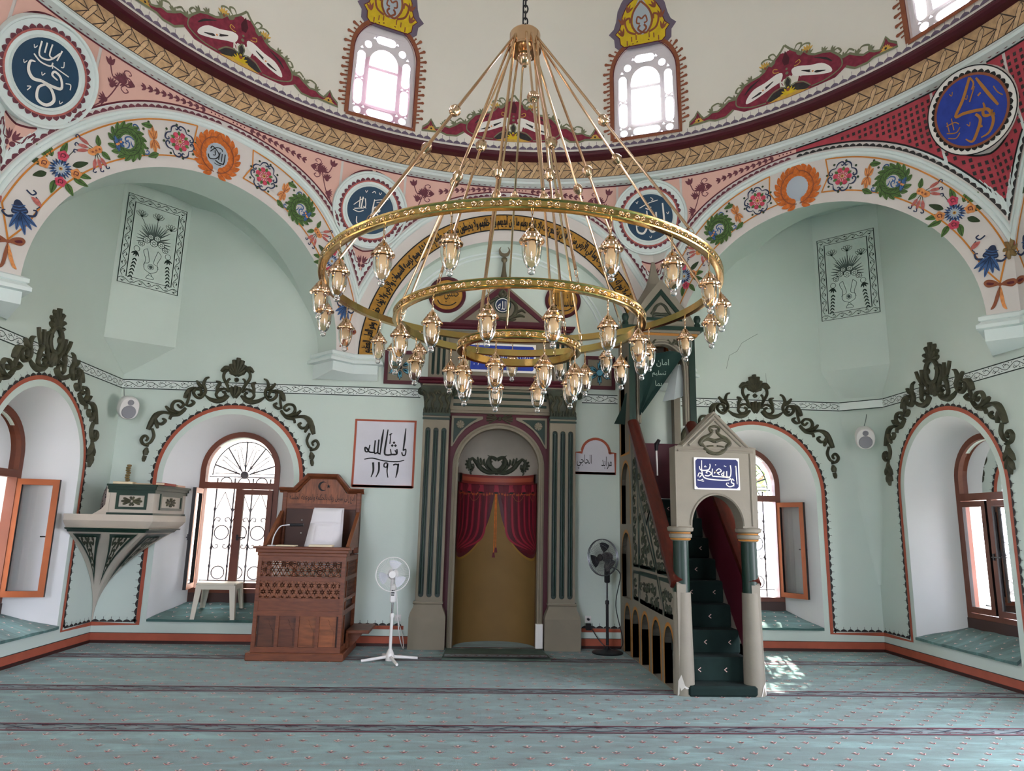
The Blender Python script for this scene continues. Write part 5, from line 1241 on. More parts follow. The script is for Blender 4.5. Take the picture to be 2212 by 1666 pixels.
for q in ((300, 240), (320, 240), (310, 222)): x, z = K(*q); p.fill([(x-.02, z), (x, z+.022), (x+.02, z), (x, z-.022)], BLACK, 3)
p.build('lettering', t, smooth=False)
t = thing('painted_inscription', 'white arched painted label with orange border and black script right of the mihrab', 'inscription', (1.3, 0, 2.36))
out = [(1.0, 2.36), (1.58, 2.36), (1.58, 2.65), (1.5, 2.65)]+arc(1.3, 2.65, .2, .2, 0, 180, 16)+[(1.0, 2.65)]
p = Paint(FR_FRONT); p.fill(out, mat('pale_lilac_white', '#cfcdd4'), 0); p.build('ground', t, smooth=False)
p = Paint(FR_FRONT); p.stroke(out+[out[0], out[1]], .036, TERRA, 2, 0); p.build('border', t, smooth=False)
p = Paint(FR_FRONT); letter(p, 'الحاجي', 1.03, 1.24, 2.42, 2.62, BLACK, 3); letter(p, 'مرابد', 1.38, 1.53, 2.42, 2.6, BLACK, 3); p.build('lettering', t, smooth=False)
# ================================================================ minbar (stepped pulpit with portal and canopy)
mb_ = thing('minbar', 'tall beige and green pulpit stair with gabled portal, red handrails and pointed canopy', 'pulpit', (2.07, -1.4, 0))
FS = lambda side: (frame((1.64, 0, 0), (0, 1, 0), (0, 0, 1), (-1, 0, 0)) if side < 0 else frame((2.50, 0, 0), (0, 1, 0), (0, 0, 1), (1, 0, 0)))
def archhole(c, hw, z0, zt, n=12): return [(c-hw, z0)]+[(c-hw*cos(pi*i/n), zt-hw*1.15+hw*1.15*sin(pi*i/n)) for i in range(n+1)]+[(c+hw, z0)]
LOW = [-.44, -.89, -1.37, -1.87, -2.36]
for side in (-1, 1):
    fs_ = FS(side)
    out = [(-2.7, 0), (-2.7, 1.06), (-.78, 3.0), (-.78, 4.2), (0, 4.2), (0, 0)]
    holes_ = [archhole(c, .185, .012, .63) for c in LOW]+[archhole(-.4, .27, .7, 1.57), archhole(-.4, .27, 1.66, 2.5)]
    up_ = [(-.66, 2.6), (-.12, 2.6), (-.12, 3.95), (-.66, 3.95)]
    b = MB(fs_); b.prism([out]+holes_+[up_ if side < 0 else archhole(-.4, .26, 2.6, 3.9)], -.09, 0, STONE); sp = b.build('side_wall', mb_, smooth=False)
    if side < 0:
        b = MB(fs_)
        for L in holes_[5:]+[up_]: b.prism([(a, z) for a, z in L], -.06, -.058, STONE, caps=(0, 1))
        b.build('niche_back', sp, smooth=False)
    for L in holes_+([up_] if side < 0 else []):
        q = Paint(fs_); P = L if len(L) > 4 else [L[3], L[0], L[1], L[2]]
        q.stroke(P if len(L) > 4 else L+[L[0]], .04, mat('ochre_edge_paint', '#a8702e', .6), 1, 0); q.build('ochre_edging', sp, smooth=False)
        g = MB(fs_); n = len(L); g.add([(a, z, -.001) for a, z in L]+[(a, z, -.088) for a, z in L], [(i, i+1, n+i+1, n+i) for i in range(n-1)], DGREEN); g.build('green_reveal', sp, smooth=False)
# green framed panels with carved scrolls on the visible side
PAN = [[(-.8, 1.15), (-1.1, 1.15), (-1.08, 2.0), (-.93, 2.78), (-.8, 2.85)], [(-1.15, 1.15), (-1.88, 1.15), (-1.15, 1.93)], [(-1.96, 1.14), (-2.44, 1.14), (-1.77, 1.82), (-1.57, 1.66)], [(-1.74, 1.88), (-1.5, 1.66), (-1.16, 2.03), (-1.0, 2.6), (-1.08, 2.56)], [(-.8, .75), (-1.06, .75), (-1.1, 1.07), (-.8, 1.07)], [(-1.14, .74), (-2.14, .72), (-1.94, 1.07), (-1.14, 1.07)], [(-2.22, .72), (-2.62, .72), (-2.62, .96), (-2.5, 1.07), (-2.02, 1.07)]]
def inside(p, poly):
    c = False
    for (x0, y0), (x1, y1) in zip(poly, poly[1:]+poly[:1]):
        if (y0 > p[1]) != (y1 > p[1]) and p[0] < (x1-x0)*(p[1]-y0)/(y1-y0)+x0: c = not c
    return c
def edist(p, poly):
    d = 9
    for (x0, y0), (x1, y1) in zip(poly, poly[1:]+poly[:1]):
        L2 = (x1-x0)**2+(y1-y0)**2; t = max(0, min(1, ((p[0]-x0)*(x1-x0)+(p[1]-y0)*(y1-y0))/L2)); d = min(d, hypot(p[0]-x0-t*(x1-x0), p[1]-y0-t*(y1-y0)))
    return d
rnd = random.Random(3)
for poly in PAN:
    q = Paint(FS(-1)); q.stroke(poly+[poly[0], poly[1]], .055, DGREEN, 1, 0); pn = q.build('green_panel_border', mb_, smooth=False)
    b = MB(FS(-1)); xs = [p[0] for p in poly]; zs = [p[1] for p in poly]; pts = []
    z = min(zs)+.07
    while z < max(zs):
        x = min(xs)+.05
        while x < max(xs):
            pt = (x+rnd.uniform(-.015, .015), z+rnd.uniform(-.015, .015))
            if inside(pt, poly) and edist(pt, poly) > .06: pts.append((pt, edist(pt, poly)))
            x += .125
        z += .125
    for (x, z), d in pts:
        r = min(.066, d-.012); a0 = rnd.uniform(0, 6.28); s = rnd.choice((-1, 1))
        sp_ = [(x+r*(1-.75*i/8)*cos(a0+s*i*.75), z+r*(1-.75*i/8)*sin(a0+s*i*.75)) for i in range(9)]
        b.relief(sp_, [.014, .032, .024, .02], .026, OLIVE2, smooth=2)
        b.relief([(x+r*.7*cos(a0+2), z+r*.7*sin(a0+2)), (x+r*1.25*cos(a0+2.6), z+r*1.25*sin(a0+2.6))], [.014, .034, .008], .024, OLIVE2, smooth=0)
    b.build('carved_scroll', pn, kind='stuff')
# stairs
for i in range(9):
    b = MB(); y0 = -2.74+.215*i; z1 = .1+.235*i
    b.bbox(1.72, 2.42, y0, y0+.26 if i < 8 else -.02, max(0, z1-.24), z1, CARPET2, .02); st = b.build('stair_step', mb_, ang=.5)
    q = Paint(frame((0, 0, 0), (1, 0, 0), (0, 0, 1), (0, -1, 0)))
    q.fr = (lambda yy: (lambda a, z, h=0: (a, yy-h-.003, z)))(y0)
    for x in (1.9, 2.17) if i % 2 else (2.04, 2.3):
        q = Paint((lambda yy: (lambda a, z, h=0: (a, yy-h-.003, z)))(y0)); q.stroke([(x+.015, z1-.1), (x-.012, z1-.12), (x+.015, z1-.14)], .009, CPK, 1, 0)
        if i: q.build('step_motif', st, smooth=False)
b = MB(); b.box(1.74, 2.4, -.74, -.7, 2.0, 2.72, MAROON); b.build('seat_back', mb_, smooth=False)
# handrails
for x in (1.60, 2.385):
    b = MB(); sl_ = Vector((0, 1.92, 1.94)).normalized(); nz = Vector((0, -sl_.z, sl_.y))
    A0, A1 = Vector((0, -2.66, 1.06)), Vector((0, -.76, 2.98)); rows = []
    for P in (A0, A1): rows.append([tuple(P+Vector((x+dx, 0, 0))+nz*dz) for dx, dz in ((.0, -.06), (-.012, -.04), (-.012, .02), (.01, .05), (.04, .065), (.09, .065), (.12, .05), (.142, .02), (.142, -.04), (.13, -.06))])
    b.grid(rows, MAHOG, closed=True)
    for R_ in rows: b.add(R_, [tuple(range(10))], MAHOG)
    b.build('handrail', mb_, ang=.6)
# inner wooden cheek of the stair
b = MB(); b.add([(2.405, -2.62, .2), (2.405, -2.62, 1.06), (2.405, -.78, 2.95), (2.405, -.78, 2.1)], [(0, 1, 2, 3)], MAROON); b.add([(1.735, -2.62, .2), (1.735, -2.62, 1.06), (1.735, -.78, 2.95), (1.735, -.78, 2.1)], [(0, 1, 2, 3)], MAROON); b.build('stair_cheek', mb_, smooth=False)
# portal
FP = frame((2.07, -2.52, 0), (1, 0, 0), (0, 0, 1), (0, -1, 0))
for sg in (-1, 1):
    b = MB(); b.lathe([(.105, 0), (.105, .2), (.098, .5), (.09, .98), (.0, .98)], 14, STONE, (2.07+sg*.36, -2.62, 0)); po = b.build('portal_column', mb_, ang=.8)
    b = MB(); b.lathe([(.082, .98), (.08, 1.5)], 14, DGREEN, (2.07+sg*.36, -2.62, 0)); b.build('green_shaft', po)
    b = MB(); b.lathe([(.085, 1.49), (.1, 1.5), (.1, 1.515), (.115, 1.525), (.118, 1.555), (.1, 1.565), (.1, 1.575), (.13, 1.59), (.135, 1.62), (.12, 1.635), (0, 1.635)], 16, STONE, (2.07+sg*.36, -2.62, 0)); b.build('column_capital', po, ang=.8)
    b = MB()
    for r, z in ((.101, 1.507), (.101, 1.57)): b.lathe([(r, z-.008), (r+.004, z), (r, z+.008)], 16, mat('ochre_edge_paint', '#a8702e'), (2.07+sg*.36, -2.62, 0))
    b.build('capital_band', po)
    p = Paint(lambda a, z, h=0: (2.07+sg*.36+(.106+h)*sin(a), -2.62-(.106+h)*cos(a), z)); p.fill([(-.9, .0), (-.8, .14), (-.5, .2), (-.2, .1), (.1, .08), (.5, .06), (.9, .1), (1.0, 0)] if sg < 0 else [(.2, 0), (.5, .1), (.9, .13), (1.2, 0)], mat('bare_plaster', '#cfcbc2', .9), 1); p.build('chipped_plaster', po, smooth=False)
b = MB(FP); op = [(-.265, 1.63)]+arc(0, 1.65, .265, .31, 180, 0, 20)+[(.265, 1.63)]
b.prism([[(-.43, 1.63), (-.43, 2.46), (-.36, 2.47), (0, 2.84), (.36, 2.47), (.43, 2.46), (.43, 1.63), (.265, 1.63)]+arc(0, 1.65, .265, .31, 0, 180, 20)+[(-.265, 1.63)]], 0, .21, STONE); por = b.build('portal', mb_, smooth=False)
b = MB(FP)
for st in ([(-.35, 2.46), (0, 2.8), (.35, 2.46)], [(-.28, 2.475), (0, 2.745), (.28, 2.475)]): b.tube([(x, z, .215) for x, z in st], .014, 6, STONE)
for z, w in ((2.45, .43), (2.415, .4)): b.tube([(-w, z, .212), (w, z, .212)], .014, 6, STONE)
b.tube([(.37, 2.4, .21), (.37, 1.65, .21)], .012, 6, STONE); b.tube([(x, z, .212) for x, z in arc(0, 1.65, .28, .325, 0, 180, 20)], .01, 6, STONE)
b.build('portal_moulding', por)
b = MB(FP)
for sg in (1, -1):
    for st, w in (([(0, 2.68), (.05, 2.66), (.04, 2.62), (.02, 2.64)], .03), ([(.02, 2.62), (.06, 2.58), (.12, 2.55), (.16, 2.5), (.13, 2.47)], [.03, .04, .045, .04]), ([(0, 2.52), (.08, 2.54), (.14, 2.51)], [.05, .04, .02]), ([(.14, 2.49), (.1, 2.43), (.05, 2.4), (0, 2.39)], [.03, .045, .05, .04]), ([(.02, 2.47), (.08, 2.46), (.1, 2.44)], [.02, .03, .02])): b.relief([(sg*x, z) for x, z in st], w, .03, OLIVE, base=.205)
b.build('gable_ornament', por)
b = MB(FP); b.box(-.235, .245, 2.015, 2.345, .21, .225, WHITEPL); pq = b.build('plaque', por, smooth=False)
BP = frame(FP(0, 0, .225), (1, 0, 0), (0, 0, 1), (0, -1, 0)); p = Paint(BP)
cx0, cx1, cz0, cz1 = -.22, .23, 2.03, 2.33
p.fill([(cx0, cz0+.02), (cx0+.02, cz0), (cx1-.02, cz0), (cx1, cz0+.02), (cx1, cz1-.02), (cx1-.02, cz1), (cx0+.02, cz1), (cx0, cz1-.02)], mat('navy_enamel', '#141d56', .35), 1); p.build('blue_enamel', pq, smooth=False)
KQ = lambda x, y: (cx0+(x-365)/460*(cx1-cx0), cz1-(y-632)/340*(cz1-cz0)); p = Paint(BP)
ink(p, [([KQ(*q) for q in st], w) for st, w in [([(430, 650), (428, 760), (440, 830), (470, 860), (540, 872), (640, 878), (720, 872), (730, 850), (640, 838), (575, 835), (540, 825), (545, 745)], [.008, .013, .012, .011, .012, .01]), ([(380, 880), (410, 885), (440, 870)], .009), ([(385, 840), (400, 800), (430, 815), (400, 850)], .01), ([(405, 720), (410, 755), (440, 768), (500, 760), (520, 720), (518, 690)], [.008, .012, .012, .008]), ([(490, 800), (475, 790), (500, 775), (530, 800), (500, 830), (460, 826)], .011), ([(560, 800), (610, 745), (640, 770), (600, 790), (570, 770), (620, 815)], .01), ([(740, 700), (745, 760), (735, 830), (700, 832), (698, 770)], .012), ([(698, 832), (665, 830), (668, 775)], .011), ([(665, 828), (640, 815), (655, 790)], .01), ([(800, 705), (802, 800), (806, 920)], [.008, .014, .008]), ([(790, 720), (800, 705)], .008), ([(775, 880), (755, 860), (745, 900), (770, 915), (760, 940), (720, 950), (690, 925), (700, 905)], [.01, .012, .011, .008])]], WHITEP, 4)
for q in ((467, 715), (460, 725), (475, 725), (675, 710), (690, 715), (580, 700), (770, 940), (712, 910), (430, 893), (445, 893)): x, z = KQ(*q); p.disc(x, z, .006, WHITEP, 4, 5)
p.build('lettering', pq, smooth=False)
# canopy
FK = frame((2.07, -.66, 0), (1, 0, 0), (0, 0, 1), (0, -1, 0))
b = MB(FK); aw = .3
b.prism([[(-.45, 2.98), (-.45, 4.2), (.45, 4.2), (.45, 2.98), (aw, 2.98), (aw, 3.72)]+arc(0, 3.72, aw, .36, 0, 180, 20)+[(-aw, 2.98)]], 0, .12, STONE); kf = b.build('canopy_front', mb_, smooth=False)
b = MB(FK)
for r in (.31, .34): b.tube([(-r, 2.98, .125), (-r, 3.72, .125)]+[(x, z, .125) for x, z in arc(0, 3.72, r, r*1.2, 180, 0, 20)]+[(r, 2.98, .125)], .014, 6, STONE)
b.build('arch_moulding', kf)
for sg in (-1, 1):
    b = MB(FK); b.box(min(sg*.37, sg*.455), max(sg*.37, sg*.455), 3.0, 4.2, .118, .128, DGREEN); b.build('green_pilaster', kf, smooth=False)
for sg in (1, -1):
    b = MB(FK)
    for st, w in (([(.08, 4.14), (.14, 4.08), (.2, 4.12), (.26, 4.05), (.3, 4.0)], [.03, .05, .05, .03]), ([(.2, 4.08), (.17, 4.15)], [.04, .02]), ([(.3, 4.0), (.33, 3.94), (.28, 3.93), (.27, 3.97)], [.03, .04, .03]), ([(.32, 3.9), (.35, 3.82), (.33, 3.78)], [.03, .05, .02])): b.relief([(sg*x, z) for x, z in st], w, .025, OLIVE, base=.12)
    b.build('scroll_ornament', kf)
b = MB(); c0_ = (2.07, -.4)
for z0, z1, g, m in ((4.2, 4.235, .5, mat('ochre_edge_paint', '#a8702e')), (4.235, 4.27, .53, STONE), (4.27, 4.32, .57, DGREEN)): b.box(c0_[0]-g, c0_[0]+g, c0_[1]-g+.12, min(-.0, c0_[1]+g), z0, z1, m)
b.build('canopy_cornice', mb_, smooth=False)
for sx in (-1, 1):
    b = MB(); b.lathe([(0, 4.32), (.04, 4.325), (.045, 4.36), (.03, 4.39), (.045, 4.42), (.05, 4.45), (.035, 4.49), (0, 4.5)], 12, DGREEN, (2.07+sx*.5, -.78, 0)); b.build('ball_finial', mb_)
b = MB(); prof = [(.47, 4.32), (.46, 4.4), (.4, 4.56), (.3, 4.72), (.18, 4.88), (.09, 5.05), (.05, 5.22), (.02, 5.4)]
for (r0, z0), (r1, z1) in zip(prof, prof[1:]):
    q0 = [(2.07+r0*x, -.4+r0*.82*y, z0) for x, y in ((-1, -1), (1, -1), (1, 1), (-1, 1))]; q1 = [(2.07+r1*x, -.4+r1*.82*y, z1) for x, y in ((-1, -1), (1, -1), (1, 1), (-1, 1))]
    b.add(q0+q1, [(i, (i+1) % 4, 4+(i+1) % 4, 4+i) for i in range(4)], STONE)
b.build('spire', mb_, smooth=False)
b = MB(FK); gfr = .155
b.prism([[(-.4, 4.33), (.4, 4.33), (.36, 4.5), (.22, 4.72), (0, 5.0), (-.22, 4.72), (-.36, 4.5)], [(-.29, 4.4), (-.27, 4.52), (0, 4.86), (.27, 4.52), (.29, 4.4)]], .08, .15, STONE); sg_ = b.build('spire_gable', mb_, smooth=False)
b = MB(FK); b.prism([[(-.29, 4.4), (.29, 4.4), (.27, 4.52), (0, 4.86), (-.27, 4.52)], [(-.235, 4.45), (-.21, 4.52), (0, 4.78), (.21, 4.52), (.235, 4.45)]], .1, .14, DGREEN); b.build('green_gable_border', sg_, smooth=False)
b = MB(FK); b.prism([(-.29, 4.4), (.29, 4.4), (.27, 4.52), (0, 4.86), (-.27, 4.52)], .09, .11, STONE, caps=(0, 1))
for sg in (1, -1):
    for st, w in (([(0, 4.66), (.06, 4.62), (.1, 4.55), (.14, 4.5)], [.03, .05, .03]), ([(0, 4.5), (.08, 4.5), (.12, 4.46)], [.05, .06, .02])): b.relief([(sg*x, z) for x, z in st], w, .025, OLIVE2, base=.11)
b.build('gable_scroll', sg_)
# banner hung in the canopy arch, its tail hanging out at the left
GINK2 = mat('grey_green_lettering', '#8fa39a', .8); GB = mat('dark_green_banner', '#0c2b26', .8); t = thing('banner', 'dark green banner with white script hanging in the pulpit canopy', 'banner', (1.9, -.84, 3.5))
b = MB(FK)
rows = []
for j in range(9):
    q = j/8; z = 3.95-.85*q; w = .6*(1-q)+.03; rows.append([(-.33+w*i/8, z-.02*sin(i*.8), .17+.02*sin(i*1.5+q*3)) for i in range(9)])
b.grid(rows, GB); b.build('cloth', t, ang=1)
p = Paint(lambda a, z, h=0: FK(a, z, .195+h)); letter(p, 'امان', -.1, .07, 3.74, 3.85, GINK2, 2); letter(p, 'تسليم', -.16, .03, 3.6, 3.69, GINK2, 2); letter(p, 'بما', -.12, -.03, 3.46, 3.55, GINK2, 2); p.build('lettering', t, smooth=False)
b = MB(); b.grid([[(1.62, -.5, 3.42), (1.62, -.62, 3.42)], [(1.56, -.5, 3.2), (1.58, -.74, 3.22)], [(1.46, -.52, 3.0), (1.55, -.8, 2.95)]], GB); b.build('banner_tail', t, ang=1)
t = thing('folded_plastic_sheet', 'grey folded plastic sheet stuck behind the green banner', 'sheet', (2.2, -.74, 3.3))
b = MB(FK); GP = mat('grey_plastic_sheet', '#9aa3a3', .3); b.grid([[(.02, 3.3, .03), (.16, 3.32, .09), (.3, 3.38, .05)], [(.12, 3.6, .04), (.2, 3.62, .1), (.3, 3.62, .06)], [(.2, 3.8, .03), (.24, 3.8, .06), (.29, 3.82, .04)]], GP); b.build('sheet', t, ang=.3)
t = thing('microphone', 'black microphone clipped on a white stick inside the pulpit stair', 'microphone', (1.92, -.95, 2.3))
b = MB(); b.tube([(1.93, -.95, 2.28), (1.92, -.96, 2.62)], .012, 8, WHITEPL); b.build('stick', t)
b = MB(); b.tube([(1.92, -.96, 2.6), (1.92, -.97, 2.7)], [.022, .028], 8, BLACKPL); b.tube([(1.92, -.97, 2.68), (1.95, -1.0, 2.74)], [.028, .022], 8, BLACKPL); b.build('head', t)
# ================================================================ carved wooden preaching seat
ku = thing('preaching_seat', 'carved walnut preaching seat with latticed front and high pedimented back', 'seat', (-2.46, -.65, 0))
X0, X1, Y0, Y1, ZT_ = -2.98, -1.94, -1.1, -.12, 1.24
FKF = frame((0, Y0, 0), (1, 0, 0), (0, 0, 1), (0, -1, 0)); FKR = frame((X1, 0, 0), (0, 1, 0), (0, 0, 1), (1, 0, 0))
b = MB(); b.box(X0+.045, X1-.045, Y0+.045, Y1, .08, .62, mat('dark_walnut_wood', '#3c2114', .5, var=.2)); b.build('carcass', ku, smooth=False)
b = MB(); b.bbox(X0-.045, X1+.045, Y0-.045, Y1, 0, .09, WALNUT, .01); b.build('plinth', ku, smooth=False)
def fieldrect(fr, x0, x1, z0, z1, name, parent=ku, m=WALNUT, d=.03): return MB(fr).box(x0, x1, z0, z1, -.03, d-.03, m)
# stiles and rails of front and side
def face_frame(fr, xa, xb, name):
    w = .045; zs = [(.09, .15), (.5, .56), (.66, .7), (.9, .95), (1.13, 1.19)]
    for x in (xa, xb-w): b = MB(fr); b.box(x, x+w, .09, 1.19, -.04, 0, WALNUT); b.build('stile', ku, smooth=False)
    for z0, z1 in zs: b = MB(fr); b.box(xa+w, xb-w, z0, z1, -.04, -.002, WALNUT); b.build('rail', ku, smooth=False)
face_frame(FKF, X0, X1, 'front'); face_frame(FKR, Y0+.041, Y1, 'side')
def lattice(fr, x0, x1, z0, z1, open_, m):
    b = MB(fr)
    if not open_: b.box(x0, x1, z0, z1, -.035, -.022, m)
    s = .075; d0, d1 = -.03, -.012
    def clip(a, c):
        t0, t1 = 0, 1; dx, dz = c[0]-a[0], c[1]-a[1]
        for p, q in ((-dx, a[0]-x0), (dx, x1-a[0]), (-dz, a[1]-z0), (dz, z1-a[1])):
            if abs(p) < 1e-9:
                if q < 0: return None
                continue
            r = q/p
            if p < 0: t0 = max(t0, r)
            else: t1 = min(t1, r)
        return None if t0 >= t1 else ((a[0]+dx*t0, a[1]+dz*t0), (a[0]+dx*t1, a[1]+dz*t1))
    L = 3
    for ang in (0, 60, 120):
        a = radians(ang); n = (-sin(a), cos(a)); u = (cos(a), sin(a))
        for i in range(-40, 41):
            for off in (-.013, .013):
                o = (x0+n[0]*(i*s+off), z0+n[1]*(i*s+off)); c = clip((o[0]-u[0]*L, o[1]-u[1]*L), (o[0]+u[0]*L, o[1]+u[1]*L))
                if c: b.tube([(c[0][0], c[0][1], d0+.008), (c[1][0], c[1][1], d0+.008)], .008, 4, m)
    return b.build('lattice_panel', ku, smooth=False)
lattice(FKF, X0+.045, X1-.045, .95, 1.13, True, WALNUT2); lattice(FKF, X0+.045, X1-.045, .7, .9, False, WALNUT2)
b = MB(FKF); b.box(X0+.045, X1-.045, .56, .66, -.035, -.018, WALNUT); b.build('plain_panel', ku, smooth=False)
wv = [mat('walnut_panel_%d' % i, c, .45, var=.3, vscale=6, stretch=(1, 1, 5)) for i, c in enumerate(('#54301e', '#5c3320', '#7a4627', '#824b2a'))]
xa = X0+.05; wp = (X1-X0-.1)/4
for i in range(4):
    x0 = xa+wp*i; b = MB(FKF); b.box(x0+.02, x0+wp-.02, .15, .5, -.04, -.028, wv[i]); pn = b.build('arched_panel', ku, smooth=False)
    c = x0+wp/2; half = [(0, .46), (.018, .44), (.022, .42), (.014, .41), (.032, .395), (.045, .37), (.045, .355), (.065, .34), (.075, .31), (.07, .28), (.075, .17)]
    o = [(c+x, z) for x, z in half]+[(c-x, z) for x, z in half[::-1][:-1]]
    b = MB(FKF); b.prism(o, -.028, -.02, wv[i]); b.build('carved_arch', pn, smooth=False)
    if i: b = MB(FKF); b.box(x0-.02, x0+.02, .15, .5, -.035, -.004, WALNUT); b.build('muntin', ku, smooth=False)
for y0, y1 in ((Y0+.045, Y0+.2), (Y0+.24, Y1-.05)): lattice(FKR, y0, y1, .95, 1.13, False, WALNUT); lattice(FKR, y0, y1, .7, .9, False, WALNUT)
b = MB(FKR); b.box(Y0+.2, Y0+.24, .15, 1.13, -.035, -.002, WALNUT); b.build('stile', ku, smooth=False)
# ledge
b = MB(); 
for z0, z1, g in ((1.19, 1.23, .01), (1.23, 1.27, .03), (1.27, 1.3, .055)): b.bbox(X0-g, X1+g, Y0-g, Y0+.22, z0, z1, WALNUT, .006)
b.build('front_ledge', ku, smooth=False)
# back with posts, cornice and gable
BY = -.16
b = MB(); b.box(X0+.05, X1-.05, BY, BY+.05, 1.0, 1.78, mat('brown_leather', '#4a2e22', .5, var=.15)); b.build('leather_back', ku, smooth=False)
FB = frame((0, BY, 0), (1, 0, 0), (0, 0, 1), (0, -1, 0)); xc = (X0+X1)/2
for dx in (-.25, 0, .25):
    for z in (1.45, 1.62): b = MB(FB); b.lathe([(0, .018), (.012, .014), (.016, 0)], 8, mat('brown_leather', '#4a2e22')) if False else b.relief([(xc+dx-.008, z), (xc+dx+.008, z)], .018, .012, mat('button_silver', '#b8b4ae', .3, metal=.6)); b.build('button', ku)
for x in (X0, X1-.06): b = MB(); b.bbox(x, x+.06, BY-.04, BY+.06, 1.2, 2.0, WALNUT, .008); b.build('back_post', ku, smooth=False)
b = MB(FB); b.box(X0+.06, X1-.06, 1.84, 1.99, -.05, .015, WALNUT2); b.prism([(X0+.2, 1.98), (X1-.2, 1.98), (X1-.34, 2.19), (X0+.34, 2.19)], -.05, .012, WALNUT2); hb = b.build('head_board', ku, smooth=False)
b = MB(FB); b.box(X0+.06, X1-.06, 1.77, 1.84, -.05, .03, WALNUT); b.build('rail', ku, smooth=False)
p = Paint(lambda a, z, h=0: FB(a, z, .017+h)); letter(p, 'ادع إلى سبيل ربك بالحكمة والموعظة الحسنة', X0+.09, X1-.09, 1.85, 1.97, BLACK, 1)
q = p.at(xc+.0, 2.075); q.fill([(.065*cos(radians(t)), .065*sin(radians(t))) for t in range(45, 316, 15)]+[(.018+.052*cos(radians(t)), .052*sin(radians(t))) for t in range(305, 54, -15)], BLACK, 1)
q.fill([(.075+(.03 if i % 2 == 0 else .012)*cos(radians(i*36+18)), (.03 if i % 2 == 0 else .012)*sin(radians(i*36+18))) for i in range(10)], BLACK, 1)
p.build('inlaid_inscription', hb, smooth=False)
b = MB(FB)
prof = [(-.01, .0), (-.01, .03), (.02, .05), (.03, .09), (.06, .11), (.07, .11)]
path = [(X0-.04, 2.0), (X0+.17, 2.0), (X0+.34, 2.19), (X1-.34, 2.19), (X1-.17, 2.0), (X1+.04, 2.0)]
def offp(P, d):
    out = []
    for i, p_ in enumerate(P):
        n = []
        for a, c in ((i-1, i), (i, i+1)):
            if 0 <= a and c < len(P): tx, tz = P[c][0]-P[a][0], P[c][1]-P[a][1]; L = hypot(tx, tz); n.append((-tz/L, tx/L))
        nx, nz = sum(v[0] for v in n)/len(n), sum(v[1] for v in n)/len(n); L2 = nx*nx+nz*nz
        out.append((p_[0]+nx/L2*d, p_[1]+nz/L2*d))
    return out
b.grid([[(x, z, c) for x, z in offp(path, d)] for d, c in ((-.02, -.05), (-.02, .03), (.0, .05), (.01, .08), (.04, .1), (.05, .1), (.05, -.05))], WALNUT); b.build('cornice', ku, ang=.3)
# sloping arm panels
for x in (X0, X1-.035):
    b = MB(frame((x, 0, 0), (0, 1, 0), (0, 0, 1), (1, 0, 0))); b.prism([(Y0+.2, 1.28), (Y1-.02, 1.28), (Y1-.02, 1.7), (Y1-.1, 1.7)], 0, .035, WALNUT); b.build('arm_panel', ku, smooth=False)
    b = MB(); b.tube([(x+.017, Y0+.18, 1.29), (x+.017, Y1-.1, 1.72)], .03, 4, WALNUT2); b.build('arm_rail', ku, smooth=False)
# step at the side
b = MB(); b.bbox(X1+.0, X1+.28, -.75, -.12, .26, .3, WALNUT, .006); b.box(X1, X1+.03, -.75, -.12, .09, .26, WALNUT); b.add([(X1+.02, -.6, .26), (X1+.2, -.6, .26), (X1+.02, -.6, .05), (X1+.02, -.56, .26), (X1+.2, -.56, .26), (X1+.02, -.56, .05)], [(0, 1, 2), (3, 5, 4), (1, 4, 5, 2)], WALNUT); b.build('side_step', ku, smooth=False)
# white leather chair standing inside
LEA = mat('white_leather', '#d8d6d8', .45, bump=.1, bscale=25); ch = thing('office_chair', 'white leather office chair standing inside the wooden preaching seat', 'chair', (-2.32, -.6, .622))
FC = lambda x, z, c=0: (-2.32+x+(z-1.3)*.06, -.62-c+(z-1.3)*.2, z)
def cushion(b, hw, hh, zc, d, m, top=1.0, n=10):
    rows = []
    for j in range(n+1):
        v = -1+2*j/n; R_ = []
        for i in range(n+1):
            u = -1+2*i/n; w = hw*(1+(top-1)*(v+1)/2); e = (1-abs(u)**4)*(1-abs(v)**4); R_.append((u*w, zc+v*hh, d*e**.5))
        rows.append(R_)
    b.grid(rows, m); b.grid([[(x, z, -.02) for x, z, c in R_] for R_ in rows], m)
b = MB(FC); cushion(b, .25, .33, 1.45, .09, LEA, .76); bk = b.build('backrest', ch, ang=1.2)
for z, hh, hw in ((1.67, .09, .19), (1.46, .13, .14), (1.26, .12, .16)): b = MB(lambda x, zz, c=0: FC(x, zz, c+.075)); cushion(b, hw, hh, z, .025, LEA, .95); b.build('cushion_pad', bk, ang=1.2)
b = MB(); b.bbox(-2.55, -2.09, -1.0, -.6, 1.06, 1.15, LEA, .03); b.build('seat', ch, ang=.6)
b = MB(); b.lathe([(.03, 1.06), (.03, .7), (.05, .68), (.2, .66), (.22, .64), (.22, .622)], 14, BLACKPL, (-2.32, -.72, 0)); b.build('pedestal', ch)
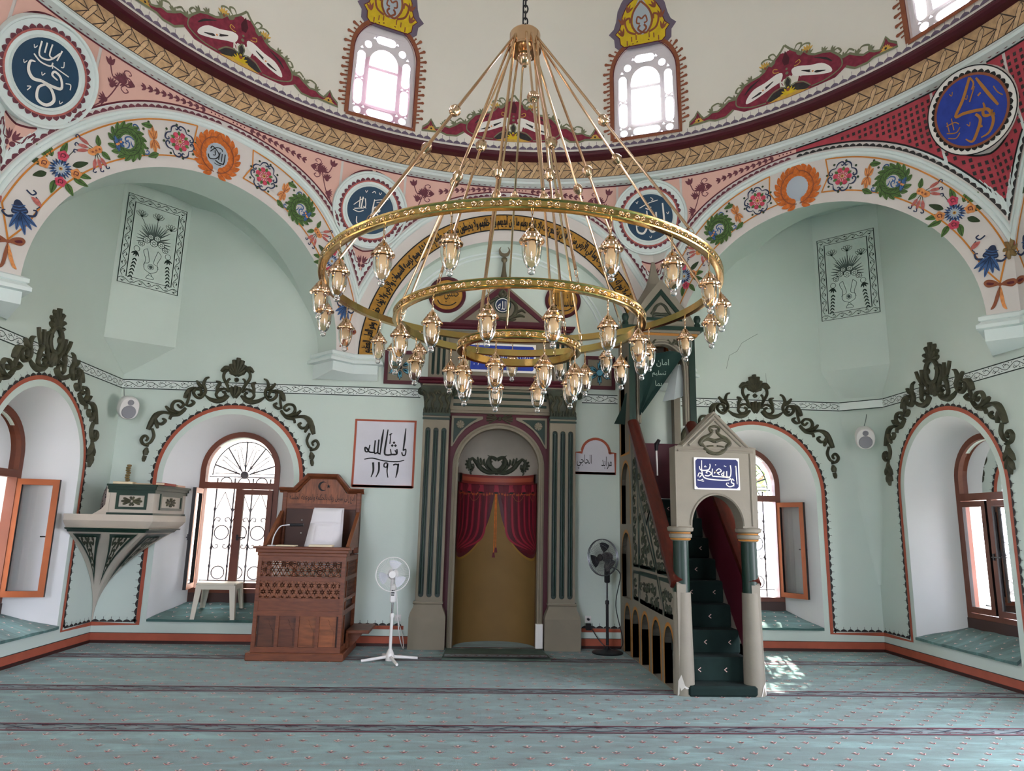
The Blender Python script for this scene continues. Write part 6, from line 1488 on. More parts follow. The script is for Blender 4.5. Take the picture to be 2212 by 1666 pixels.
# lectern ledge things
t = thing('gooseneck_microphone', 'thin bent gooseneck microphone on the left of the wooden ledge', 'microphone', (-2.86, -1.0, 1.3)); b = MB(); pth = cr([(-2.86, -1.0, 1.3), (-2.84, -1.0, 1.42), (-2.78, -1.0, 1.53), (-2.7, -1.0, 1.555), (-2.64, -1.0, 1.555)], 5); b.tube(pth, .009, 8, mat('satin_silver', '#a8a8aa', .3, metal=.8)); b.build('gooseneck', t)
b = MB(); b.tube([(-2.66, -1.0, 1.556), (-2.5, -1.0, 1.56)], .018, 10, BLACKPL); b.build('capsule', t); b = MB(); b.lathe([(0, 1.3), (.05, 1.3), (.05, 1.312), (.0, 1.316)], 14, WHITEPL, (-2.86, -1.0, 0)); b.build('base', t)
b = MB(); b.add([], [], WHITEP); b.bbox(-2.4, -2.12, -1.08, -.92, 1.302, 1.327, mat('cream_paper', '#d8ccae', .8), .004); b.build('open_book', None, smooth=False, label='cream paged book lying open on the wooden ledge before the chair', category='book')
b = MB(); b.bbox(-2.79, -2.56, -1.1, -.93, 1.302, 1.317, mat('cream_paper', '#d8ccae'), .004); b.build('notebook', None, smooth=False, label='thin pale notebook on the ledge beside the gooseneck microphone', category='notebook')
# ================================================================ small corner pulpit on the left
PSTONE = mat('pale_beige_paint', '#b3ab9e', .6, var=.05)
cp = thing('corner_pulpit', 'beige and green corner pulpit balcony tapering to a point, with flower panels', 'pulpit', (-5.0, -.4, .28))
PO = [(-5.345, -.98), (-4.86, -.93), (-4.36, -.9), (-4.3, -.06)]
def plan_s(k, dx=0):
    return [(-5.345+(x+5.345)*k, (y)*k) for x, y in PO]
b = MB(); rows = []
for z, k in ((1.42, .9), (1.45, .93), (1.455, .97), (1.47, .98), (1.475, .95), (1.52, 1.0), (1.56, 1.03), (1.57, 1.03), (1.635, 1.03)): rows.append([(x, min(y, -.004), z) for x, y in plan_s(k)])
b.grid(rows[:4], DGREEN); b.grid(rows[3:], PSTONE); top = rows[-1]; b.add(top+[(-5.345, -.004, 1.635)], [(0, 1, 2, 3, 4)], PSTONE); bot = rows[0]; b.add(bot+[(-5.345, -.004, 1.42)], [(4, 3, 2, 1, 0)], PSTONE)
b.build('floor_slab', cp, ang=.3)
b = MB(); rows = []
N = 14
for j in range(N+1):
    t = j/N; k = .9*((1-t)**2.15)*.97+.012; z = 1.42-1.14*t; rows.append([(x, min(y, -.004), z) for x, y in plan_s(k)])
b.grid(rows, PSTONE); br = b.build('tapering_bracket', cp, ang=.3)
def facet(i):
    def f(a, t, h=0):
        k = .9*((1-t)**2.15)*.97+.012; P = plan_s(k); p0, p1 = Vector(P[i]), Vector(P[i+1]); q = p0+(p1-p0)*a; n = Vector(((p1-p0).y, -(p1-p0).x)); n.normalize()
        return (q.x+n.x*h*2.5, min(-.005, q.y+n.y*h*2.5), 1.42-1.14*t-h)
    return f
for i in range(3):
    p = Paint(facet(i), maxlen=.08, lift=.004); tri = [(.12, .015), (.88, .015), (.55, .6)]; inn = [(.24, .05), (.76, .05), (.54, .46)]
    p.fill(tri, DGREEN, 1); p.fill(inn, PSTONE, 3); 
    for x, y in ((.4, .1), (.6, .1), (.5, .18), (.52, .27), (.54, .35)):
        for s in (-1, 1): p.at(x, y, 0, 1, s < 0).stroke([(.0, 0), (.06, .02), (.08, -.03), (.03, -.04)], [.03, .05, .03], OLIVE2, 5, 3)
    p.build('green_triangle_panel', br, smooth=False)
# parapet: two faces with flower panels
def parapet(p0, p1, name, ent=True):
    p0, p1 = Vector(p0), Vector(p1); L = (p1-p0).length; u = (p1-p0)/L; n = Vector((u.y, -u.x)); fr = frame((p0.x, p0.y, 0), (u.x, u.y, 0), (0, 0, 1), (n.x, n.y, 0))
    b = MB(fr); b.box(0, L, 1.635, 1.98, -.05, 0, PSTONE); pa = b.build('parapet', cp, smooth=False)
    b = MB(fr); 
    for z0, z1, g in ((1.635, 1.66, .012), (1.9, 1.94, .015), (1.94, 1.98, .03), (1.98, 2.005, .045)): b.box(-g*.6, L+g*.6, z0, z1, -.05, g, DGREEN)
    b.build('green_moulding', pa, smooth=False)
    a0, a1, z0, z1 = L*.17, L*.86, 1.7, 1.9
    b = MB(fr); b.prism([[(a0, z0), (a1, z0), (a1, z1), (a0, z1)], [(a0+.03, z0+.03), (a1-.03, z0+.03), (a1-.03, z1-.03), (a0+.03, z1-.03)]], 0, .02, DGREEN); b.build('green_frame', pa, smooth=False)
    c = (a0+a1)/2; sx = min(1, (a1-a0)/.38)
    for a in (0, 35, 70, 110, 145, 180, 215, 250, 290, 325):
        r = .13*sx if abs(cos(radians(a))) > .6 else .06
        l = MB(fr); l.relief([(c+.015*cos(radians(a)), 1.8+.015*sin(radians(a))), (c+r*.8*cos(radians(a)), 1.8+min(r, .065)*.8*sin(radians(a))), (c+r*cos(radians(a)), 1.8+min(r, .065)*sin(radians(a)))], [.012, .032, .015], .022, OLIVE); l.build('petal', pa)
    return pa
parapet((-4.88, -.93), (-4.36, -.9), 'f'); parapet((-4.36, -.9), (-4.3, -.06), 'r')
b = MB(); b.box(-4.91, -4.87, -.94, -.88, 1.635, 2.0, PSTONE); b.box(-4.87, -4.83, -.9, -.1, 1.635, 1.98, PSTONE) if False else None; b.build('end_post', cp, smooth=False)
b = MB(frame((-4.9, -.9, 0), (1, 0, 0), (0, 0, 1), (0, -1, 0))); b.prism([(-.16, 1.635), (0, 1.635), (0, 1.78), (-.06, 1.7)], -.02, .02, PSTONE); b.build('scroll_bracket', cp, smooth=False)
# cushion, books and prayer beads on it
def cushion_mat():
    m = mat('brown_patterned_fabric', '#8d8480', .9); nt = m.node_tree; bs = nt.nodes['Principled BSDF']; tc = nt.nodes.new('ShaderNodeTexCoord'); v = nt.nodes.new('ShaderNodeTexVoronoi'); v.inputs['Scale'].default_value = 26; nt.links.new(tc.outputs['Object'], v.inputs['Vector']); r = nt.nodes.new('ShaderNodeValToRGB'); r.color_ramp.interpolation = 'CONSTANT'; e = r.color_ramp.elements; e[0].color = (*lin('#2c2326'), 1); e[1].position = .4; e[1].color = (*lin('#8a7d7a'), 1); nt.links.new(v.outputs['Distance'], r.inputs[0]); nt.links.new(r.outputs[0], bs.inputs['Base Color']); return m
b = MB(lambda x, z, c=0: (-5.1+x*.62, -.34-x*.35-c-(2.0-z)*.2, z)); cushion(b, .28, .18, 1.82, .1, cushion_mat(), .95); b.build('cushion', None, ang=1.2, label='brown and black patterned cushion leaning in the corner pulpit', category='cushion')
for nm, x0, x1, y0, y1, z0, z1, c, lab in (('book', -4.86, -4.62, -.93, -.83, 2.005, 2.035, '#cdb48a', 'tan book lying on the left end of the pulpit parapet'), ('book', -4.6, -4.42, -.92, -.84, 2.005, 2.02, '#b79a78', 'thin tan book in the middle of the pulpit parapet'), ('book', -4.375, -4.265, -.86, -.5, 2.005, 2.035, '#8a3326', 'red book lying on the right side of the pulpit parapet'), ('book', -4.375, -4.265, -.45, -.2, 2.005, 2.03, '#c9a08a', 'pale pink book at the window end of the pulpit parapet')):
    b = MB(); b.bbox(x0, x1, y0, y1, z0, z1, mat('cover_'+c[1:], c, .7), .004); bk = b.build(nm, None, smooth=False, label=lab, category='book', group='books on the corner pulpit')
    b = MB(); b.box(x0+.004, x1-.004, y0-.002, y0+.05, z0+.006, z1-.006, mat('cream_paper', '#d8ccae')); b.build('pages', bk, smooth=False)
t = thing('prayer_bead_stand', 'upright stack of golden brown prayer beads standing on the corner pulpit', 'prayer beads', (-5.03, -.2, 1.635)); BD = mat('amber_beads', '#7d6a42', .3, var=.3, vscale=40); b = MB(); b.tube([(-5.03, -.2, 1.635), (-5.03, -.2, 2.06)], .012, 8, BD); b.build('post', t)
for i in range(8): b = MB(); b.lathe([(0, -.018), (.026, -.012), (.032, 0), (.026, .012), (0, .018)], 10, BD, (-5.03+.006*sin(i*2), -.2, 2.06+.032*i)); b.build('bead', t)
# ================================================================ stucco garlands over the windows
KG = .00124
GAR = [  # kind, points in tracing units, widths
 ('scroll', [(1005, 600), (950, 648), (880, 665), (800, 645), (735, 595)], [30, 52, 56, 40, 8]),
 ('scroll', [(1000, 560), (955, 522), (895, 540), (865, 590), (892, 628), (950, 620), (968, 580), (938, 560)], [22, 28, 30, 28, 26, 30]),
 ('leaf', [(868, 590), (872, 520), (892, 462), (855, 440)], [22, 34, 44, 20]),
 ('scroll', [(1012, 560), (975, 478), (930, 400), (935, 335), (980, 300), (1012, 328), (998, 352)], [26, 34, 30, 30, 30, 26]),
 ('leaf', [(1000, 292), (945, 280), (895, 325)], [30, 56, 26]),
 ('leaf', [(975, 470), (985, 420), (1005, 405)], [16, 26, 22]),
 ('scroll', [(770, 395), (735, 415), (716, 480), (742, 540), (735, 592), (690, 636), (640, 620), (614, 572), (648, 530), (690, 545), (700, 590), (668, 602)], [18, 34, 34, 32, 32, 30, 26]),
 ('leaf', [(636, 442), (672, 488), (722, 528)], [22, 42, 20]),
 ('leaf', [(640, 520), (575, 545), (545, 590), (525, 645)], [20, 52, 56, 30]),
 ('scroll', [(578, 575), (566, 660), (550, 720)], [22, 28, 24]),
 ('leaf', [(330, 745), (380, 792), (445, 815)], [24, 42, 20]),
 ('scroll', [(552, 755), (495, 808), (425, 792), (396, 742), (420, 688), (480, 680), (520, 720), (490, 752), (455, 722)], [30, 34, 32, 30, 28, 24]),
 ('leaf', [(600, 668), (632, 692), (592, 728), (540, 722)], [22, 34, 34, 20]),
 ('scroll', [(545, 775), (482, 830), (405, 848), (388, 892)], [26, 38, 32, 24]),
 ('leaf', [(420, 835), (310, 812), (235, 848), (195, 930), (168, 1012)], [18, 36, 62, 64, 40]),
 ('scroll', [(245, 930), (305, 945), (342, 908), (312, 885)], [24, 34, 34, 24]),
 ('leaf', [(225, 870), (250, 940), (268, 995)], [20, 48, 20]),
 ('scroll', [(212, 1000), (238, 1080), (212, 1150), (172, 1172)], [26, 30, 28, 22]),
 ('scroll', [(195, 1192), (132, 1172), (108, 1122), (140, 1080), (176, 1108), (160, 1140)], [28, 32, 30, 26, 22]),
 ('pendant', [(182, 1210), (172, 1255), (172, 1295)], [14, 66, 40]), ('pendant', [(170, 1300), (162, 1335), (158, 1368)], [36, 42, 20])]
SIDE_DROP = [('pendant', [(178+dx, 1200+dy), (178+dx+ex, 1260+dy), (178+dx+2*ex, 1310+dy)], [16, 44, 14]) for dx, dy, ex in ((0, 0, 0), (-6, 30, -26), (6, 30, 26), (0, 110, -20), (0, 100, 24), (0, 150, 0))]
def garland(side, c, label, kind, dz=0., skip=None):
    base = FRS[side]; fr = lambda a, z, h=0: base(c+a, z+dz, h)
    t = thing('window_garland', label, 'ornament', base(c, 3.2, .0), 'green stucco garlands over the windows')
    T = lambda p: ((p[0]-1075)*KG, 3.51-(p[1]-437)*KG)
    m = OLIVE if kind != 'dark' else OLIVE
    items = [g for g in GAR if not (kind == 'ring' and g[0] == 'pendant') and not (kind == 'ring' and g[1][0][1] < 300 and g[1][0][0] > 900)]+(SIDE_DROP if kind == 'ring' else [])
    for sg in (1, -1):
        for nm, pts, w in items:
            if skip and skip(sg*(-T(pts[0])[0]), T(pts[0])[1]): continue
            b = MB(fr); b.relief([(sg*T(p)[0], T(p)[1]) for p in pts], [x*KG*1.05 for x in w], .055, m); b.build(nm, t)
    if kind == 'ring':
        b = MB(fr); b.tube([(x, z, .025) for x, z in arc(0, 3.62, .115, .15, 0, 360, 24)[:-1]], .03, 8, m, closed=True); b.build('ring', t)
        for a in (90, 62, 118, 35, 145, 10, 170): b = MB(fr); r = .24-.0012*abs(a-90); b.relief([(.03*cos(radians(a)), 3.76), (r*.55*cos(radians(a)), 3.76+r*.7*sin(radians(a))), (r*.85*cos(radians(a)), 3.76+r*sin(radians(a))), (r*1.0*cos(radians(a)), 3.76+r*.85*sin(radians(a)))], [.04, .065, .06, .02], .05, m); b.build('plume_leaf', t)
        for a in (-90, -60, -120): b = MB(fr); b.relief([(0, 3.5), (.08*cos(radians(a)), 3.5+.1*sin(radians(a))), (.1*cos(radians(a)), 3.5+.2*sin(radians(a)))], [.06, .08, .03], .05, m); b.build('plume_leaf', t)
        for sg in (-1, 1):
            for x, z, a in ((.2, 3.5, 80), (.26, 3.52, 60)): b = MB(fr); b.relief([(sg*x, z), (sg*(x+.08*cos(radians(a))), z+.1*sin(radians(a))), (sg*(x+.14*cos(radians(a))), z+.19*sin(radians(a)))], [.03, .05, .045], .04, m); b.build('leaf', t)
    else:
        for i, a in enumerate((90, 70, 110, 50, 130, 30, 150)):
            r = (.25, .23, .23, .2, .2, .16, .16)[i]; b = MB(fr); b.relief([(0, 3.6), (r*.5*cos(radians(a)), 3.6+r*.55*sin(radians(a))), (r*.75*cos(radians(a)), 3.6+r*sin(radians(a)))], [.05, .07, .06], .055, m); b.build('crest_lobe', t)
        for a in (90, 55, 125): b = MB(fr); b.relief([(0, 3.28), (.08*cos(radians(a)), 3.34+.03*sin(radians(a))), (.09*cos(radians(a)), 3.36+.09*sin(radians(a)))], [.05, .07, .04], .06, m); b.build('palmette_leaf', t)
        b = MB(fr)
        for a in range(0, 360, 72): b.relief([(0, 3.535), (.03*cos(radians(a)), 3.535+.03*sin(radians(a)))], [.02, .035], .04, m)
        b.build('rosette', t)
garland('front', -3.80, 'olive stucco garland over the front window left of the wooden preaching seat', 'front')
garland('front', 3.66, 'olive stucco garland over the front window behind the pulpit portal', 'front', .02)
garland('left', -1.72, 'olive stucco garland with open ring over the far left window', 'ring', -.02)
garland('right', 1.56, 'olive stucco garland with palm plume over the far right window', 'ring', .02)

# ================================================================ speakers
def speaker(loc, aim, label, cable):
    t = thing('wall_speaker', label, 'speaker', loc, 'white wall speakers in the corners'); d = Vector(aim).normalized(); u = d.cross(Vector((0, 0, 1))).normalized(); v = u.cross(d); fr = lambda x, y, z: tuple(Vector(loc)+u*x+v*y+d*z); fr_ = frame(loc, u, v, d)
    b = MB(fr_); rows = []
    for z, k in ((-.11, .55), (-.1, .75), (-.04, .95), (.04, 1), (.09, .97), (.105, .9)): rows.append([(.125*k*(abs(cos(q))**.8)*(1 if cos(q) > 0 else -1), .155*k*(abs(sin(q))**.8)*(1 if sin(q) > 0 else -1), z) for q in [2*pi*i/28 for i in range(28)]])
    b.grid(rows, WHITEPL, closed=True); b.add(rows[-1], [tuple(range(28))], WHITEPL); b.add(rows[0], [tuple(range(28))], WHITEPL); b.build('cabinet', t, ang=.8)
    GR = mat('grey_speaker_mesh', '#8a8b90', .6); b = MB(lambda x, y, z: fr(x, y-.045, z)); b.lathe([(0, .112), (.06, .112), (.08, .116), (.088, .11), (.09, .1)], 24, GR); b.build('woofer_grille', t)
    b = MB(lambda x, y, z: fr(x, y+.085, z)); b.lathe([(0, .118), (.012, .116), (.014, .109), (.026, .109), (.03, .114), (.038, .112), (.04, .1)], 20, GR); b.build('tweeter', t)
    b = MB(fr_); b.tube([(0, 0, -.1), (0, 0, -.2)], .02, 8, BLACKPL); b.box(-.03, .03, -.07, .07, -.215, -.195, BLACKPL); b.build('bracket', t, ang=.5)
    b = MB(); b.tube(cr(cable, 5), .005, 6, GINK); b.build('cable', t)
speaker((-5.1, -.3, 3.06), (.62, -.72, -.35), 'white round cornered speaker in the left corner under the frieze', [(-5.22, -.14, 3.12), (-5.26, -.1, 3.25), (-5.3, -.05, 3.37)])
speaker((5.05, -.4, 2.94), (-.35, -.85, -.42), 'white round cornered speaker in the right corner under the frieze', [(5.12, -.22, 3.02), (5.2, -.2, 3.2), (5.28, -.12, 3.36)])

# ================================================================ stool, fans, sockets, mat, box
PL = mat('cream_plastic', '#d8d2c2', .4); st = thing('plastic_stool', 'white plastic stool standing on the carpeted window sill', 'stool', (-3.79, -.12, .31))
SX0, SX1, SY0, SY1 = -4.06, -3.53, -.05, .30
zf = lambda y: SILL+.04+(.45-SILL)*.95*max(0, (.035-(-y))/.51 if False else max(0, (y+.035)/.51))
b = MB(); b.bbox(SX0, SX1, SY0, SY1, .74, .775, PL, .025); b.build('seat', st, ang=.6)
b = MB(); 
for (x0, x1, y0, y1) in ((SX0+.02, SX1-.02, SY0+.01, SY0+.025), (SX0+.02, SX1-.02, SY1-.025, SY1-.01), (SX0+.01, SX0+.025, SY0+.02, SY1-.02), (SX1-.025, SX1-.01, SY0+.02, SY1-.02)): b.box(x0, x1, y0, y1, .69, .745, PL)
b.build('apron', st, smooth=False)
for x, sx in ((SX0, 1), (SX1, -1)):
    for y, sy in ((SY0, 1), (SY1, -1)):
        b = MB(); z0 = zf(y)
        top = [(x+sx*.01, y+sy*.01, .745), (x+sx*.09, y+sy*.01, .745), (x+sx*.09, y+sy*.03, .745), (x+sx*.03, y+sy*.09, .745), (x+sx*.01, y+sy*.09, .745)]; bot = [(x-sx*.02, y-sy*.01, z0), (x+sx*.035, y-sy*.01, z0), (x+sx*.03, y+sy*.01, z0), (x+sx*.005, y+sy*.04, z0), (x-sx*.02, y+sy*.04, z0)]
        b.grid([bot, top], PL, closed=True); b.add(bot, [(0, 1, 2, 3, 4)], PL); b.build('leg', st, smooth=False)
def fan(name, label, base, head, aim, R, mb, mcage, mblade, style, pole):
    t = thing(name, label, 'fan', base); bx, by, _ = base
    if style == 'cross':
        for a in (20, 110, 200, 290):
            b = MB(); d = Vector((cos(radians(a)), sin(radians(a)), 0)); b.tube([tuple(Vector(base)+d*.03+Vector((0, 0, .05))), tuple(Vector(base)+d*.34+Vector((0, 0, .018)))], [.02, .016], 8, mb); b.build('foot', t)
        b = MB(); b.lathe([(0, .0), (.05, .005), (.055, .06), (.04, .1), (.025, .13), (.02, .14)], 14, mb, base); b.build('hub', t)
    else:
        b = MB(); b.lathe([(0, .0), (.2, .0), (.205, .015), (.17, .03), (.06, .045), (.03, .07), (.02, .09)], 32, mb, base); b.build('round_base', t)
    hz = head[2]; mid = (hz-.1)*.55
    b = MB(); b.lathe([(.019, .1), (.019, mid), (.026, mid), (.026, mid+.04), (.02, mid+.05)], 12, mb, base); b.build('lower_pole', t)
    b = MB(); b.lathe([(.012, mid+.04), (.012, hz-.1)], 10, pole, base); b.build('upper_pole', t)
    b = MB(); b.bbox(bx-.035, bx+.035, by-.035, by+.03, hz-.33, hz-.12, mb, .012); cb_ = b.build('control_box', t, ang=.5)
    for i in range(3): b = MB(); b.box(bx-.018, bx+.018, by-.042, by-.034, hz-.2-.025*i, hz-.185-.025*i, BLACKPL); b.build('button', cb_, smooth=False)
    d = Vector(aim).normalized(); u = d.cross(Vector((0, 0, 1))).normalized(); v = u.cross(d); fr = frame(head, u, v, d)
    b = MB(fr); b.lathe([(0, -.17), (.05, -.165), (.065, -.13), (.065, -.06), (.05, -.03), (0, -.02)], 18, mb); b.build('motor', t)
    b = MB(fr); b.tube([(0, -.02, -.1), (0, -.14, -.06)], .025, 8, mb); b.build('neck', t)
    cg = MB(fr)
    for z, k in ((.055, 1), (-.035, 1)): cg.tube([(R*k*cos(2*pi*i/40), R*k*sin(2*pi*i/40), z*.3) for i in range(40)], .006, 6, mcage, closed=True)
    for i in range(56):
        a = 2*pi*i/56; ca, sa = cos(a), sin(a)
        cg.tube([(.05*ca, .05*sa, .07), (R*.7*ca, R*.7*sa, .055), (R*ca, R*sa, .012)], .0013, 4, mcage, caps=False); cg.tube([(.05*ca, .05*sa, -.07), (R*.7*ca, R*.7*sa, -.05), (R*ca, R*sa, -.01)], .0013, 4, mcage, caps=False)
    for rr in (.35, .7): cg.tube([(R*rr*cos(2*pi*i/36), R*rr*sin(2*pi*i/36), .06) for i in range(36)], .0016, 4, mcage, closed=True)
    cg.build('cage', t)
    b = MB(fr); b.lathe([(0, .078), (.04, .075), (.046, .068), (.046, .06), (0, .06)], 20, mb); b.build('badge', t)
    for k in range(3):
        b = MB(fr); rows = []
        for i in range(8):
            q = i/7; r = .035+(R*.82-.035)*q; w = .10+.42*sin(min(1, q*1.15)*pi*.62); a0 = radians(120*k+100); rows.append([(r*cos(a0+(j/5-.5)*2*w), r*sin(a0+(j/5-.5)*2*w), .03*(j/5-.5)) for j in range(6)])
        b.grid(rows, mblade); b.build('blade', t, ang=1.2)
    b = MB(fr); b.lathe([(0, .03), (.03, .025), (.034, -.02), (0, -.02)], 14, mblade); b.build('blade_hub', t)
    return t
BLW = mat('translucent_white_blade', '#cfd3da', .25)
fw = fan('pedestal_fan', 'white pedestal fan with cross shaped base left of the mihrab', (-1.36, -1.05, 0), (-1.37, -1.12, 1.0), (.05, -1, .03), .2, WHITEPL, WHITEPL, BLW, 'cross', mat('chrome', '#c4c4c8', .15, metal=1))
fb = fan('pedestal_fan', 'black pedestal fan with round base right of the mihrab', (1.385, -.36, 0), (1.31, -.46, 1.22), (-.75, -.72, -.02), .235, BLACKPL, mat('grey_fan_cage', '#6a6c70', .3, metal=.7), mat('smoky_blade', '#1d1f24', .25), 'disc', mat('dark_chrome', '#5a5a60', .2, metal=1))
for par, pts, m in ((fw, [(-1.33, -1.08, .9), (-1.28, -.9, .3), (-1.25, -.5, .05), (-1.3, -.1, .15), (-1.38, -.03, .34)], WHITEPL), (fb, [(1.42, -.4, 1.1), (1.55, -.42, 1.0), (1.5, -.36, .6), (1.6, -.3, .1), (1.4, -.1, .05), (1.22, -.04, .28)], BLACKPL)):
    b = MB(); b.tube(cr(pts, 8), .006, 6, m); b.build('power_cord', par)
def socket(x, z, label, plug):
    t = thing('wall_socket', label, 'socket', (x, 0, z)); b = MB(FR_FRONT); b.prism([[(x-.042, z-.042), (x+.042, z-.042), (x+.042, z+.042), (x-.042, z+.042)]], 0, .012, WHITEPL); b.build('plate', t, smooth=False)
    fr = frame((x, 0, z), (1, 0, 0), (0, 0, 1), (0, -1, 0)); b = MB(fr); b.lathe([(.03, .012), (.03, .016), (.026, .016), (.024, .006), (0, .006)], 16, WHITEPL); b.build('socket_ring', t)
    b = MB(fr); b.lathe([(0, .06), (.014, .058), (.018, .02), (.018, .008)], 12, plug); b.build('plug', t)
socket(-1.38, .36, 'white wall socket behind the white fan', WHITEPL); socket(1.19, .38, 'white wall socket between the mihrab column and the black fan', BLACKPL)
b = MB(FR_FRONT); b.bbox(1.155, 1.225, .24, .33, .005, .06, BLACKPL, .006); b.build('power_adapter', None, smooth=False, label='black power adapter under the socket beside the mihrab column', category='adapter')
b = MB(); b.bbox(.455, .555, -.2, -.13, .02, .33, WHITEPL, .006); b.build('white_box', None, smooth=False, label='narrow white plastic box standing at the right foot of the mihrab niche', category='box')
# prayer mat in front of the niche
b = MB(); rows = []
MATM = mat('worn_dark_green_mat', '#46564c', .95, var=.25, vscale=4)
for j in range(8):
    y = -.98+j*.1; k = 1-.08*(j/10)
    rows.append([(-.09+(-.66+1.32*i/16)*k, y, .012+.006*sin(i*.9)*sin(j*.8)+(.012 if j == 0 else .018)) for i in range(17)])
b.grid(rows, MATM); b.grid([[(x, y, 0) for x, y, z in rows[0]], rows[0]], MATM)
b.grid([[(x, y, 0) for x, y, z in [r[0] for r in rows]], [r[0] for r in rows]], CARPET); b.grid([[(x, y, 0) for x, y, z in [r[-1] for r in rows]], [r[-1] for r in rows]], CARPET)
mt = b.build('prayer_mat', None, ang=1, label='worn green carpet mat with dark border before the mihrab niche', category='mat')
p = Paint(lambda x, y, h=0: (x, y, .038+h)); p.fill([(-.72, -.95), (.54, -.95), (.54, -.78), (-.72, -.78)], CBG, 0)
for y in (-.95, -.94, -.79, -.78): p.stroke([(-.72, y), (.54, y)], .008, CDK, 2, 0)
x = -.68
while x < .5:
    p.stroke([(x, -.9), (x+.05, -.84), (x+.1, -.88), (x+.06, -.91)], .014, CDK, 2); p.stroke([(x+.08, -.83), (x+.12, -.9)], .01, CGD, 2); x += .13
p.build('woven_border', mt, smooth=False)

# ================================================================ outside
OUT = mat('pale_courtyard_wall', '#d9c9bd', .9, var=.12, vscale=.8); GRD = mat('pale_paving', '#cfc8be', .9)
MB().grid([[(-60, -60, -.35), (60, -60, -.35)], [(-60, 60, -.35), (60, 60, -.35)]], GRD).build('courtyard_ground', smooth=False, kind='structure')
b = MB(); b.box(-10, .9, 3.6, 3.9, -.35, 5.6, OUT); b.build('courtyard_wall', smooth=False, label='pale courtyard wall seen through the front left window, added to block the sun', category='wall')  # added, and tall enough to keep the sun off the front left window
b = MB(); b.box(-9.3, -9, -11, 3.6, -.35, 4.4, OUT); b.build('courtyard_wall', smooth=False, label='pale courtyard wall outside the far left window, added to cut the sky light', category='wall')  # added to hold back daylight from the left side
b = MB(); b.box(1.6, 4.5, 8.6, 8.9, -.35, 2.6, mat('pale_blue_wall', '#9db4d0', .9)); b.build('courtyard_wall', smooth=False, label='low pale blue wall seen through the front right window', category='wall')
LFM = mat('sunlit_leaf', '#7d9a5a', .7, var=.3, vscale=3); BRK = mat('tree_bark', '#6a5646', .9, bump=.4)
def tree(x, y, h, r, n, label, seed):
    t = thing('courtyard_tree', label, 'tree', (x, y, -.35)); rr = random.Random(seed)
    b = MB(); b.tube([(x, y, -.35), (x+.1, y, h*.4), (x-.05, y+.1, h*.75), (x, y, h)], [.16, .12, .09, .04], 8, BRK); 
    for i in range(7):
        a = rr.uniform(0, 6.28); b.tube([(x, y, h*.55+i*.15), (x+r*.7*cos(a), y+r*.7*sin(a), h*.8+i*.2)], [.05, .015], 5, BRK)
    b.build('trunk', t)
    b = MB()
    for i in range(n):
        while True:
            q = Vector((rr.uniform(-1, 1), rr.uniform(-1, 1), rr.uniform(-1, 1)))
            if .35 < q.length < 1: break
        c = Vector((x, y, h))+Vector((q.x*r, q.y*r, q.z*r*.8)); a = Vector((rr.uniform(-1, 1), rr.uniform(-1, 1), rr.uniform(-1, 1))).normalized(); e = a.orthogonal().normalized(); s = rr.uniform(.06, .14)
        b.add([tuple(c-a*s), tuple(c+e*s*.45), tuple(c+a*s), tuple(c-e*s*.45)], [(0, 1, 2, 3)], LFM)
    b.build('foliage', t, smooth=False, kind='stuff')
tree(4.6, 3.4, 3.6, 1.8, 2600, 'leafy tree shading the front window right of the pulpit', 1)
tree(8.8, -2.0, 3.0, 1.7, 3000, 'leafy tree outside the far right window', 2)
# ================================================================ chandelier
CX, CY = -.14, -4.59
RINGS = [(3.456, 1.536, 20, 8, 4.5), (3.173, .963, 14, 6, 9.4), (2.964, .459, 8, 4, 20)]
chn = thing('chandelier', 'large brass chandelier of three tiered rings hung with amber glass lanterns', 'chandelier', (CX, CY, 2.5))
b = MB(); o = (CX, CY, 0)
b.lathe([(0, 5.80), (.05, 5.8), (.06, 5.785), (.125, 5.775), (.132, 5.765), (.132, 5.63), (.14, 5.62), (.14, 5.605), (.0, 5.6)], 40, BRASS2, o); hub = b.build('hub', chn, ang=.6)
b = MB(); b.lathe([(0, 5.61), (.035, 5.605), (.06, 5.57), (.062, 5.54), (.045, 5.5), (.02, 5.485), (.02, 5.46), (0, 5.45)], 24, BRASS2, o); b.build('hub_ball', chn)
b = MB(); z = 5.8; i = 0
while z < 12.3:
    L = .085; pts = []
    for k in range(12):
        a = 2*pi*k/12; w, h_ = .02*cos(a), (.032 if abs(sin(a)) > .5 else .03)*sin(a)*1.25
        pts.append((CX+(w if i % 2 else 0), CY+(0 if i % 2 else w), z+.035+h_))
    b.tube(pts, .007, 5, mat('dark_iron_chain', '#2a2826', .5, metal=.6), closed=True); z += .062; i += 1
b.build('chain', chn, kind='stuff')
b = MB(); b.tube([(CX-.02, CY, 5.8), (CX-.03, CY+.01, 9), (CX, CY, 12.3)], .006, 6, BLACKPL); b.build('cable', chn)
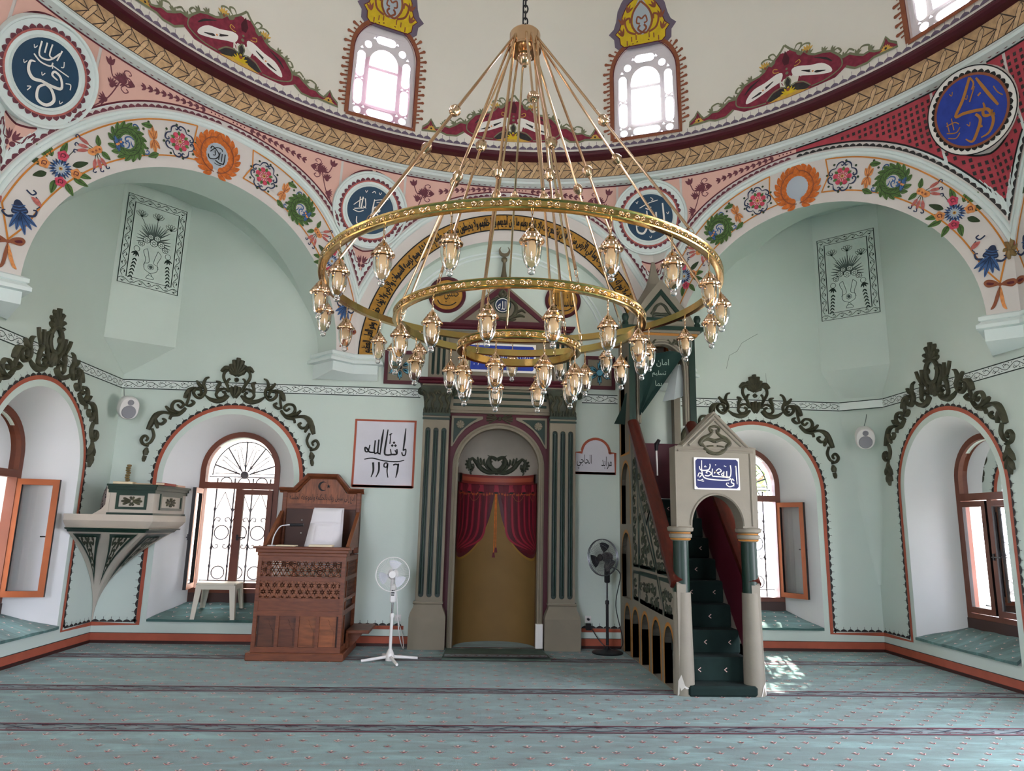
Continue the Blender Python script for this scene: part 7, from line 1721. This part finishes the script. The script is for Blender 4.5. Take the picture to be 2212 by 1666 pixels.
# lantern prototype (parts modelled round the hanging point)
AMB = glassmat('amber_glass', '#f3e4cb', .05, .05); BULB = mat('frosted_bulb', '#e2dad0', .35)
CRY = glassmat('crystal_glass', '#f4f2f0', .12, .02)
def proto():
    b = MB(); b.lathe([(0, -.098), (.008, -.1), (.012, -.112), (.022, -.118), (.026, -.128), (.036, -.136), (.04, -.148), (.05, -.156), (.053, -.166), (.061, -.172), (.064, -.186), (.073, -.19), (.076, -.197), (.074, -.204), (.06, -.206), (.058, -.2), (.0, -.19)], 20, BRASS2)
    for k in range(3): b.tube([(.0+(.006*cos(2*pi*q/8) if k % 2 else 0), (0 if k % 2 else .006*cos(2*pi*q/8)), -.015-.032*k+.02*sin(2*pi*q/8)) for q in range(8)], .0028, 5, BRASS2, closed=True)
    L = b.build('lantern', chn, ang=.6); L.location = (0, 0, 0)
    me = L.data
    for v in me.vertices: v.co += Vector((CX, CY, 2.5))
    ORG[L.name] = (0, 0, 0)
    b = MB(); prof = [(.05, -.2), (.056, -.215), (.057, -.25), (.053, -.29), (.044, -.325), (.031, -.35), (.02, -.362), (0, -.366)]; n = 32; rows = []
    for r, z in prof: rows.append([((r*(1+.035*cos(16*2*pi*i/n)))*cos(2*pi*i/n), (r*(1+.035*cos(16*2*pi*i/n)))*sin(2*pi*i/n), z) for i in range(n)])
    b.grid(rows, AMB, closed=True); b.build('glass_shade', L)
    b = MB(); b.lathe([(0, -.2), (.02, -.2), (.022, -.215), (.034, -.235), (.038, -.258), (.03, -.28), (.012, -.292), (0, -.294)], 14, BULB); b.build('bulb', L)
    b = MB(); b.lathe([(0, -.36), (.012, -.362), (.02, -.37), (.023, -.383), (.018, -.396), (.008, -.402), (0, -.403)], 14, CRY); b.build('crystal_drop', L)
    return L
LAN = proto(); first = True
for ri, (zr, R, NL, NR_, ph) in enumerate(RINGS):
    b = MB(); h, w = .033, .024
    prof = [(R-w, zr+h*.8), (R-w, zr-h*.95), (R-w*.3, zr-h*1.02), (R+w, zr-h), (R+w+.005, zr-h+.007), (R+w, zr-h+.014), (R+w-.004, zr-h+.018), (R+w-.004, zr+h-.018), (R+w, zr+h-.014), (R+w+.005, zr+h-.007), (R+w, zr+h), (R+w-.006, zr+h), (R+w-.008, zr-h*.6), (R-w+.004, zr-h*.6), (R-w+.004, zr+h*.8), (R-w, zr+h*.8)]
    b.lathe(prof, 120, BRASS, o); rg = b.build('ring', chn, ang=.6)
    # embossed ornaments on the band
    em = MB(); n = int(2*pi*R/.11)
    for i in range(n):
        a = 2*pi*i/n; fr = (lambda a: (lambda s, z, d=0: (CX+(R+w-.003+d)*cos(a+s/R), CY+(R+w-.003+d)*sin(a+s/R), zr+z)))(a); em.fr = fr
        for sg in (1, -1):
            em.relief([(sg*.004, 0), (sg*.022, .012), (sg*.036, .002), (sg*.028, -.008), (sg*.02, -.002)], [.008, .011, .009, .006], .01, BRASS2, smooth=2); em.relief([(sg*.006, -.004), (sg*.014, -.014)], .008, .009, BRASS2, smooth=0)
    em.build('embossed_band', rg, kind='stuff')
    for i in range(NL):
        a = 2*pi*i/NL-pi/2+radians(ph if ri else .0)+(radians(-1.5) if ri == 0 else 0)
        l = LAN if first else clone(LAN, chn); first = False
        l.location = (R*cos(a), R*sin(a), zr-h-2.5); l.rotation_euler = (0, 0, a)
    for i in range(NR_):
        a = 2*pi*i/NR_-pi/2+(radians(1) if ri == 0 else radians(20) if ri == 1 else radians(45)); top = Vector((CX+.125*cos(a), CY+.125*sin(a), 5.7)); bot = Vector((CX+R*cos(a), CY+R*sin(a), zr+h))
        d = (bot-top).normalized(); b = MB(); e1 = bot-d*.12
        b.tube([tuple(top), tuple(e1)], 0.0105, 8, BRASS2); rd = b.build('rod', chn)
        b = MB(); m_ = top+(e1-top)*(.5 if ri == 0 else .52); q = Matrix.Translation(m_) @ d.to_track_quat('Z', 'Y').to_matrix().to_4x4(); b.fr = (lambda q: (lambda x, y, z=0: tuple(q @ Vector((x, y, z)))))(q)
        b.fr = (lambda q: (lambda x, y, z=0: tuple(q @ Vector((x*1.25, y*1.25, z*1.25)))))(q)
        b.lathe([(0, -.046), (.012, -.045), (.013, -.036), (.02, -.034), (.03, -.022), (.035, -.004), (.037, 0), (.035, .004), (.03, .022), (.02, .034), (.013, .036), (.012, .045), (0, .046)], 18, BRASS2); b.build('rod_ball', rd, ang=.5)
        b = MB(); 
        for k in range(2):
            c = e1+d*(.03+.05*k); sd = d.orthogonal().normalized() if k % 2 else d.cross(d.orthogonal().normalized())
            b.tube([tuple(c+d*.034*sin(2*pi*j/10)+sd*.012*cos(2*pi*j/10)) for j in range(10)], .003, 5, BRASS2, closed=True)
        b.build('hanging_link', rd)
